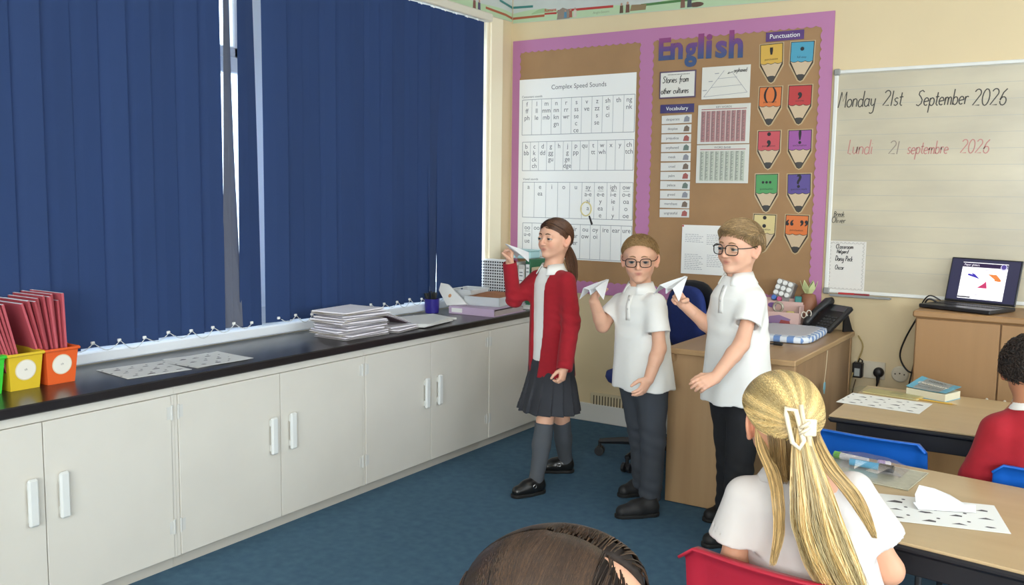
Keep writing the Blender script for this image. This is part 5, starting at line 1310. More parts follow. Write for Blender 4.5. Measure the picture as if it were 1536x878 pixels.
# a folded glider resting on its worksheet
t = thing('paper_plane', 'white folded paper plane lying on the worksheet of the nearest table', 'paper plane', (2.948, -2.405, TZ+0.0025), R(14), 'folded paper planes')
b = MB(); P = np.array([[(-0.07, -0.03, 0.004), (-0.02, -0.035, 0.008), (0.055, -0.015, 0.004)], [(-0.072, 0.0, 0.026), (-0.02, 0.0, 0.022), (0.045, 0.015, 0.012)], [(-0.06, 0.035, 0.042), (-0.02, 0.05, 0.032), (0.018, 0.055, 0.018)]]); b.grid(P.transpose(1, 0, 2), thick=0.0015); b.build('wing', m_plane, t)
b = MB(); P = np.array([[(-0.066, -0.046, 0.0025), (0.072, -0.022, 0.003)], [(-0.078, -0.03, 0.014), (0.072, -0.008, 0.018)], [(-0.072, -0.022, 0.008), (0.066, 0.0, 0.006)]]); b.grid(P, thick=0.0015); b.build('folded_edge', m_plane, t)

# ================================================================ PEOPLE: signed-distance bodies meshed with surface nets
def cap(a, b, ra, rb=None):
    a = np.array(a, float); b = np.array(b, float); rb = ra if rb is None else rb; ab = b-a; L2 = ab@ab+1e-12
    def f(P):
        t = np.clip(((P-a)@ab)/L2, 0, 1); return np.linalg.norm(P-a-t[:, None]*ab, axis=1)-(ra+(rb-ra)*t)
    return f
def ell(c, r, Rm=None):
    c = np.array(c, float); r = np.array(r, float)
    def f(P):
        q = P-c
        if Rm is not None: q = q@Rm
        k0 = np.linalg.norm(q/r, axis=1); k1 = np.linalg.norm(q/(r*r), axis=1)+1e-9
        return k0*(k0-1)/k1
    return f
def half(p, n):
    p = np.array(p, float); n = np.array(n, float); n = n/np.linalg.norm(n)
    return lambda P: (P-p)@n
def inter(*fs): return lambda P: np.max([f(P) for f in fs], axis=0)
class Loft:
    """body tube with elliptical sections: rows (z, cx, cy, half depth, half width)"""
    def __init__(s, rows, yaw, e=2.2, pleat=None, zlo=None, zhi=None):
        r = np.array(sorted(rows), float); s.r = r; s.c, s.s = math.cos(yaw), math.sin(yaw); s.e = e; s.pleat = pleat
        s.z0 = r[0, 0] if zlo is None else zlo; s.z1 = r[-1, 0] if zhi is None else zhi
        g = np.abs(np.diff(np.maximum(r[:, 3], 0)*0+r[:, 4])/np.maximum(np.diff(r[:, 0]), 1e-6)); g = np.maximum(np.append(g, g[-1]), np.append(g[0], g)); s.k = .92/np.sqrt(1+g*g)
    def at(s, z): return [np.interp(z, s.r[:, 0], s.r[:, k]) for k in range(1, 5)]
    def __call__(s, P):
        z = P[:, 2]; cx, cy, a, b = s.at(z)
        dx, dy = P[:, 0]-cx, P[:, 1]-cy
        x = dx*s.c+dy*s.s; y = -dx*s.s+dy*s.c
        if s.pleat is not None:
            th = np.arctan2(y/b, x/a); w = ((th*s.pleat[0]/(2*PI)) % 1.0)
            g = 1+s.pleat[1]*(w-0.5)*np.clip((s.z1-z)/(s.z1-s.z0), 0.15, 1); a = a*g; b = b*g
        rho = (np.abs(x/a)**s.e+np.abs(y/b)**s.e)**(1/s.e)+1e-9; rr = np.hypot(x, y)
        d = np.where(rho > 0.25, rr-rr/rho, -np.minimum(a, b)*0.75)*np.interp(z, s.r[:, 0], s.k)
        return np.maximum(d, np.maximum(z-s.z1, s.z0-z))
    def pt(s, z, lat, off=0.0):
        cx, cy, a, b = [float(v) for v in s.at(z)]
        x = a*max(0, 1-abs(lat/b)**s.e)**(1/s.e)+off
        return np.array([cx+x*s.c-lat*s.s, cy+x*s.s+lat*s.c, z])
def comb(ops, P, sel=None):
    d = np.full(len(P), 9.0)
    for i, (o, f, k) in enumerate(ops):
        if o == 'S' or (sel is not None and not sel[i]): continue
        v = f(P)
        if o == 'u':
            if k <= 0: d = np.minimum(d, v)
            else:
                h = np.clip(0.5+0.5*(v-d)/k, 0, 1); d = v*(1-h)+d*h-k*h*(1-h)
        elif o == 's':
            v = -v
            if k <= 0: d = np.maximum(d, v)
            else:
                h = np.clip(0.5-0.5*(v-d)/k, 0, 1); d = v*(1-h)+d*h+k*h*(1-h)
        else: d = np.maximum(d, v)
    return d
def sdf_mesh(ops, h, lo, hi, disp=None, smooth=1, margin=0.012, B=16):
    lo = np.array(lo, float); hi = np.array(hi, float)
    nb = np.ceil((hi-lo)/(h*B)).astype(int); N = nb*B+2
    g = np.stack(np.meshgrid(*[np.arange(n) for n in nb], indexing='ij'), -1).reshape(-1, 3)
    cen = lo+(g*B+B/2)*h; Rb = B*h*0.87
    Dp = np.array([f(cen) for _, f, _ in ops])
    dc = comb(ops, cen)
    act = np.where(np.abs(dc) < Rb+margin)[0]
    ax = np.arange(B+1); I, J, K = np.meshgrid(ax, ax, ax, indexing='ij')
    loc = np.stack([I, J, K], -1).reshape(-1, 3)
    V = []; ID = []; Q = []
    kinds = [o for o, _, _ in ops]; ks = np.array([k for _, _, k in ops])
    M1, M2 = int(N[1]), int(N[2]); post = [i for i, k in enumerate(kinds) if k == 'S']
    for bi in act:
        sel = [(kinds[i] == 'i') or (Dp[i, bi] < Rb+ks[i]*1.2+margin) for i in range(len(ops))]
        if not any(sel[i] and kinds[i] == 'u' for i in range(len(ops))): continue
        o = g[bi]*B; P = lo+(loc+o)*h
        d = comb(ops, P, sel)
        if disp is not None: d = d+disp(P)
        for i in post:
            if sel[i]: d = np.maximum(d, -ops[i][1](P))
        D = d.reshape(B+1, B+1, B+1); S = D < 0
        if S.all() or not S.any(): continue
        cnt = np.zeros((B, B, B), int)
        for a in (0, 1):
            for b in (0, 1):
                for c in (0, 1): cnt += S[a:a+B, b:b+B, c:c+B]
        cell = np.argwhere((cnt > 0) & (cnt < 8))
        if len(cell) == 0: continue
        acc = np.zeros((len(cell), 3)); num = np.zeros(len(cell))
        ci, cj, ck = cell.T
        for a in range(3):
            o1, o2 = [x for x in range(3) if x != a]
            for u in (0, 1):
                for w in (0, 1):
                    e = [0, 0, 0]; e[o1] = u; e[o2] = w; e2 = list(e); e2[a] = 1
                    d0 = D[ci+e[0], cj+e[1], ck+e[2]]; d1 = D[ci+e2[0], cj+e2[1], ck+e2[2]]
                    m = (d0 < 0) != (d1 < 0); t = np.where(m, d0/(d0-d1+1e-12), 0)
                    pos = np.zeros((len(cell), 3)); pos[:, o1] = u; pos[:, o2] = w; pos[:, a] = t
                    acc += pos*m[:, None]; num += m
        V.append(lo+(cell+o+acc/num[:, None])*h)
        gc = cell+o; ID.append((gc[:, 0]*M1+gc[:, 1])*M2+gc[:, 2])
        for a in range(3):
            o1, o2 = [(1, 2), (2, 0), (0, 1)][a]
            sl0 = [slice(0, B)]*3; sl1 = [slice(0, B)]*3; sl1[a] = slice(1, B+1)
            A0 = S[tuple(sl0)]; A1 = S[tuple(sl1)]
            e = np.argwhere(A0 != A1)
            if len(e) == 0: continue
            ins = A0[e[:, 0], e[:, 1], e[:, 2]]
            ge = e+o
            def cid(u, w):
                q = ge.copy(); q[:, o1] -= u; q[:, o2] -= w; return (q[:, 0]*M1+q[:, 1])*M2+q[:, 2]
            quad = np.stack([cid(1, 1), cid(0, 1), cid(0, 0), cid(1, 0)], 1)
            quad[~ins] = quad[~ins][:, ::-1]
            Q.append(quad)
    V = np.vstack(V); ID = np.concatenate(ID); Q = np.vstack(Q)
    od = np.argsort(ID); sid = ID[od]
    ix = np.clip(np.searchsorted(sid, Q), 0, len(sid)-1); ok = (sid[ix] == Q).all(1)
    F = od[ix[ok]]
    for _ in range(smooth):
        E = np.vstack([F[:, [0, 1]], F[:, [1, 2]], F[:, [2, 3]], F[:, [3, 0]]]); n = len(V)
        w = np.bincount(E[:, 0], minlength=n)+np.bincount(E[:, 1], minlength=n)+1e-9
        av = np.stack([(np.bincount(E[:, 0], V[E[:, 1], k], n)+np.bincount(E[:, 1], V[E[:, 0], k], n))/w for k in range(3)], 1)
        V = np.where((w > 0.5)[:, None], V*0.5+av*0.5, V)
    return V, F
def bounds(pts, pad):
    p = np.array(pts, float); return p.min(0)-pad, p.max(0)+pad
def folds(seed, amp, zc=None):
    rr = np.random.default_rng(seed); W = []
    for i in range(5):
        d = rr.normal(size=3); d[2] *= 0.45; d /= np.linalg.norm(d); W.append((d*rr.uniform(28, 75), rr.uniform(0, 6), rr.normal(size=3)*18))
    def f(P):
        s = 0
        for d, p, w in W: s = s+np.sin(P@d+p+1.3*np.sin(P@w+p*2))
        return amp*s/2.2
    return f

# ---------------------------------------------------------------- heads
class Head:
    """c = middle of the head at eye level; fwd = where the face looks; s = scale (1 = 0.19 m chin to crown)"""
    def __init__(h, c, yaw, pitch=0.0, roll=0.0, s=1.0):
        h.c = np.array(c, float); h.s = s
        h.R = rotz(yaw) @ roty(pitch) @ rotx(roll)      # local X forward, Y left, Z up
    def w(h, p): return h.c+h.s*(np.asarray(p, float)@h.R.T)
    def loc(h, P): return ((P-h.c)@h.R)/h.s
    def E(h, c, r, rot=None):
        Rm = h.R if rot is None else h.R@rot
        return ell(h.w(c), np.array(r)*h.s, Rm)
    def C(h, a, b, ra, rb=None): return cap(h.w(a), h.w(b), ra*h.s, (ra if rb is None else rb)*h.s)
    def skull(h, t=0.0):
        return [('u', h.E((-.010, 0, .022), (.089+t, .072+t, .074+t)), 0), ('u', h.E((-.02, 0, -.01), (.068+t, .062+t, .06+t)), .02*h.s)]
    def ops(h, neck):
        s = h.s; o = h.skull()
        o += [('u', h.E((.024, 0, -.028), (.055, .055, .064)), .018*s),
              ('u', h.C((.004, .036, -.048), (.056, .010, -.080), .022, .014), .018*s), ('u', h.C((.004, -.036, -.048), (.056, -.010, -.080), .022, .014), .018*s),
              ('u', h.E((.064, 0, -.079), (.014, .016, .013)), .012*s),
              ('u', h.E((.048, .030, -.030), (.026, .024, .026)), .014*s), ('u', h.E((.048, -.030, -.030), (.026, .024, .026)), .014*s),
              ('u', h.E((.060, 0, .022), (.018, .045, .016)), .016*s)]
        for y in (.030, -.030): o.append(('s', h.E((.086, y, .000), (.014, .016, .0105)), .010*s))
        for y in (.030, -.030):
            ec = (.0685, y, -.001)
            o.append(('u', inter(h.E(ec, (.0149, .0165, .0149)), half(h.w((ec[0], y, ec[2]+.0018)), -(h.R@np.array((-.25, 0, 1.0))))), .002*s))
            o.append(('u', inter(h.E(ec, (.0147, .0165, .0147)), half(h.w((ec[0], y, ec[2]-.0038)), (h.R@np.array((.1, 0, 1.0))))), .002*s))
        o += [('u', h.C((.079, 0, .004), (.0955, 0, -.024), .0065, .0085), .009*s), ('u', h.E((.094, 0, -.0265), (.009, .0085, .0075)), .006*s),
              ('u', h.E((.0875, .0095, -.029), (.0085, .0062, .006)), .004*s), ('u', h.E((.0875, -.0095, -.029), (.0085, .0062, .006)), .004*s),
              ('s', h.E((.093, .0052, -.0345), (.004, .003, .003)), .002*s), ('s', h.E((.093, -.0052, -.0345), (.004, .003, .003)), .002*s),
              ('u', h.E((.0655, 0, -.053), (.0135, .022, .014)), .012*s),
              ('u', h.E((.0748, 0, -.0488), (.0058, .0180, .0034)), .003*s), ('u', h.E((.0742, 0, -.0562), (.0060, .0150, .0040)), .003*s),
              ('s', h.C((.0808, -.0165, -.0524), (.0808, .0165, -.0524), .0015), .002*s)]
        for sg in (1, -1):
            rt = rotz(-sg*R(32)) @ roty(R(-12))
            o += [('u', h.E((-.008, sg*.074, -.008), (.021, .0065, .031), rt), .006*s), ('s', h.E((-.0042, sg*.0790, -.005), (.0125, .0056, .0205), rt), .004*s), ('u', h.E((-.006, sg*.074, -.031), (.010, .006, .010), rt), .004*s)]
        o.append(('u', cap(h.w((-.022, 0, -.05)), neck, .046*s, .046*s), .022*s))
        return o
    def colour(h, P, base, lip='b9695f'):
        b = np.array(lin(base)); L = h.loc(P); C = np.tile(b, (len(P), 1))
        def blend(c, r, col, k):
            d = np.linalg.norm((L-np.array(c))/np.array(r), axis=1); w = np.clip(1-d, 0, 1)**0.7*k; C[:] = C*(1-w[:, None])+np.array(col)*w[:, None]
        rose = b*np.array([1.02, .72, .68])
        for y in (.036, -.036): blend((.066, y, -.03), (.03, .024, .022), rose, .55)
        blend((.095, 0, -.027), (.016, .016, .014), rose, .5)
        for y in (.075, -.075): blend((-.008, y, -.008), (.03, .02, .04), rose, .7)
        lc = np.array(lin(lip))
        blend((.079, 0, -.0488), (.014, .0215, .0058), lc, .8); blend((.079, 0, -.0564), (.014, .018, .0058), lc, .8); blend((.079, 0, -.0524), (.012, .021, .0020), lc*.35, .85)
        return C
    def eyes(h, parent, off, iris, gaze=(1, 0, 0)):
        for y in (.030, -.030):
            c = h.w((.0685, y, -.001)); r = .0134*h.s
            n, m = 20, 26; gz = h.R@np.array(gaze, float); gz /= np.linalg.norm(gz)
            a = np.cross(gz, [0, 0, 1.0]); a /= np.linalg.norm(a); b_ = np.cross(a, gz); V = []; F = []; C = []
            for i in range(n+1):
                th = PI*i/n*(i/n)**0.5 if i else 0.0
                for j in range(m):
                    ph = 2*PI*j/m; V.append(c+r*(gz*math.cos(th)+math.sin(th)*(a*math.cos(ph)+b_*math.sin(ph))))
                    C.append(lin('120f0f') if th < .2 else (lin(iris) if th < .46 else (lin('3a3330') if th < .54 else lin('a89e98'))))
            for i in range(n):
                for j in range(m): F.append((i*m+j, (i+1)*m+j, (i+1)*m+(j+1) % m, i*m+(j+1) % m))
            mesh_np('eye', np.array(V), np.array(F), M('eye_wet', 'ffffff', rough=0.08, attr='Col', spec=0.6), parent, True, off, None, np.array(C))
    def brows(h, parent, off, mat, dz=0.0):
        for y in (.030, -.030):
            c = np.array((.0685, y, -.001)); b = MB()
            P = []
            for a in np.linspace(-1.05, 1.05, 11): n_ = np.array((math.cos(a), math.sin(a)*1.08, .13+.05*math.cos(a))); P.append(h.w(c+n_/np.linalg.norm(n_)*.0152))
            b.tube(P, np.array([.0005]+[.0010]*9+[.0005])*h.s, 5); b.build('eyelash', M('dark_lash', '33261f', rough=.7), parent, True, off)
        F = comb_f(h.skull()+[('u', h.E((.060, 0, .022), (.018, .045, .016)), .016*h.s), ('u', h.E((.024, 0, -.028), (.055, .055, .064)), .018*h.s)])
        for sg in (1, -1):
            P = np.array([h.w((.085, sg*(.012+.034*t), .0205+dz+.0045*math.sin(PI*min(1, t*1.2)))) for t in np.linspace(0, 1, 9)])
            P = project(F, P, .0012*h.s)
            b = MB(); b.tube(P, np.array([.0016, .0024, .0028, .0028, .0026, .0024, .002, .0016, .001])*h.s, 6); b.build('eyebrow', mat, parent, True, off)
def comb_f(ops): return lambda P: comb(ops, P)
def grad(F, P, e=0.0015):
    G = np.stack([F(P+np.eye(3)[k]*e)-F(P-np.eye(3)[k]*e) for k in range(3)], 1)
    return G/(np.linalg.norm(G, axis=1)[:, None]+1e-9)
def project(F, P, off, it=3):
    for _ in range(it): P = P-(F(P)-off)[:, None]*grad(F, P)
    return P

# ---------------------------------------------------------------- hands
def hand_ops(wr, X, Z, thumb, s=1.0, curl=(25, 30, 20), spread=0.08, tcurl=0.35, per=(0, 0, 0, 0), tout=0.75, topp=0.35):
    """wr wrist, X towards the fingers, Z out of the back of the hand, thumb = +1/-1 side"""
    X = np.array(X, float); X /= np.linalg.norm(X); Z = np.array(Z, float); Z -= X*(Z@X); Z /= np.linalg.norm(Z); Y = np.cross(Z, X)*thumb
    wr = np.array(wr, float); o = []
    ys = (.0195, .0066, -.0064, -.0185); ls = (.044, .049, .045, .035); kx = (.056, .059, .056, .050)
    for i in range(4):
        y = ys[i]
        kn = wr+s*(X*kx[i]+Y*y+Z*(.002-.0025*abs(i-1.2)))
        o.append(('u', cap(wr+s*(X*.004+Y*y*.55), kn, .0115*s, .0088*s), .008*s))
        a = 0.0; p = kn
        for k, (fr, r0, r1) in enumerate(((.42, .0076, .0070), (.32, .0069, .0063), (.26, .0062, .0052))):
            a += R(curl[k]*(1+.12*(i-1.5))+per[i]*(1, .8, .5)[k])
            d = X*math.cos(a)-Z*math.sin(a)+Y*spread*(y/.0195)*math.cos(a); q = p+s*ls[i]*fr*1.0*d
            o.append(('u', cap(p, q, r0*s, r1*s), .0022*s)); p = q
    b0 = wr+s*(X*.012+Y*.016-Z*.004)
    d1 = X*.62+Y*tout-Z*topp; d1 /= np.linalg.norm(d1); m = b0+s*.03*d1
    d2 = X*.85+Y*(tout-0.75*tcurl*2)-Z*(topp+tcurl*.6); d2 /= np.linalg.norm(d2); e = m+s*.022*d2
    d3 = d2+X*.15-Y*tcurl*.4; d3 /= np.linalg.norm(d3); t = e+s*.019*d3
    o += [('u', cap(b0, m, .0115*s, .0092*s), .007*s), ('u', cap(m, e, .0088*s, .0078*s), .003*s), ('u', cap(e, t, .0076*s, .006*s), .003*s)]
    o.append(('u', ell(wr+s*(X*.03+Y*.0-Z*.004), (.03*s, .022*s, .012*s), np.stack([X, Y, Z], 1)), .008*s))
    return o

# ---------------------------------------------------------------- hair strands
def tubes(name, paths, rad, cols, mat, parent, off, sides=3):
    """paths (N,S,3), rad (N,S), cols (N,S,3)"""
    N_, S_ = paths.shape[:2]
    T = np.gradient(paths, axis=1); T /= np.linalg.norm(T, axis=2, keepdims=True)+1e-9
    T0 = T[:, 0]; bad = np.linalg.norm(T0, axis=1) < .5; T0 = np.where(bad[:, None], np.array([0, 0, 1.0]), T0)
    a = np.cross(T0, np.where((np.abs(T0[:, 2]) > .8)[:, None], np.array([1.0, 0, 0]), np.array([0, 0, 1.0]))); a /= np.linalg.norm(a, axis=1)[:, None]
    A = np.empty_like(T)
    for i in range(S_):            # carry the frame along the strand
        a = a-T[:, i]*(a*T[:, i]).sum(1)[:, None]; a = a/(np.linalg.norm(a, axis=1)[:, None]+1e-9); A[:, i] = a
    live = (np.linalg.norm(T, axis=2) > .5)[..., None]; Bv = np.cross(T, A); A = A*live
    V = np.stack([paths+rad[..., None]*(A*math.cos(2*PI*k/sides)+Bv*math.sin(2*PI*k/sides)) for k in range(sides)], 2)
    idx = np.arange(N_*S_*sides).reshape(N_, S_, sides); Q = []
    for k in range(sides):
        k2 = (k+1) % sides; Q.append(np.stack([idx[:, :-1, k], idx[:, :-1, k2], idx[:, 1:, k2], idx[:, 1:, k]], -1).reshape(-1, 4))
    return mesh_np(name, V.reshape(-1, 3), np.vstack(Q), mat, parent, True, off, None, np.repeat(cols, sides, axis=1).reshape(-1, 3))
def hair_shell(h, tk, cuts, ramp=.02):
    """hair volume whose thickness runs out towards the hairline"""
    cf = lambda P: np.max([c(P) for c in cuts], axis=0)
    dz = lambda P: tk*.92*np.clip((cf(P)+ramp)/ramp, 0, 1)
    base = comb_f(h.skull(tk))
    return cf, dz, (lambda P: base(P)+dz(P))
def strand_cols(N_, S_, base, rg, var=0.3, tip=1.1, hue=None):
    b = np.array(lin(base)); k = np.exp(rg.normal(size=(N_, 1, 1))*var)
    c = np.tile(b, (N_, S_, 1))*k
    if hue is not None:
        m = rg.random((N_, 1, 1))**1.5; c = c*(1-m)+np.array(lin(hue))*m*k
    return c*np.linspace(1, tip, S_)[None, :, None]
def walk(F, roots, dirf, S_, step, off0, rg, jit=0.1, lift=0.0, stop=None):
    """strands that follow the surface F=off from the roots along the direction field"""
    P = project(F, roots, off0); out = [P]; N_ = len(P)
    J = rg.normal(size=(N_, 3))*jit
    for i in range(S_-1):
        d = dirf(P)+J; G = grad(F, P); d = d-G*(d*G).sum(1)[:, None]; d /= np.linalg.norm(d, axis=1)[:, None]+1e-9
        Pn = P+d*step
        o = off0+lift*(i+1)/S_
        Pn = Pn-(F(Pn)-o)[:, None]*G
        if stop is not None:
            bad = stop(Pn); Pn = np.where(bad[:, None], P, Pn)
        out.append(Pn); P = Pn
    return np.stack(out, 1)
def m_hair(nm, c, rough=0.38): return M('hair_'+nm, c, rough=rough, attr='Col', spec=0.45)
m_skin = M('skin', 'e0ad92', rough=0.5, attr='Col', sss=0.12, spec=0.35, bump=0.03, bscale=900)

def make_body(parent, off, head, neck, ops, hands, base='dfae93', lip='b9695f', lowz=-0.02, extra=None, fine=(.0026, .0024)):
    """one continuous skin surface; fine near the head and the hands"""
    allp = [head.w((x, y, z)) for x in (-.12, .12) for y in (-.11, .11) for z in (-.12, .11)]
    full = ops+head.ops(neck)
    for hn in hands: full += hn[1]
    reg = [cap(head.w((0, 0, .0)), head.w((0, 0, -.03)), .135*head.s)]+[cap(hn[0], hn[0]+hn[2]*.09, .062) for hn in hands]
    regf = lambda P: np.min([r(P) for r in reg], axis=0)
    pts = list(allp)+[np.array(p) for hn in hands for p in (hn[0]-.1, hn[0]+.1)]+list(extra or [])
    lo, hi = bounds(pts, 0.03)
    Vs = []; Fs = []; n = 0
    bx = [bounds(allp, 0.02)]+[bounds([hn[0], hn[0]+hn[2]*.1], .085) for hn in hands]
    for k, (r, (l2, h2)) in enumerate(zip(reg, bx)):
        hh = fine[0] if k == 0 else fine[1]
        V, F = sdf_mesh(full+[('i', r, 0)], hh, l2, h2, smooth=1, margin=.03); Vs.append(V); Fs.append(F+n); n += len(V)
    V, F = sdf_mesh(full+[('s', lambda P: regf(P)+.012, 0)], .0072, lo, hi, disp=lambda P: 0.0001, smooth=1); Vs.append(V); Fs.append(F+n)
    V = np.vstack(Vs); F = np.vstack(Fs)
    C = head.colour(V, base, lip)
    return mesh_np('body', V, F, m_skin, parent, True, off, None, C)
def cloth(name, ops, h, pts, mat, parent, off, amp=0.002, seed=1, pad=0.12, smooth=2, disp=None):
    lo, hi = bounds(pts, pad); fo = folds(seed, amp) if amp else None
    dd = fo if disp is None else ((lambda P: fo(P)+disp(P)) if fo else disp)
    V, F = sdf_mesh(ops, h, lo, hi, disp=dd, smooth=smooth, margin=0.02)
    return mesh_np(name, V, F, mat, parent, True, off)
def collar(parent, off, c, yaw, r, mat, drop=0.028, lean=(0, 0), gap=22, up=0.018, spread=0.026):
    rows = []; angs = np.linspace(R(gap), R(360-gap), 33)
    for t, (rr, z) in enumerate(((r, -.008), (r+.001, up), (r+.006, up+.005), (r+.5*spread, up-.35*drop), (r+spread, up-drop))):
        row = []
        for a in angs:
            fr = max(0, math.cos(a))**3
            rad = rr+(0.010*fr if t >= 3 else 0); zz = z-(0.016*fr if t == 4 else (0.007*fr if t == 3 else 0.010*fr))
            x, y = rad*math.cos(a)*0.98, rad*math.sin(a)*(1.08 if t >= 3 else 1.0)
            sl = (-abs(y)*0.32 if t >= 3 else 0)
            row.append(np.array(c)+rotz(yaw)@np.array([x, y, 0])+np.array([lean[0]*zz, lean[1]*zz, zz+sl*0.6]))
        rows.append(row)
    b = MB(); b.grid(np.array(rows)[:, ::-1], thick=0.003); return b.build('collar', mat, parent, True, off)
def sleeve(sh, el, f, r0, r1, gapd=0.016):
    sh = np.array(sh); el = np.array(el); d = (el-sh)/np.linalg.norm(el-sh); e = sh+(el-sh)*f
    return [('u', inter(cap(sh, e+d*.03, r0, r1), half(e, d)), .02)], [('S', inter(cap(e-d*.012, e+d*.06, r1-gapd, r1-gapd), half(e+d*.006, d)), 0)]
def shoe(parent, off, heel, toe, mat, solemat, s=1.0, h=0.05, name='shoe', kind='lace'):
    """heel and toe: floor points of the ends of the shoe"""
    heel = np.array(heel, float); toe = np.array(toe, float); d = toe-heel; d[2] = 0; L = np.linalg.norm(d); d /= L; n = np.array([-d[1], d[0], 0]); z = np.array([0, 0, 1.0])
    h0 = heel+d*.034*s; t0 = toe-d*.034*s; mid = heel+d*L*.5
    b0 = h0[2]
    ops = [('u', cap(h0+z*.034, mid+z*.032, .032*s, .035*s), 0), ('u', cap(mid+z*.032, t0+z*.026, .036*s, .029*s), .02), ('u', cap(h0+z*.045+d*.004, h0+z*(h+.022)+d*.006, .033*s, .031*s), .02),
           ('u', cap(h0+z*(h+.01)+d*.012, mid+z*.045+d*.012, .028*s, .027*s), .02), ('i', half(heel+z*.012, -z), 0), ('s', cap(h0+z*(h+.012)+d*.01, h0+z*(h+.08)+d*.01, .026*s), .004)]
    pts = [heel-d*.03, toe+d*.03, heel+z*.1, heel+n*.06, heel-n*.06, toe+n*.06, toe-n*.06]
    V, F = sdf_mesh(ops, .0035, *bounds(pts, .02), smooth=2); o = mesh_np(name, V, F, mat, parent, True, off)
    sl = [('u', cap(h0, mid, .036*s, .038*s), 0), ('u', cap(mid, t0, .038*s, .0335*s), .01)]
    flat2 = lambda P: comb(sl, np.stack([P[:, 0], P[:, 1], np.full(len(P), b0)], 1))
    V, F = sdf_mesh([('u', inter(flat2, half(heel+z*.0165, z), half(heel+z*.0005, -z)), 0)], .0035, *bounds(pts, .02), smooth=1); mesh_np('sole', V, F, solemat, o, True, off)
    if kind == 'lace':
        for k in range(4):
            p = mid+z*(.072-.009*k)+d*(-.012+.014*k); b = MB(); b.tube([p+n*.024*s-z*.014, p+n*.012+z*.002, p-n*.012+z*.003, p-n*.024*s-z*.014], .0028, 6); b.build('lace', solemat, o, True, off)
    elif kind == 'strap':
        p = mid+d*-.012+z*.060; b = MB(); P = np.array([[p+n*.038*s*math.cos(a)*1.0+z*(.036*math.sin(a)-.024)+d*w for w in (-.008, .008)] for a in np.linspace(PI*1.05, -PI*.05, 15)]); b.grid(P, thick=.003); b.build('strap', mat, o, True, off)
        for sg in (1, -1):
            q = p+n*sg*.036*s+z*(-.012)+n*sg*.004; b = MB(); b.tube([q+d*.009*math.cos(a)+z*.009*math.sin(a) for a in np.linspace(0, 2*PI, 13)[:-1]], .002, 6, closed=True); b.build('buckle', M('buckle_silver', 'd5d6d8', metal=1, rough=0.2), o, True, off)
    return o
def glasses(parent, off, h, mat, wl=.0235, hl_=.0185, y0=.0315, x0=.0925, z0=-.003):
    b = MB(); pts = {}
    g = thing('glasses', None, None); g.parent = parent
    fr = MB()
    for sg in (1, -1):
        P = [h.w((x0-.010*(abs(.0315+wl*sx)-.02)/.04, sg*(y0+wl*sx), z0+hl_*sz)) for sx, sz in [(np.sign(math.cos(a))*abs(math.cos(a))**.62, np.sign(math.sin(a))*abs(math.sin(a))**.62) for a in np.linspace(0, 2*PI, 33)[:-1]]]
        fr.tube(P, .0019*h.s, 6, closed=True)
        c = h.w((x0-.003, sg*y0, z0)); l = MB(); l.add(np.vstack([[c], P]), [(0, i+1, (i+1) % len(P)+1) for i in range(len(P))]); l.build('lens', M_glass('lens_glass', (.96, .98, .98), .10), g, True, off)
        tp = MB(); tp.tube([h.w((x0-.008, sg*(y0+wl), z0+.008)), h.w((x0-.022, sg*(y0+wl+.014), z0+.008)), h.w((.03, sg*.0765, z0+.008)), h.w((-.008, sg*.0775, z0+.012)), h.w((-.026, sg*.0745, z0-.012))], .0019*h.s, 6); tp.build('temple', mat, g, True, off)
    fr.tube([h.w((x0, .0085, z0+.005)), h.w((x0+.004, 0, z0+.0075)), h.w((x0, -.0085, z0+.005))], .0019*h.s, 6)
    fr.build('frame', mat, g, True, off)
    g.name = 'glasses'
    return g
def person(label, base, group=None):
    return thing('person', label, 'person', base, 0, group)
m_polo = M('white_polo_cotton', 'e8e8e4', rough=0.8, sheen=0.1, bump=0.08, bscale=700)
m_polo_c = M('white_polo_collar', 'eaeae6', rough=0.8)
m_redknit = M('red_knit', '9c1222', rough=0.9, sheen=0.05, bump=0.25, bscale=520, var=0.08, vscale=40)
m_charcoal = M('charcoal_cloth', '32343a', rough=0.85, bump=0.08, bscale=600)
m_trous = M('grey_trousers', '3a3f47', rough=0.85, bump=0.08, bscale=600, var=0.05)
m_black_tr = M('black_trousers', '1b1c20', rough=0.85, bump=0.06, bscale=600)
m_sock = M('grey_sock', '50545a', rough=0.95, bump=0.2, bscale=500)
m_shoe_b = M('black_leather', '161616', rough=0.3, coat=0.3); m_shoe_m = M('black_trainer', '1c1c1e', rough=0.6); m_sole = M('black_sole', '141414', rough=0.7)
def torso_ops(neck, pel, yaw, s=1.0, sh=None):
    neck = np.array(neck); pel = np.array(pel); up = neck-pel; Rm = rotz(yaw)
    o = [('u', ell(pel+up*.72, (.066*s, .105*s, .13*s), Rm), 0), ('u', ell(pel+up*.35, (.066*s, .092*s, .14*s), Rm), .03), ('u', ell(pel+up*.05, (.075*s, .11*s, .10*s), Rm), .03)]
    if sh is not None: o += [('u', cap(neck-(0, 0, .036), np.array(q)-(0, 0, .016), .026*s, .022*s), .02) for q in sh]
    return o
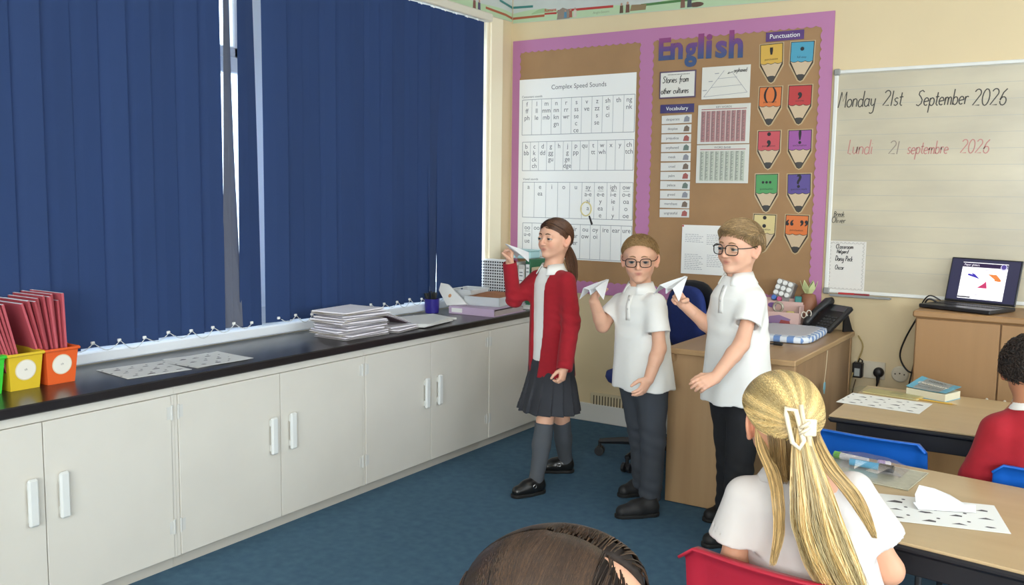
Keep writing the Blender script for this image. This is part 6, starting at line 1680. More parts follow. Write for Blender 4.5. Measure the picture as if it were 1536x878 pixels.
def shirt_rows(neck, pel, zh, W, D_, s=1.0, shw=.118, belly=0.0, bx=None):
    """rows for the loft of a top from the hem to the neck"""
    neck = np.array(neck); pel = np.array(pel); zn = neck[2]; zp = pel[2]
    def cen(z): t = (z-zp)/(zn-zp); return pel+(neck-pel)*t
    rows = []
    for z, a, b in ((zh, D_[0], W[0]), (zh+(zn-zh)*.3, D_[1], W[1]), (zh+(zn-zh)*.62, D_[2], W[2]), (zn-.078*s, D_[2]*.97, shw+.004), (zn-.052*s, D_[2]*.86, shw*.92), (zn-.03*s, D_[2]*.74, shw*.70), (zn-.006*s, .060*s, .063*s), (zn+.008*s, .05*s, .05*s)):
        c = cen(z); rows.append((z, c[0], c[1], a, b))
    return rows

# ---------------------------------------------------------------- girl in the red cardigan
def girl_cardigan():
    base = np.array((1.056,-1.283,0.027)); base[2] = 0
    yaw = R(-108); fw = np.array([math.cos(yaw), math.sin(yaw), 0]); lf = np.array([-fw[1], fw[0], 0]); z = np.array([0, 0, 1.0])
    t = person('girl in a red cardigan, grey skirt and knee socks holding up a paper plane', tuple(base)); of = base
    neck = np.array((1.048,-1.216,1.055)); pel = np.array((1.055,-1.224,0.588))
    shL = np.array((1.15,-1.258,1.02)); shR = np.array((0.951,-1.196,1.01))
    shL[2] -= .014; shR[2] -= .014
    elL = np.array((1.196,-1.287,0.815)); wrL = np.array((1.216,-1.382,0.614))
    elR = np.array((0.881,-1.289,0.902)); wrR = np.array((0.882,-1.336,1.076))
    h = Head((1.054,-1.212,1.199), R(-101), R(-1), 0, .96)
    hipL = pel+lf*.055; hipR = pel-lf*.055
    knL = np.array((1.075,-1.306,0.338)); anL = np.array((1.081,-1.386,0.078)); knR = np.array((1.055,-1.116,0.303)); anR = np.array((1.026,-1.016,0.063))
    ops = torso_ops(neck, pel, yaw, .95, (shL, shR))
    for a, e, w in ((shL, elL, wrL), (shR, elR, wrR)): ops += [('u', cap(a, e, .025, .029), .012), ('u', cap(e, w, .029, .021), .012)]
    for a, k, n in ((hipL, knL, anL), (hipR, knR, anR)): ops += [('u', cap(a, k, .06, .042), .02), ('u', cap(k, k*.55+n*.45, .040, .041), .012), ('u', cap(k*.55+n*.45, n, .041, .029), .012)]
    XR = np.array((0.881,-1.336,1.152))-wrR; XL = np.array((1.221,-1.414,0.543))-wrL
    hR = hand_ops(wrR, XR, (0.35, 0.35, 0.1)+lf*-.2, 1, .95, (48, 55, 30), .05, .45, tout=.35, topp=.75)
    hL = hand_ops(wrL, XL, lf*.8-fw*.2, -1, .92, (50, 55, 30), .03, .3)
    make_body(t, of, h, neck, ops, [(wrR, hR, XR/np.linalg.norm(XR)), (wrL, hL, XL/np.linalg.norm(XL))], extra=[base+(.2, .2, 0), base-(.2, .4, 0), anR, shR])
    h.eyes(t, of, '46565f', (1, .1, .02)); h.brows(t, of, M('brown_brow', '4a3526', rough=.7))
    # white polo under the cardigan
    rows = shirt_rows(neck, pel, pel[2]+.02, (.108, .104, .106), (.082, .078, .078), .95, .1)
    L = Loft(rows, yaw); pts = [shL, shR, neck, pel, pel-(0, 0, .06)]
    cloth('polo_shirt', [('u', L, 0), ('s', cap(neck, neck+z*.1, .044), .004)], .0045, pts, m_polo, t, of, .0015, 3)
    collar(t, of, neck+z*.004, yaw, .047, m_polo_c, drop=.028)
    # cardigan
    rows = shirt_rows(neck, pel, pel[2]-.045, (.126, .118, .118), (.10, .092, .088), .95, .104)
    L2 = Loft(rows, yaw); cu = []
    op = [('u', L2, 0), ('u', cap(shL, elL, .042, .044), .04), ('u', cap(elL, wrL, .045, .038), .012), ('u', cap(shR, elR, .042, .041), .04), ('u', cap(elR, wrR, .041, .033), .012)]
    for w, e in ((wrL, elL), (wrR, elR)):
        d = (w-e)/np.linalg.norm(w-e); op.append(('i', (lambda P, w=w, d=d: np.where(np.linalg.norm(P-w, axis=1) < .09, (P-w)@d-.006, -1)), 0)); op.append(('S', cap(w-d*.012, w+d*.03, .027), 0)); cu.append((w, d))
    nk = neck
    def opening(P):
        dx = P-np.array([nk[0], nk[1], 0]); x = dx@fw; y = dx@lf; zz = P[:, 2]
        w = np.interp(zz, [pel[2]-.06, pel[2]+.02, neck[2]-.1, neck[2]-.02, neck[2]+.03], [.03, .036, .046, .05, .054])
        return np.maximum(np.abs(y+.006)-w, -x+.0)
    op += [('s', opening, .003), ('s', cap(neck-z*.01, neck+z*.1, .056), .006), ('s', Loft([(r[0]-.0, r[1], r[2], r[3]-.012, r[4]-.012) for r in rows], yaw, zhi=pel[2]+.0), .002)]
    wr_f = folds(11, .0022)
    def elb(P):
        a = np.exp(-(np.linalg.norm(P-elR, axis=1)/.07)**2)+.7*np.exp(-(np.linalg.norm(P-elL, axis=1)/.09)**2)
        return a*.0035*np.sin(P[:, 2]*150+P@lf*60)
    cg = cloth('cardigan', op, .0045, pts+[wrL, wrR, elL, elR, pel-(0, 0, .1)], m_redknit, t, of, .0022, 11, disp=elb)
    for w, d in cu:
        b = MB(); a = np.cross(d, z); a /= np.linalg.norm(a); c = np.cross(d, a); rr = .0365 if w is wrL else .0325
        P = np.array([[w+d*q+(a*math.cos(th)+c*math.sin(th))*rr*(1 if q > -.02 else 1.04) for th in np.linspace(0, 2*PI, 25)] for q in (-.03, -.015, .008)]); b.grid(P, thick=.003); b.build('cuff', m_redknit, cg, True, of)
    # pleated skirt
    zt, zb = pel[2]+.03, np.array((1.055,-1.26,0.368))[2]; c = pel
    sk = Loft([(zb, c[0]+fw[0]*.01, c[1]+fw[1]*.01, .138, .158), ((zt+zb)/2, c[0], c[1], .112, .135), (zt, c[0], c[1], .082, .106)], yaw, 2.1, (15, .16))
    cloth('pleated_skirt', [('u', sk, 0), ('u', cap(hipL, knL, .074, .062), .02), ('u', cap(hipR, knR, .074, .06), .02), ('i', half((0, 0, zb), (0, 0, -1)), 0), ('s', cap(knL-z*.03, knL+z*.04, .055), .002), ('s', cap(knR-z*.03, knR+z*.04, .054), .002), ('s', Loft([(zb-.02, c[0]+fw[0]*.01, c[1]+fw[1]*.01, .12, .14), (zb+.05, c[0], c[1], .105, .12)], yaw), .002)], .0045, [(c[0], c[1], zb), (c[0], c[1], zt)], m_charcoal, t, of, .0012, 5, pad=.2, smooth=1)
    for k, n, hl2, to in ((knL, anL, np.array((1.092,-1.317)), np.array((1.01,-1.506))), (knR, anR, np.array((1.054,-0.994)), np.array((0.881,-1.117)))):
        kk = k*.93+n*.07
        so = [('u', cap(kk, kk*.6+n*.4, .045, .0445), 0), ('u', cap(kk*.6+n*.4, n, .0445, .033), .012), ('u', cap(n, np.array([n[0], n[1], .05]), .034, .034), .01), ('i', half(kk+z*.006, z), 0)]
        cloth('sock', so, .004, [kk, n, (n[0], n[1], .02)], m_sock, t, of, .0012, 6, pad=.07, smooth=1)
        d = (to-hl2)/np.linalg.norm(to-hl2)
        L0 = .185; hl3 = np.append(np.array(n[:2])-d*.045, 0); shoe(t, of, hl3, hl3+np.append(d*L0, 0), m_shoe_b, m_sole, .95, .048, 'shoe', 'strap')
    # hair: swept back from a side parting to a low pony tail
    rg = np.random.default_rng(3); cut = half(h.w((.073, 0, .057)), -(h.R@np.array((-.60, 0, .80)))); tie = h.w((-.088, 0, -.028))
    capo = h.skull(.008)+[('i', cut, 0)]; cf, dz, Fs = hair_shell(h, .008, [cut])
    V, F = sdf_mesh(capo, .004, *bounds([h.w((x, y, q)) for x in (-.11, .1) for y in (-.09, .09) for q in (-.1, .11)], .01), smooth=2, disp=dz)
    hb = mesh_np('hair', V, F, M('hair_base_brown', '3a2619', rough=.6), t, True, of)
    n_ = 2000
    roots = V[rg.integers(0, len(V), n_)]
    def dirf(P):
        d = tie-P; d /= np.linalg.norm(d, axis=1)[:, None]+1e-9; l = h.loc(P)
        side = np.clip((l[:, 0]+.01)/.06, 0, 1)*np.clip((l[:, 2]-.02)/.05, 0, 1)*np.sign(l[:, 1]+.012)
        return d+side[:, None]*h.R[:, 1]*1.1
    S_ = 14; W_ = walk(Fs, roots, dirf, S_, .0085, .001, rg, .05, 0, lambda P: cut(P) > .003)
    dist = np.linalg.norm(W_-tie, axis=2); stop = np.minimum.accumulate(dist, axis=1)
    r_ = np.full((n_, S_), .0011)*np.linspace(1, .6, S_)
    tubes('strands', W_, r_, strand_cols(n_, S_, '4a2f1f', rg, .28, 1.15, '6b4a33'), m_hair('brown', '4a2f1f'), hb, of)
    # pony tail down behind the shoulder
    n_, S_ = 420, 16; a = rg.random(n_)*2*PI; q = np.sqrt(rg.random(n_)); f = np.linspace(0, 1, S_)
    en = np.array((1.138,-1.17,0.978)); mid = tie*.5+en*.5-h.R@np.array((.03, 0, -.012))
    ctr = ((1-f)**2)[:, None]*tie+(2*f*(1-f))[:, None]*mid+(f**2)[:, None]*en
    wd = .010+.018*np.sin(np.minimum(1, f*1.3+.1)*PI*.75); wd[-3:] *= (.85, .6, .35)
    X_, Y_ = h.R[:, 0], h.R[:, 1]
    P = ctr[None]+(np.cos(a)*q)[:, None, None]*wd[None, :, None]*X_+(np.sin(a)*q)[:, None, None]*wd[None, :, None]*Y_+rg.normal(size=(n_, 1, 3))*.002*f[None, :, None]
    tubes('pony_tail', P, np.full((n_, S_), .0014)*np.linspace(1, .6, S_), strand_cols(n_, S_, '4a2f1f', rg, .25, 1.3, '6b4a33'), m_hair('brown', '4a2f1f'), hb, of)
    b = MB(); b.tube([tie-h.R@np.array((.004, 0, .004))+.0125*(math.cos(a_)*h.R[:, 1]+math.sin(a_)*(h.R@np.array((.7, 0, .7)))) for a_ in np.linspace(0, 2*PI, 17)[:-1]], .004, 6, closed=True); b.build('hair_tie', M('dark_tie', '2a2026', rough=.8), hb, True, of)
    # the plane between thumb and finger
    paper_plane('white paper plane held up by the girl in the red cardigan', tuple(np.array((0.919,-1.336,1.148))), -lf*.1+np.array((0.929,-1.461,1.19))-np.array((0.872,-1.14,1.091)), (0.2, 0.2, 1), .15, .04, .9, .022)
    return t
girl_cardigan()

# ---------------------------------------------------------------- the two boys with paper planes
def polo(t, of, neck, pel, yaw, zh, shL, elL, shR, elR, W, D_, s, seed, fL=.6, fR=.6, shw=.116, r0=.044, r1=.058, mat=None):
    z = np.array([0, 0, 1.0]); fw = np.array([math.cos(yaw), math.sin(yaw), 0]); lf = np.array([-fw[1], fw[0], 0])
    rows = shirt_rows(neck, pel, zh, W, D_, s, shw); L = Loft(rows, yaw, 2.3)
    op = []; sub = []
    for a, e, f in ((shL, elL, fL), (shR, elR, fR)):
        u, q = sleeve(a, e, f, r0*s, r1*s); op += u; sub += q
    op += [('u', L, .03)]+sub+[('S', cap(neck, neck+z*.1, .047*s), 0), ('S', Loft([(r[0]-.015, r[1], r[2], r[3]-.011, r[4]-.011) for r in rows], yaw, zhi=zh+.02), 0)]
    def drape(P):
        zz = np.clip((neck[2]-.12-P[:, 2])/(neck[2]-zh), 0, 1); th = np.arctan2((P-pel)@lf, (P-pel)@fw)
        ar = np.exp(-((P[:, 2]-(shL[2]-.12))/.05)**2)
        e_ = np.min([np.linalg.norm(P-(a*(1-f)+b_*f), axis=1) for a, b_, f in ((shL, elL, fL), (shR, elR, fR))], axis=0); zz = zz*np.clip((e_-.06)/.06, 0, 1); ar = ar*np.clip((e_-.06)/.06, 0, 1)
        return .0045*zz*np.sin(th*6+seed+3*P[:, 2])+.003*ar*np.sin(P@(fw*60+z*70)+seed)
    o = cloth('polo_shirt', op, .0048, [shL, shR, elL, elR, neck, (pel[0], pel[1], zh)], mat or m_polo, t, of, .0014, seed, disp=drape, pad=.14)
    collar(o, of, neck+z*.002, yaw, .049*s, mat or m_polo_c, drop=.028*s, spread=.025)
    zs = np.linspace(neck[2]-.03, neck[2]-.14, 8)
    P = np.array([[L.pt(q, w+.006, .0035) for w in (-.012, 0, .012)] for q in zs]); b = MB(); b.grid(P[:, ::-1], thick=.002); pk = b.build('placket', m_polo_c, o, True, of)
    for q in (.05, .09):
        c = L.pt(neck[2]-q, .006, .005); b = MB(); b.lathe([(.0045, 0), (.005, .001), (.004, .002)], c, 10, rot=rotz(yaw) @ roty(R(90))); b.build('button', M('button_white', 'c9c9c6', rough=.3), o, False, of)
    for a, e, f in ((shL, elL, fL), (shR, elR, fR)):
        pass
    return L
def trousers(t, of, pel, yaw, legs, mat, zt, s=1.0, seed=1, r=(.072, .055, .048), vox=.0055):
    z = np.array([0, 0, 1.0]); Rm = rotz(yaw)
    op = [('u', ell(pel-z*.01, (.085*s, .115*s, .10*s), Rm), 0)]; sub = []
    pts = [pel+z*.1]
    for hp, k, a in legs:
        op += [('u', cap(hp, k, r[0]*s, r[1]*s), .025), ('u', cap(k, a, r[1]*s, r[2]*s), .012)]; sub.append(('S', cap(a-z*.08, a-z*.01, .037*s), 0)); pts += [a, k]
    zlow = min(l[2][2] for l in legs)
    op += [('i', half((0, 0, zlow-.035), (0, 0, -1)), 0)]+sub
    def crease(P):
        k = sum(np.exp(-(np.linalg.norm(P-l[1], axis=1)/.08)**2) for l in legs)+sum(np.exp(-(np.linalg.norm(P-l[2], axis=1)/.09)**2) for l in legs)
        return .0035*k*np.sin(P[:, 2]*120+P[:, 0]*40+seed)
    return cloth('trousers', op, vox, pts, mat, t, of, .002, seed, disp=crease, pad=.13)
def short_hair(t, of, h, tk, cut, base, hue, n_, S_, step, flow, lift, seed, rad=.0011, name='hair', basecol='4a3a28', var=.2, jit=.14, over=.006):
    rg = np.random.default_rng(seed)
    capo = h.skull(tk)+[('i', c, 0) for c in cut]; cf, dz, Fs = hair_shell(h, tk, cut)
    V, F = sdf_mesh(capo, .0035, *bounds([h.w((x, y, q)) for x in (-.115, .11) for y in (-.1, .1) for q in (-.1, .12)], .01), smooth=2, disp=dz)
    hb = mesh_np('hair', V, F, M('hair_base_'+basecol, basecol, rough=.7), t, True, of)
    roots = V[rg.integers(0, len(V), n_)]; roots = roots[np.abs(Fs(roots)) < .003]
    W_ = walk(Fs, roots, lambda P: flow(h.loc(P))@h.R.T, S_, step, .0005, rg, jit, lift, (lambda P: np.max([c(P) for c in cut], axis=0) > over))
    N_ = len(W_)
    tubes('strands', W_, np.full((N_, S_), rad)*np.linspace(1, .45, S_), strand_cols(N_, S_, base, rg, var, 1.2, hue), m_hair(base, base), hb, of)
    return hb
def boy_front():
    base = np.array((1.564,-1.287,0.02)); base[2] = 0
    yaw = R(-106); fw = np.array([math.cos(yaw), math.sin(yaw), 0]); lf = np.array([-fw[1], fw[0], 0]); z = np.array([0, 0, 1.0])
    t = person('boy with cropped hair facing the camera in a white polo and grey trousers', tuple(base)); of = base
    neck = np.array((1.548,-1.297,1.005)); pel = np.array((1.568,-1.284,0.589))
    shL = np.array((1.648,-1.352,0.961)); shR = np.array((1.44,-1.272,0.941)); elL = np.array((1.686,-1.387,0.757)); wrL = np.array((1.671,-1.455,0.63))
    shL[2] -= .014; shR[2] -= .014
    elR = np.array((1.383,-1.332,0.821)); wrR = np.array((1.381,-1.417,0.941))
    h = Head((1.547,-1.31,1.132), R(-69), R(7), R(1), 1.0)
    hipL = pel+lf*.052-z*.03; hipR = pel-lf*.052-z*.03
    knL = np.array((1.639,-1.321,0.322)); anL = np.array((1.635,-1.324,0.085)); knR = np.array((1.542,-1.23,0.313)); anR = np.array((1.538,-1.185,0.091))
    ops = torso_ops(neck, pel, yaw, 1, (shL, shR))
    for a, e, w in ((shL, elL, wrL), (shR, elR, wrR)): ops += [('u', cap(a, e, .026, .030), .012), ('u', cap(e, e*.7+w*.3, .030, .0305), .012), ('u', cap(e*.7+w*.3, w, .030, .0225), .012)]
    for a, k, n in ((hipL, knL, anL), (hipR, knR, anR)): ops += [('u', cap(a, k, .06, .042), .02), ('u', cap(k, n, .042, .03), .012)]
    XR = np.array((1.392,-1.434,1.005))-wrR; XL = np.array((1.661,-1.51,0.575))-wrL
    hR = hand_ops(wrR, XR, -lf*.6+fw*.5, 1, 1, (50, 55, 35), .05, .45, tout=.35, topp=.75)
    hL = hand_ops(wrL, XL, lf*.9-fw*.15, -1, 1, (24, 26, 18), .07, .25, tout=.5)
    make_body(t, of, h, neck, ops, [(wrR, hR, XR/np.linalg.norm(XR)), (wrL, hL, XL/np.linalg.norm(XL))], extra=[base+(.2, .2, 0), base-(.2, .3, 0), anR, shR, elR])
    h.eyes(t, of, '3a454d', (1, .03, .03)); h.brows(t, of, M('fair_brow', '8a6a48', rough=.7))
    glasses(t, of, h, M('dark_tortoise_frame', '2b1d1a', rough=.25))
    polo(t, of, neck, pel, yaw, np.array((1.562,-1.288,0.555))[2], shL, elL, shR, elR, (.142, .132, .128), (.118, .104, .094), 1, 21, .66, .62)
    trousers(t, of, pel, yaw, ((hipL, knL, anL), (hipR, knR, anR)), m_trous, pel[2], 1, 5)
    for hl_, to in (((1.682,-1.316), (1.536,-1.47)), ((1.537,-1.026), (1.424,-1.213))):
        hl_ = np.append(np.array(hl_), 0); to = np.append(np.array(to), 0); d = (to-hl_)/np.linalg.norm(to-hl_); shoe(t, of, to-d*.205, to, m_shoe_m, m_sole, 1.0, .045)
    up = lambda L: np.stack([.55-L[:, 0]*2, np.sign(L[:, 1])*.1+L[:, 1]*2, .35-np.clip(-L[:, 0]*6, 0, 1)*.9-np.abs(L[:, 1])*6], 1)
    cuts = [half(h.w((.070, 0, .070)), -(h.R@np.array((-.60, 0, .80)))), lambda P: .0-(h.loc(P)[:, 2]-np.interp(h.loc(P)[:, 0], [-.1, -.03, .01, .03, .05], [-.05, -.03, -.01, .02, .055]))*h.s]
    short_hair(t, of, h, .0075, cuts, '9a7b51', 'b8986a', 7000, 5, .0030, up, .007, 5, .0008, basecol='95774e', jit=.3, over=.004)
    paper_plane('white paper plane held up behind by the boy facing the camera', (1.413,-1.444,1.016), np.array((1.415,-1.288,1.044))-np.array((1.396,-1.515,0.986)), (-.1, -.35, 1), .15, .062, .7, .022)
def boy_side():
    base = np.array((2.03,-1.437,0.057)); base[2] = 0
    yaw = R(-118); fw = np.array([math.cos(yaw), math.sin(yaw), 0]); lf = np.array([-fw[1], fw[0], 0]); z = np.array([0, 0, 1.0])
    t = person('boy with a fair fringe in a white polo and black trousers before the desk', tuple(base)); of = base
    neck = np.array((2.031,-1.413,1.086)); pel = np.array((2.04,-1.407,0.612))
    shL = np.array((2.114,-1.466,1.013)); shR = np.array((1.961,-1.363,0.998)); elL = np.array((2.105,-1.567,0.84)); wrL = np.array((2.053,-1.696,0.724))
    shL[2] -= .014; shR[2] -= .014
    elR = np.array((1.921,-1.365,0.851)); wrR = np.array((1.827,-1.474,0.965))
    h = Head((2.034,-1.435,1.208), R(-71-35), R(3), R(-2), 1.02)
    hipL = pel+lf*.055-z*.03; hipR = pel-lf*.055-z*.03
    knL = np.array((2.083,-1.474,0.315)); anL = np.array((2.086,-1.484,0.07)); knR = np.array((2.002,-1.336,0.295)); anR = np.array((1.98,-1.302,0.087))
    ops = torso_ops(neck, pel, yaw, 1.02, (shL, shR))
    for a, e, w in ((shL, elL, wrL), (shR, elR, wrR)): ops += [('u', cap(a, e, .026, .031), .012), ('u', cap(e, e*.7+w*.3, .031, .031), .012), ('u', cap(e*.7+w*.3, w, .031, .023), .012)]
    for a, k, n in ((hipL, knL, anL), (hipR, knR, anR)): ops += [('u', cap(a, k, .06, .042), .02), ('u', cap(k, n, .042, .03), .012)]
    XR = np.array((1.803,-1.525,1.015))-wrR; XL = np.array((2.016,-1.768,0.706))-wrL
    hR = hand_ops(wrR, XR, z*.3-lf*.5-fw*.2, 1, 1.02, (45, 50, 30), .05, .45, tout=.35, topp=.75)
    hL = hand_ops(wrL, XL, lf*.6+z*.6, -1, 1.04, (22, 28, 18), .09, .3, tout=.55)
    make_body(t, of, h, neck, ops, [(wrR, hR, XR/np.linalg.norm(XR)), (wrL, hL, XL/np.linalg.norm(XL))], extra=[base+(.2, .2, 0), base-(.2, .3, 0), anR, shR, elR])
    h.eyes(t, of, '434f56', (1, .0, .02)); h.brows(t, of, M('fair_brow', '8a6a48', rough=.7))
    glasses(t, of, h, M('black_frame', '161616', rough=.2), .0245, .0195)
    polo(t, of, neck, pel, yaw, np.array((2.007,-1.429,0.578))[2], shL, elL, shR, elR, (.148, .138, .13), (.128, .112, .098), 1.02, 33, .55, .6)
    trousers(t, of, pel, yaw, ((hipL, knL, anL), (hipR, knR, anR)), m_black_tr, pel[2], 1.02, 7)
    for hl_, to in (((2.105,-1.402), (1.977,-1.569)), ((1.989,-1.13), (1.875,-1.292))):
        hl_ = np.append(np.array(hl_), 0); to = np.append(np.array(to), 0); d = (to-hl_)/np.linalg.norm(to-hl_); shoe(t, of, to-d*.21, to, m_shoe_m, m_sole, 1.02, .045)
    def fl(L):
        top = np.clip((L[:, 2]-.03)/.04, 0, 1)
        x = np.where(L[:, 0] > -.02, .8, -.2)*top+(1-top)*(-.25); y = -.75*top+0*L[:, 1]; zz = -.9*(1-top)
        return np.stack([x, y, zz], 1)
    cuts = [half(h.w((.076, 0, .056)), -(h.R@np.array((-.50, 0, .86)))), lambda P: .0-(h.loc(P)[:, 2]-np.interp(h.loc(P)[:, 0], [-.1, -.04, -.01, .015, .035, .06], [-.055, -.045, -.0, -.012, .02, .04]))*h.s]
    short_hair(t, of, h, .016, cuts, '7f6849', 'a1855d', 5000, 9, .0062, fl, .004, 9, .0013, basecol='7c6646', jit=.16, over=.011)
    paper_plane('crumpled white paper plane held up by the boy at the desk', (1.81,-1.532,1.057), np.array((1.823,-1.405,1.095))-np.array((1.783,-1.621,1.032)), (.1, -.4, 1), .15, .06, .7, .022)
boy_front(); boy_side()

# ---------------------------------------------------------------- seated children
def lap(t, of, pel, yaw, s, mat, arms, name='trousers'):
    """thighs on the seat, shins down to the floor, shoes"""
    fw = np.array([math.cos(yaw), math.sin(yaw), 0]); lf = np.array([-fw[1], fw[0], 0]); z = np.array([0, 0, 1.0]); legs = []
    for sg in (1, -1):
        hp = pel+lf*sg*.058; kn = hp+fw*.30*s+lf*sg*.02; kn[2] = hp[2]+.015; an = kn+fw*.02; an[2] = .075; legs.append((hp, kn, an))
    return legs
def tress(name, keys, wid, n_, S_, base, hue, mat, parent, of, seed, rad=.0008, side=None, var=.2, wave=.004, tip=1.1):
    rg = np.random.default_rng(seed); K = np.array(keys, float); u = np.linspace(0, len(K)-1, S_)
    ctr = []
    for q in u:
        i = min(int(q), len(K)-2); f = q-i; p0, p1, p2, p3 = K[max(0, i-1)], K[i], K[i+1], K[min(len(K)-1, i+2)]
        ctr.append(.5*((2*p1)+(p2-p0)*f+(2*p0-5*p1+4*p2-p3)*f*f+(-p0+3*p1-3*p2+p3)*f**3))
    ctr = np.array(ctr); w = np.interp(u, np.linspace(0, len(K)-1, len(wid)), wid)
    a = rg.random(n_)*2*PI; q = np.sqrt(rg.random(n_)); d = np.cross(ctr[-1]-ctr[0], [0, 0, 1.0]) if side is None else np.array(side, float); d = d/np.linalg.norm(d); e = np.cross(ctr[-1]-ctr[0], d); e /= np.linalg.norm(e)
    ph = rg.random((n_, 1))*6; fq = rg.uniform(3, 6, (n_, 1)); ff = np.linspace(0, 1, S_)[None]
    lat = np.cos(a)*q; clump = np.exp(.38*np.sin(lat*11+2*np.sin(a*2+seed)))[:, None, None]
    P = ctr[None]+(np.cos(a)*q)[:, None, None]*w[None, :, None]*d+(np.sin(a)*q*.45)[:, None, None]*w[None, :, None]*e+(wave*np.sin(fq*ff*2+ph)*ff)[..., None]*d
    cut = rg.uniform(.82, 1, (n_, 1)); idx = ff*cut*(S_-1); i0 = np.clip(idx.astype(int), 0, S_-2); fr = (idx-i0)[..., None]
    ar = np.arange(n_)[:, None]; P = P[ar, i0]*(1-fr)+P[ar, i0+1]*fr
    return tubes(name, P, np.full((n_, S_), rad)*np.linspace(1, .5, S_), clump*strand_cols(n_, S_, base, rg, var, tip, hue), mat, parent, of)
def girl_blonde():
    yaw = R(98); fw = np.array([math.cos(yaw), math.sin(yaw), 0]); lf = np.array([-fw[1], fw[0], 0]); z = np.array([0, 0, 1.0])
    neck = np.array((2.709,-2.975,0.803)); pel = np.array((2.781,-2.941,0.51)); pel[2] = .455
    base = np.array([pel[0], pel[1], 0]); of = base
    t = person('girl with a long blonde ponytail and cream hair claw, seen from behind', tuple(base))
    shL = np.array((2.618,-3.023,0.737)); shR = np.array((2.828,-2.934,0.766)); elL = np.array((2.599,-3.035,0.576)); elR = np.array((2.904,-2.885,0.589))
    wrL = pel+fw*.16+lf*.05+z*.10; wrR = pel+fw*.16-lf*.05+z*.10
    h = Head((2.679,-2.983,0.915), R(126), R(4), R(-3), 1.0)
    legs = lap(t, of, pel, yaw, 1, None, None)
    ops = torso_ops(neck, pel, yaw, 1, (shL, shR))
    for a, e, w in ((shL, elL, wrL), (shR, elR, wrR)): ops += [('u', cap(a-(0, 0, .014), e, .026, .031), .012), ('u', cap(e, e*.7+w*.3, .031, .031), .012), ('u', cap(e*.7+w*.3, w, .031, .023), .012)]
    for a, k, n in legs: ops += [('u', cap(a, k, .06, .044), .02), ('u', cap(k, n, .042, .03), .012)]
    hL = hand_ops(wrL, fw-lf*.6, z, -1, 1, (20, 25, 20), .05); hR = hand_ops(wrR, fw+lf*.6, z, 1, 1, (20, 25, 20), .05)
    make_body(t, of, h, neck, ops, [(wrL, hL, fw), (wrR, hR, fw)], extra=[base+fw*.4, base-fw*.2, elL-lf*-.1, elR-lf*.1, legs[0][2], legs[1][2]], base='d9a283', fine=(.0034, .0034))
    h.eyes(t, of, '5b7383'); h.brows(t, of, M('fair_brow', '8a6a48', rough=.7))
    polo(t, of, neck, pel, yaw, pel[2]-.03, shL, elL, shR, elR, (.158, .148, .138), (.125, .108, .098), 1, 44, .62, .62, .122, .046, .070, M('shaded_polo_cotton', 'd3cdc9', rough=.8, bump=.08, bscale=700))  # the white polo again, with shade put into a darker pinkish colour
    sk = [('u', ell(pel, (.11, .14, .075), rotz(yaw)), 0)]
    for a, k, n in legs: sk.append(('u', cap(a, k, .082, .066), .03))
    sk += [('i', half(legs[0][1]+fw*.0, fw), 0)]
    cloth('skirt', sk, .006, [pel, legs[0][1], legs[1][1]], m_charcoal, t, of, .001, 4, pad=.13, smooth=1)
    for a, k, n in legs:
        cloth('sock', [('u', cap(k*.8+n*.2, n, .044, .034), 0), ('u', cap(n, np.array([n[0], n[1], .05]), .034), .01), ('i', half(k*.8+n*.2, z), 0)], .005, [k, n], m_sock, t, of, .001, 6, pad=.06, smooth=1)
        q = np.array([n[0], n[1], 0])-fw*.045; shoe(t, of, q, q+fw*.19, m_shoe_b, m_sole, .95, .046, 'shoe', 'strap')
    # hair gathered into the claw
    rg = np.random.default_rng(12)
    clip = h.w(h.loc(np.array([(2.745,-3.072,0.928)]))[0]); Fs = comb_f(h.skull(.010)); clip = project(Fs, clip[None], .012)[0]
    cuts = [half(h.w((.074, 0, .060)), -(h.R@np.array((-.50, 0, .86)))), lambda P: .0-(h.loc(P)[:, 2]-np.interp(h.loc(P)[:, 0], [-.1, -.05, -.03, -.012, .01, .05], [-.075, -.07, -.05, .012, .022, .04]))*h.s]
    cf, dz, Fs = hair_shell(h, .012, cuts)
    V, F = sdf_mesh(h.skull(.012)+[('i', c, 0) for c in cuts], .004, *bounds([h.w((x, y, q)) for x in (-.115, .11) for y in (-.1, .1) for q in (-.11, .12)], .01), smooth=2, disp=dz)
    mh = m_hair('blonde', 'd2b27a', .32)
    hb = mesh_np('hair', V, F, M('hair_base_blonde', 'a3834f', rough=.6), t, True, of)
    n_, S_ = 4600, 14; roots = V[rg.integers(0, len(V), n_)]; roots = roots[np.abs(Fs(roots)) < .004]; n_ = len(roots)
    cl = h.loc(clip[None])[0]
    def dirf(P):
        d = clip-P; L_ = np.linalg.norm(d, axis=1)[:, None]; l = h.loc(P); d = d/L_
        side = np.clip((l[:, 0]+.01)/.08, 0, 1)*np.sign(l[:, 1])
        return d+side[:, None]*h.R[:, 1]*.5
    W_ = walk(Fs, roots, dirf, S_, .0138, .0028, rg, .05, .0, lambda P: (np.max([c(P) for c in cuts], axis=0) > .004) | (np.linalg.norm(P-clip, axis=1) < .012))
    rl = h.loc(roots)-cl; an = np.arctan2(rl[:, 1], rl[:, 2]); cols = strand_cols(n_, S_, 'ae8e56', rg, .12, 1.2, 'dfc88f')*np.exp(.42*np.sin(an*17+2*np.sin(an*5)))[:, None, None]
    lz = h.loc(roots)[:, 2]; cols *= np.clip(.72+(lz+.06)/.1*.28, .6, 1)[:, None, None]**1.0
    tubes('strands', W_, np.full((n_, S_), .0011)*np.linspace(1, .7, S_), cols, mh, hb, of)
    bk = clip-h.c; bk[2] = 0; bk /= np.linalg.norm(bk)
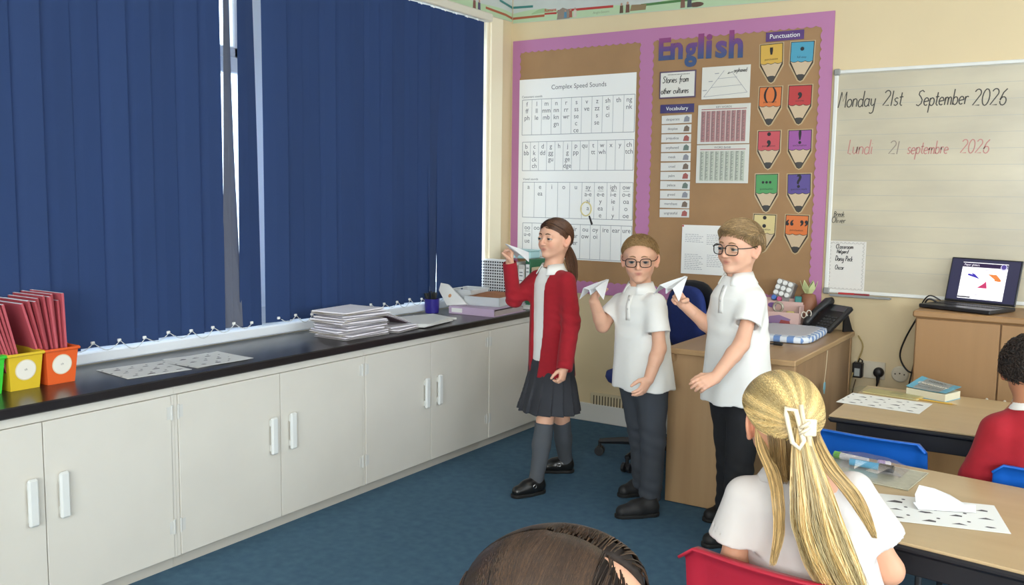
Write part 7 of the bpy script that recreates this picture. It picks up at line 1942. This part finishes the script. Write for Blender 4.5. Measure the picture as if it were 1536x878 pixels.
    tail = [clip, np.array((2.76,-3.091,0.885)), np.array((2.782,-3.101,0.807)), np.array((2.801,-3.106,0.735)), np.array((2.832,-3.098,0.654)), np.array((2.866,-3.065,0.572))]
    sd = np.array((.84, .54, 0))
    tress('pony_tail', tail, (.014, .024, .042, .054, .056, .044), 1150, 24, 'b8965a', 'f0dfae', mh, hb, of, 3, .0011, sd, .12, .006, 1.1)
    tress('loose_tress', [np.array((2.647,-3.046,0.908)), np.array((2.663,-3.059,0.866)), np.array((2.699,-3.089,0.821)), np.array((2.72,-3.118,0.771)), np.array((2.726,-3.125,0.703)), np.array((2.719,-3.136,0.64))], (.004, .013, .014, .013, .010, .004), 300, 24, 'a58655', 'd0b37d', mh, hb, of, 4, .0009, sd, .1, .003)
    tress('loose_tress', [np.array((2.755,-3.017,0.933)), np.array((2.77,-3.025,0.888)), np.array((2.806,-3.05,0.845)), np.array((2.849,-3.052,0.802)), np.array((2.877,-3.039,0.752)), np.array((2.896,-3.021,0.703))], (.004, .014, .018, .018, .012, .004), 340, 24, 'ab8d5c', 'd9bf8b', mh, hb, of, 5, .0009, sd, .1, .003)
    tress('nape_hair', [h.w((-.075, 0, -.012)), h.w((-.078, 0, -.05)), h.w((-.068, 0, -.085)), h.w((-.066, 0, -.125))], (.058, .056, .046, .034), 600, 12, '8d6f45', 'b0915f', mh, hb, of, 9, .0009, h.R[:, 1], .1, .002)
    # claw clip
    g = thing('hair_claw', None, None); g.parent = t; mc = M('cream_claw', 'ecdcbd', rough=.25, coat=.4)
    A = lambda px, py, d: np.array({k: v for k, v in ()} or (0, 0, 0))
    q = clip-np.array((2.745,-3.072,0.928))
    arm1 = [np.array((2.717,-3.096,0.97)), np.array((2.737,-3.094,0.968)), np.array((2.758,-3.099,0.908)), np.array((2.751,-3.103,0.892)), np.array((2.737,-3.107,0.903)), np.array((2.72,-3.1,0.958))]
    b = MB(); b.tube([p+q for p in arm1], .0055, 8, closed=True); b.build('claw_arm', mc, g, True, of)
    arm2 = [np.array((2.742,-3.073,0.976)), np.array((2.752,-3.085,0.943)), np.array((2.763,-3.084,0.916)), np.array((2.766,-3.076,0.888))]
    b = MB(); b.tube([p+q for p in arm2], .0052, 8); b.build('claw_arm', mc, g, True, of)
    p0 = np.array((2.752,-3.112,0.929))+q; p1 = np.array((2.768,-3.102,0.938))+q
    for d0, d1 in ((0, 0), (0.012, .012)):
        b = MB(); b.tube([p0+z*d0-z*.004, (p0+p1)/2+bk*.006+z*d0, p1+z*d0], .0035, 8); b.build('hinge', mc, g, True, of)
    c = np.array((2.769,-3.097,0.937))+q; U_ = np.array((.8, .5, 0)); b = MB(); b.box((0, 0, 0), (.026, .005, .036), bev=.002); b.v = [v @ np.stack([U_/np.linalg.norm(U_), bk, z], 0)+c for v in b.v]; b.build('claw_wing', mc, g, False, of)
def boy_red():
    yaw = R(92); fw = np.array([math.cos(yaw), math.sin(yaw), 0]); lf = np.array([-fw[1], fw[0], 0]); z = np.array([0, 0, 1.0])
    neck = np.array((3.11,-1.88,0.791)); pel = np.array((3.134,-1.889,0.474)); pel[2] = .455
    base = np.array([pel[0], pel[1], 0]); of = base
    t = person('boy with short dark curly hair in a red jumper at the right edge', tuple(base))
    shL = np.array((3.018,-1.929,0.73)); elL = np.array((2.976,-1.92,0.564)); shR = np.array((3.216,-1.835,0.729)); elR = np.array((3.277,-1.772,0.573))
    wrL = np.array((2.987,-1.579,0.589)); wrR = np.array((3.195,-1.444,0.564)); wrL[2] = wrR[2] = .645
    h = Head((3.099,-1.864,0.9), R(80), R(10), 0, 1.0)
    legs = lap(t, of, pel, yaw, 1, None, None)
    ops = torso_ops(neck, pel, yaw, 1, (shL, shR))
    for a, e, w in ((shL, elL, wrL), (shR, elR, wrR)): ops += [('u', cap(a-(0, 0, .014), e, .026, .031), .012), ('u', cap(e, w, .031, .023), .012)]
    for a, k, n in legs: ops += [('u', cap(a, k, .06, .044), .02), ('u', cap(k, n, .042, .03), .012)]
    hL = hand_ops(wrL, fw-lf*.3, z, -1, 1, (15, 15, 10), .05); hR = hand_ops(wrR, fw+lf*.3, z, 1, 1, (15, 15, 10), .05)
    make_body(t, of, h, neck, ops, [(wrL, hL, fw), (wrR, hR, fw)], extra=[base+fw*.4, base-fw*.2, elL, elR, legs[0][2], legs[1][2]], base='b98263', lip='8f5548', fine=(.0034, .0034))
    h.eyes(t, of, '2c1c14'); h.brows(t, of, M('black_brow', '1f1713', rough=.7))
    rows = shirt_rows(neck, pel, pel[2]-.05, (.142, .138, .134), (.115, .105, .098), 1, .122); L = Loft(rows, yaw)
    op = [('u', L, 0)]
    for a, e, w in ((shL, elL, wrL), (shR, elR, wrR)):
        op += [('u', cap(a-(0, 0, .008), e, .045, .05), .04), ('u', cap(e, w, .050, .037), .014)]
        d = (w-e)/np.linalg.norm(w-e); op += [('i', (lambda P, w=w, d=d: np.where(np.linalg.norm(P-w, axis=1) < .09, (P-w)@d-.004, -1)), 0), ('S', cap(w-d*.012, w+d*.03, .028), 0)]
    op += [('s', cap(neck-z*.004, neck+z*.1, .054), .006)]
    cloth('jumper', op, .0058, [shL, shR, elL, elR, wrL, wrR, pel], m_redknit, t, of, .0022, 15, pad=.12)
    collar(t, of, neck+z*.010, yaw, .047, m_polo_c, drop=.022, spread=.018)
    trousers(t, of, pel, yaw, legs, m_trous, pel[2], 1, 6, vox=.009)
    for a, k, n in legs: q = np.array([n[0], n[1], 0])-fw*.045; shoe(t, of, q, q+fw*.2, m_shoe_m, m_sole, 1, .046)
    rg = np.random.default_rng(8)
    cuts = [half(h.w((.074, 0, .055)), -(h.R@np.array((-.5, 0, .86)))), lambda P: .0-(h.loc(P)[:, 2]-np.interp(h.loc(P)[:, 0], [-.1, -.065, -.04, -.02, .02, .05], [-.062, -.05, -.006, .012, .016, .045]))*h.s]
    bump = lambda P: .004*np.sin(P[:, 0]*260)*np.sin(P[:, 1]*260+1)*np.sin(P[:, 2]*260)
    V, F = sdf_mesh(h.skull(.011)+[('i', c, 0) for c in cuts], .0035, *bounds([h.w((x, y, q)) for x in (-.12, .11) for y in (-.105, .105) for q in (-.11, .13)], .01), disp=bump, smooth=1)
    hb = mesh_np('hair', V, F, M('hair_base_black', '17120f', rough=.8), t, True, of)
    n_, S_ = 1500, 11; roots = V[rg.integers(0, len(V), n_)]; N_ = (roots-h.c); N_ /= np.linalg.norm(N_, axis=1)[:, None]
    a = np.cross(N_, rg.normal(size=(n_, 3))); a /= np.linalg.norm(a, axis=1)[:, None]; c = np.cross(N_, a); th = np.linspace(0, 2*PI*1.4, S_); r0 = rg.uniform(.004, .007, (n_, 1))
    P = roots[:, None]+(r0*np.cos(th))[..., None]*a[:, None]+(r0*np.sin(th))[..., None]*N_[:, None]+(np.linspace(-.006, .008, S_))[None, :, None]*c[:, None]
    tubes('curls', P, np.full((n_, S_), .0011), strand_cols(n_, S_, '211915', rg, .25, 1.0, '3b2c24'), m_hair('black', '211915', .45), hb, of)
def girl_dark():
    yaw = R(10); fw = np.array([math.cos(yaw), math.sin(yaw), 0]); lf = np.array([-fw[1], fw[0], 0]); z = np.array([0, 0, 1.0])
    h = Head((2.849,-4.232,0.977), R(12), R(-13), R(0), 1.0)
    neck = h.w((-.02, 0, -.12)); pel = neck-z*.36-fw*.02; pel[2] = .45
    base = np.array([pel[0], pel[1], 0]); of = base
    t = person('dark brown haired girl at the bottom edge, only the top of her head showing', tuple(base))
    shL = neck+lf*.125-z*.055; shR = neck-lf*.125-z*.055; elL = shL+lf*.03-z*.19; elR = shR-lf*.03-z*.19; wrL = pel+fw*.17+lf*.05+z*.09; wrR = pel+fw*.17-lf*.05+z*.09
    legs = lap(t, of, pel, yaw, 1, None, None)
    ops = torso_ops(neck, pel, yaw, 1, (shL, shR))
    for a, e, w in ((shL, elL, wrL), (shR, elR, wrR)): ops += [('u', cap(a-(0, 0, .014), e, .026, .031), .012), ('u', cap(e, w, .031, .023), .012)]
    for a, k, n in legs: ops += [('u', cap(a, k, .06, .044), .02), ('u', cap(k, n, .042, .03), .012)]
    hL = hand_ops(wrL, fw-lf*.6, z, -1, 1, (20, 25, 20), .05); hR = hand_ops(wrR, fw+lf*.6, z, 1, 1, (20, 25, 20), .05)
    make_body(t, of, h, neck, ops, [(wrL, hL, fw), (wrR, hR, fw)], extra=[base+fw*.4, base-fw*.2, elL, elR, legs[0][2], legs[1][2]], base='dba789', fine=(.005, .005))
    h.eyes(t, of, '4a3a2a'); h.brows(t, of, M('brown_brow', '4a3526', rough=.7))
    polo(t, of, neck, pel, yaw, pel[2]-.03, shL, elL, shR, elR, (.142, .135, .13), (.118, .105, .095), 1, 55, .6, .6)
    trousers(t, of, pel, yaw, legs, m_charcoal, pel[2], 1, 6, vox=.009)
    for a, k, n in legs: q = np.array([n[0], n[1], 0])-fw*.045; shoe(t, of, q, q+fw*.2, m_shoe_b, m_sole, 1, .046)
    rg = np.random.default_rng(22)
    def face(P):
        l = h.loc(P); return np.minimum(l[:, 0]-.03, (.070-1.6*np.abs(l[:, 1])-l[:, 2])/1.89)*h.s
    def low(P): l = h.loc(P); return -(l[:, 2]-np.interp(l[:, 0], [-.1, 0, .03, .06], [-.09, -.08, -.07, -.02]))*h.s
    cuts = [face, low]
    cf, dz, Fs = hair_shell(h, .012, [face], .03)
    V, F = sdf_mesh(h.skull(.012)+[('i', face, 0), ('i', low, 0)], .004, *bounds([h.w((x, y, q)) for x in (-.12, .11) for y in (-.105, .105) for q in (-.11, .13)], .01), smooth=2, disp=dz)
    hb = mesh_np('hair', V, F, M('hair_base_dark', '241912', rough=.8), t, True, of)
    n_, S_ = 2200, 16
    u = rg.uniform(-.095, .075, n_); part = np.stack([u, rg.normal(size=n_)*.004-.004, np.full(n_, .12)], 1); roots = project(Fs, h.w(part), .001)
    more = V[rg.integers(0, len(V), n_)]; more = more[np.abs(Fs(more)) < .004]; roots = np.vstack([roots, more]); roots = roots[face(roots) < .001]; n_ = len(roots)
    def dirf(P):
        l = h.loc(P); sg = np.sign(l[:, 1]+.004); top = np.clip(l[:, 2]/.09, 0, 1)
        wv = .09*np.sin(l[:, 0]*95+2*np.sin(l[:, 1]*40))
        d = np.stack([-.06*top-.05+wv, sg*top*1.0, -.25-1.0*(1-top)], 1); return d@h.R.T
    W_ = walk(Fs, roots, dirf, S_, .0112, .003, rg, .06, .001)
    lr = h.loc(roots); ck = np.exp(.3*np.sin(lr[:, 0]*230+3*np.sin(lr[:, 1]*90))*np.sin(lr[:, 1]*60+lr[:, 0]*35))[:, None, None]
    tubes('strands', W_, np.full((n_, S_), .0009)*np.linspace(1, .7, S_), ck*strand_cols(n_, S_, '261a12', rg, .22, 1.2, '4a3524'), m_hair('dark', '3a2a1d', .34), hb, of)
    for sg in (1, -1):
        tress('hair_length', [h.w((-.03, sg*.075, -.03)), h.w((-.03, sg*.085, -.10)), h.w((-.04, sg*.09, -.18)), h.w((-.04, sg*.085, -.27))], (.03, .034, .03, .018), 300, 12, '3a2a1d', '6a4f38', m_hair('dark', '3a2a1d'), hb, of, 6, .0009, h.R[:, 0], .2, .003)
girl_blonde(); boy_red(); girl_dark()
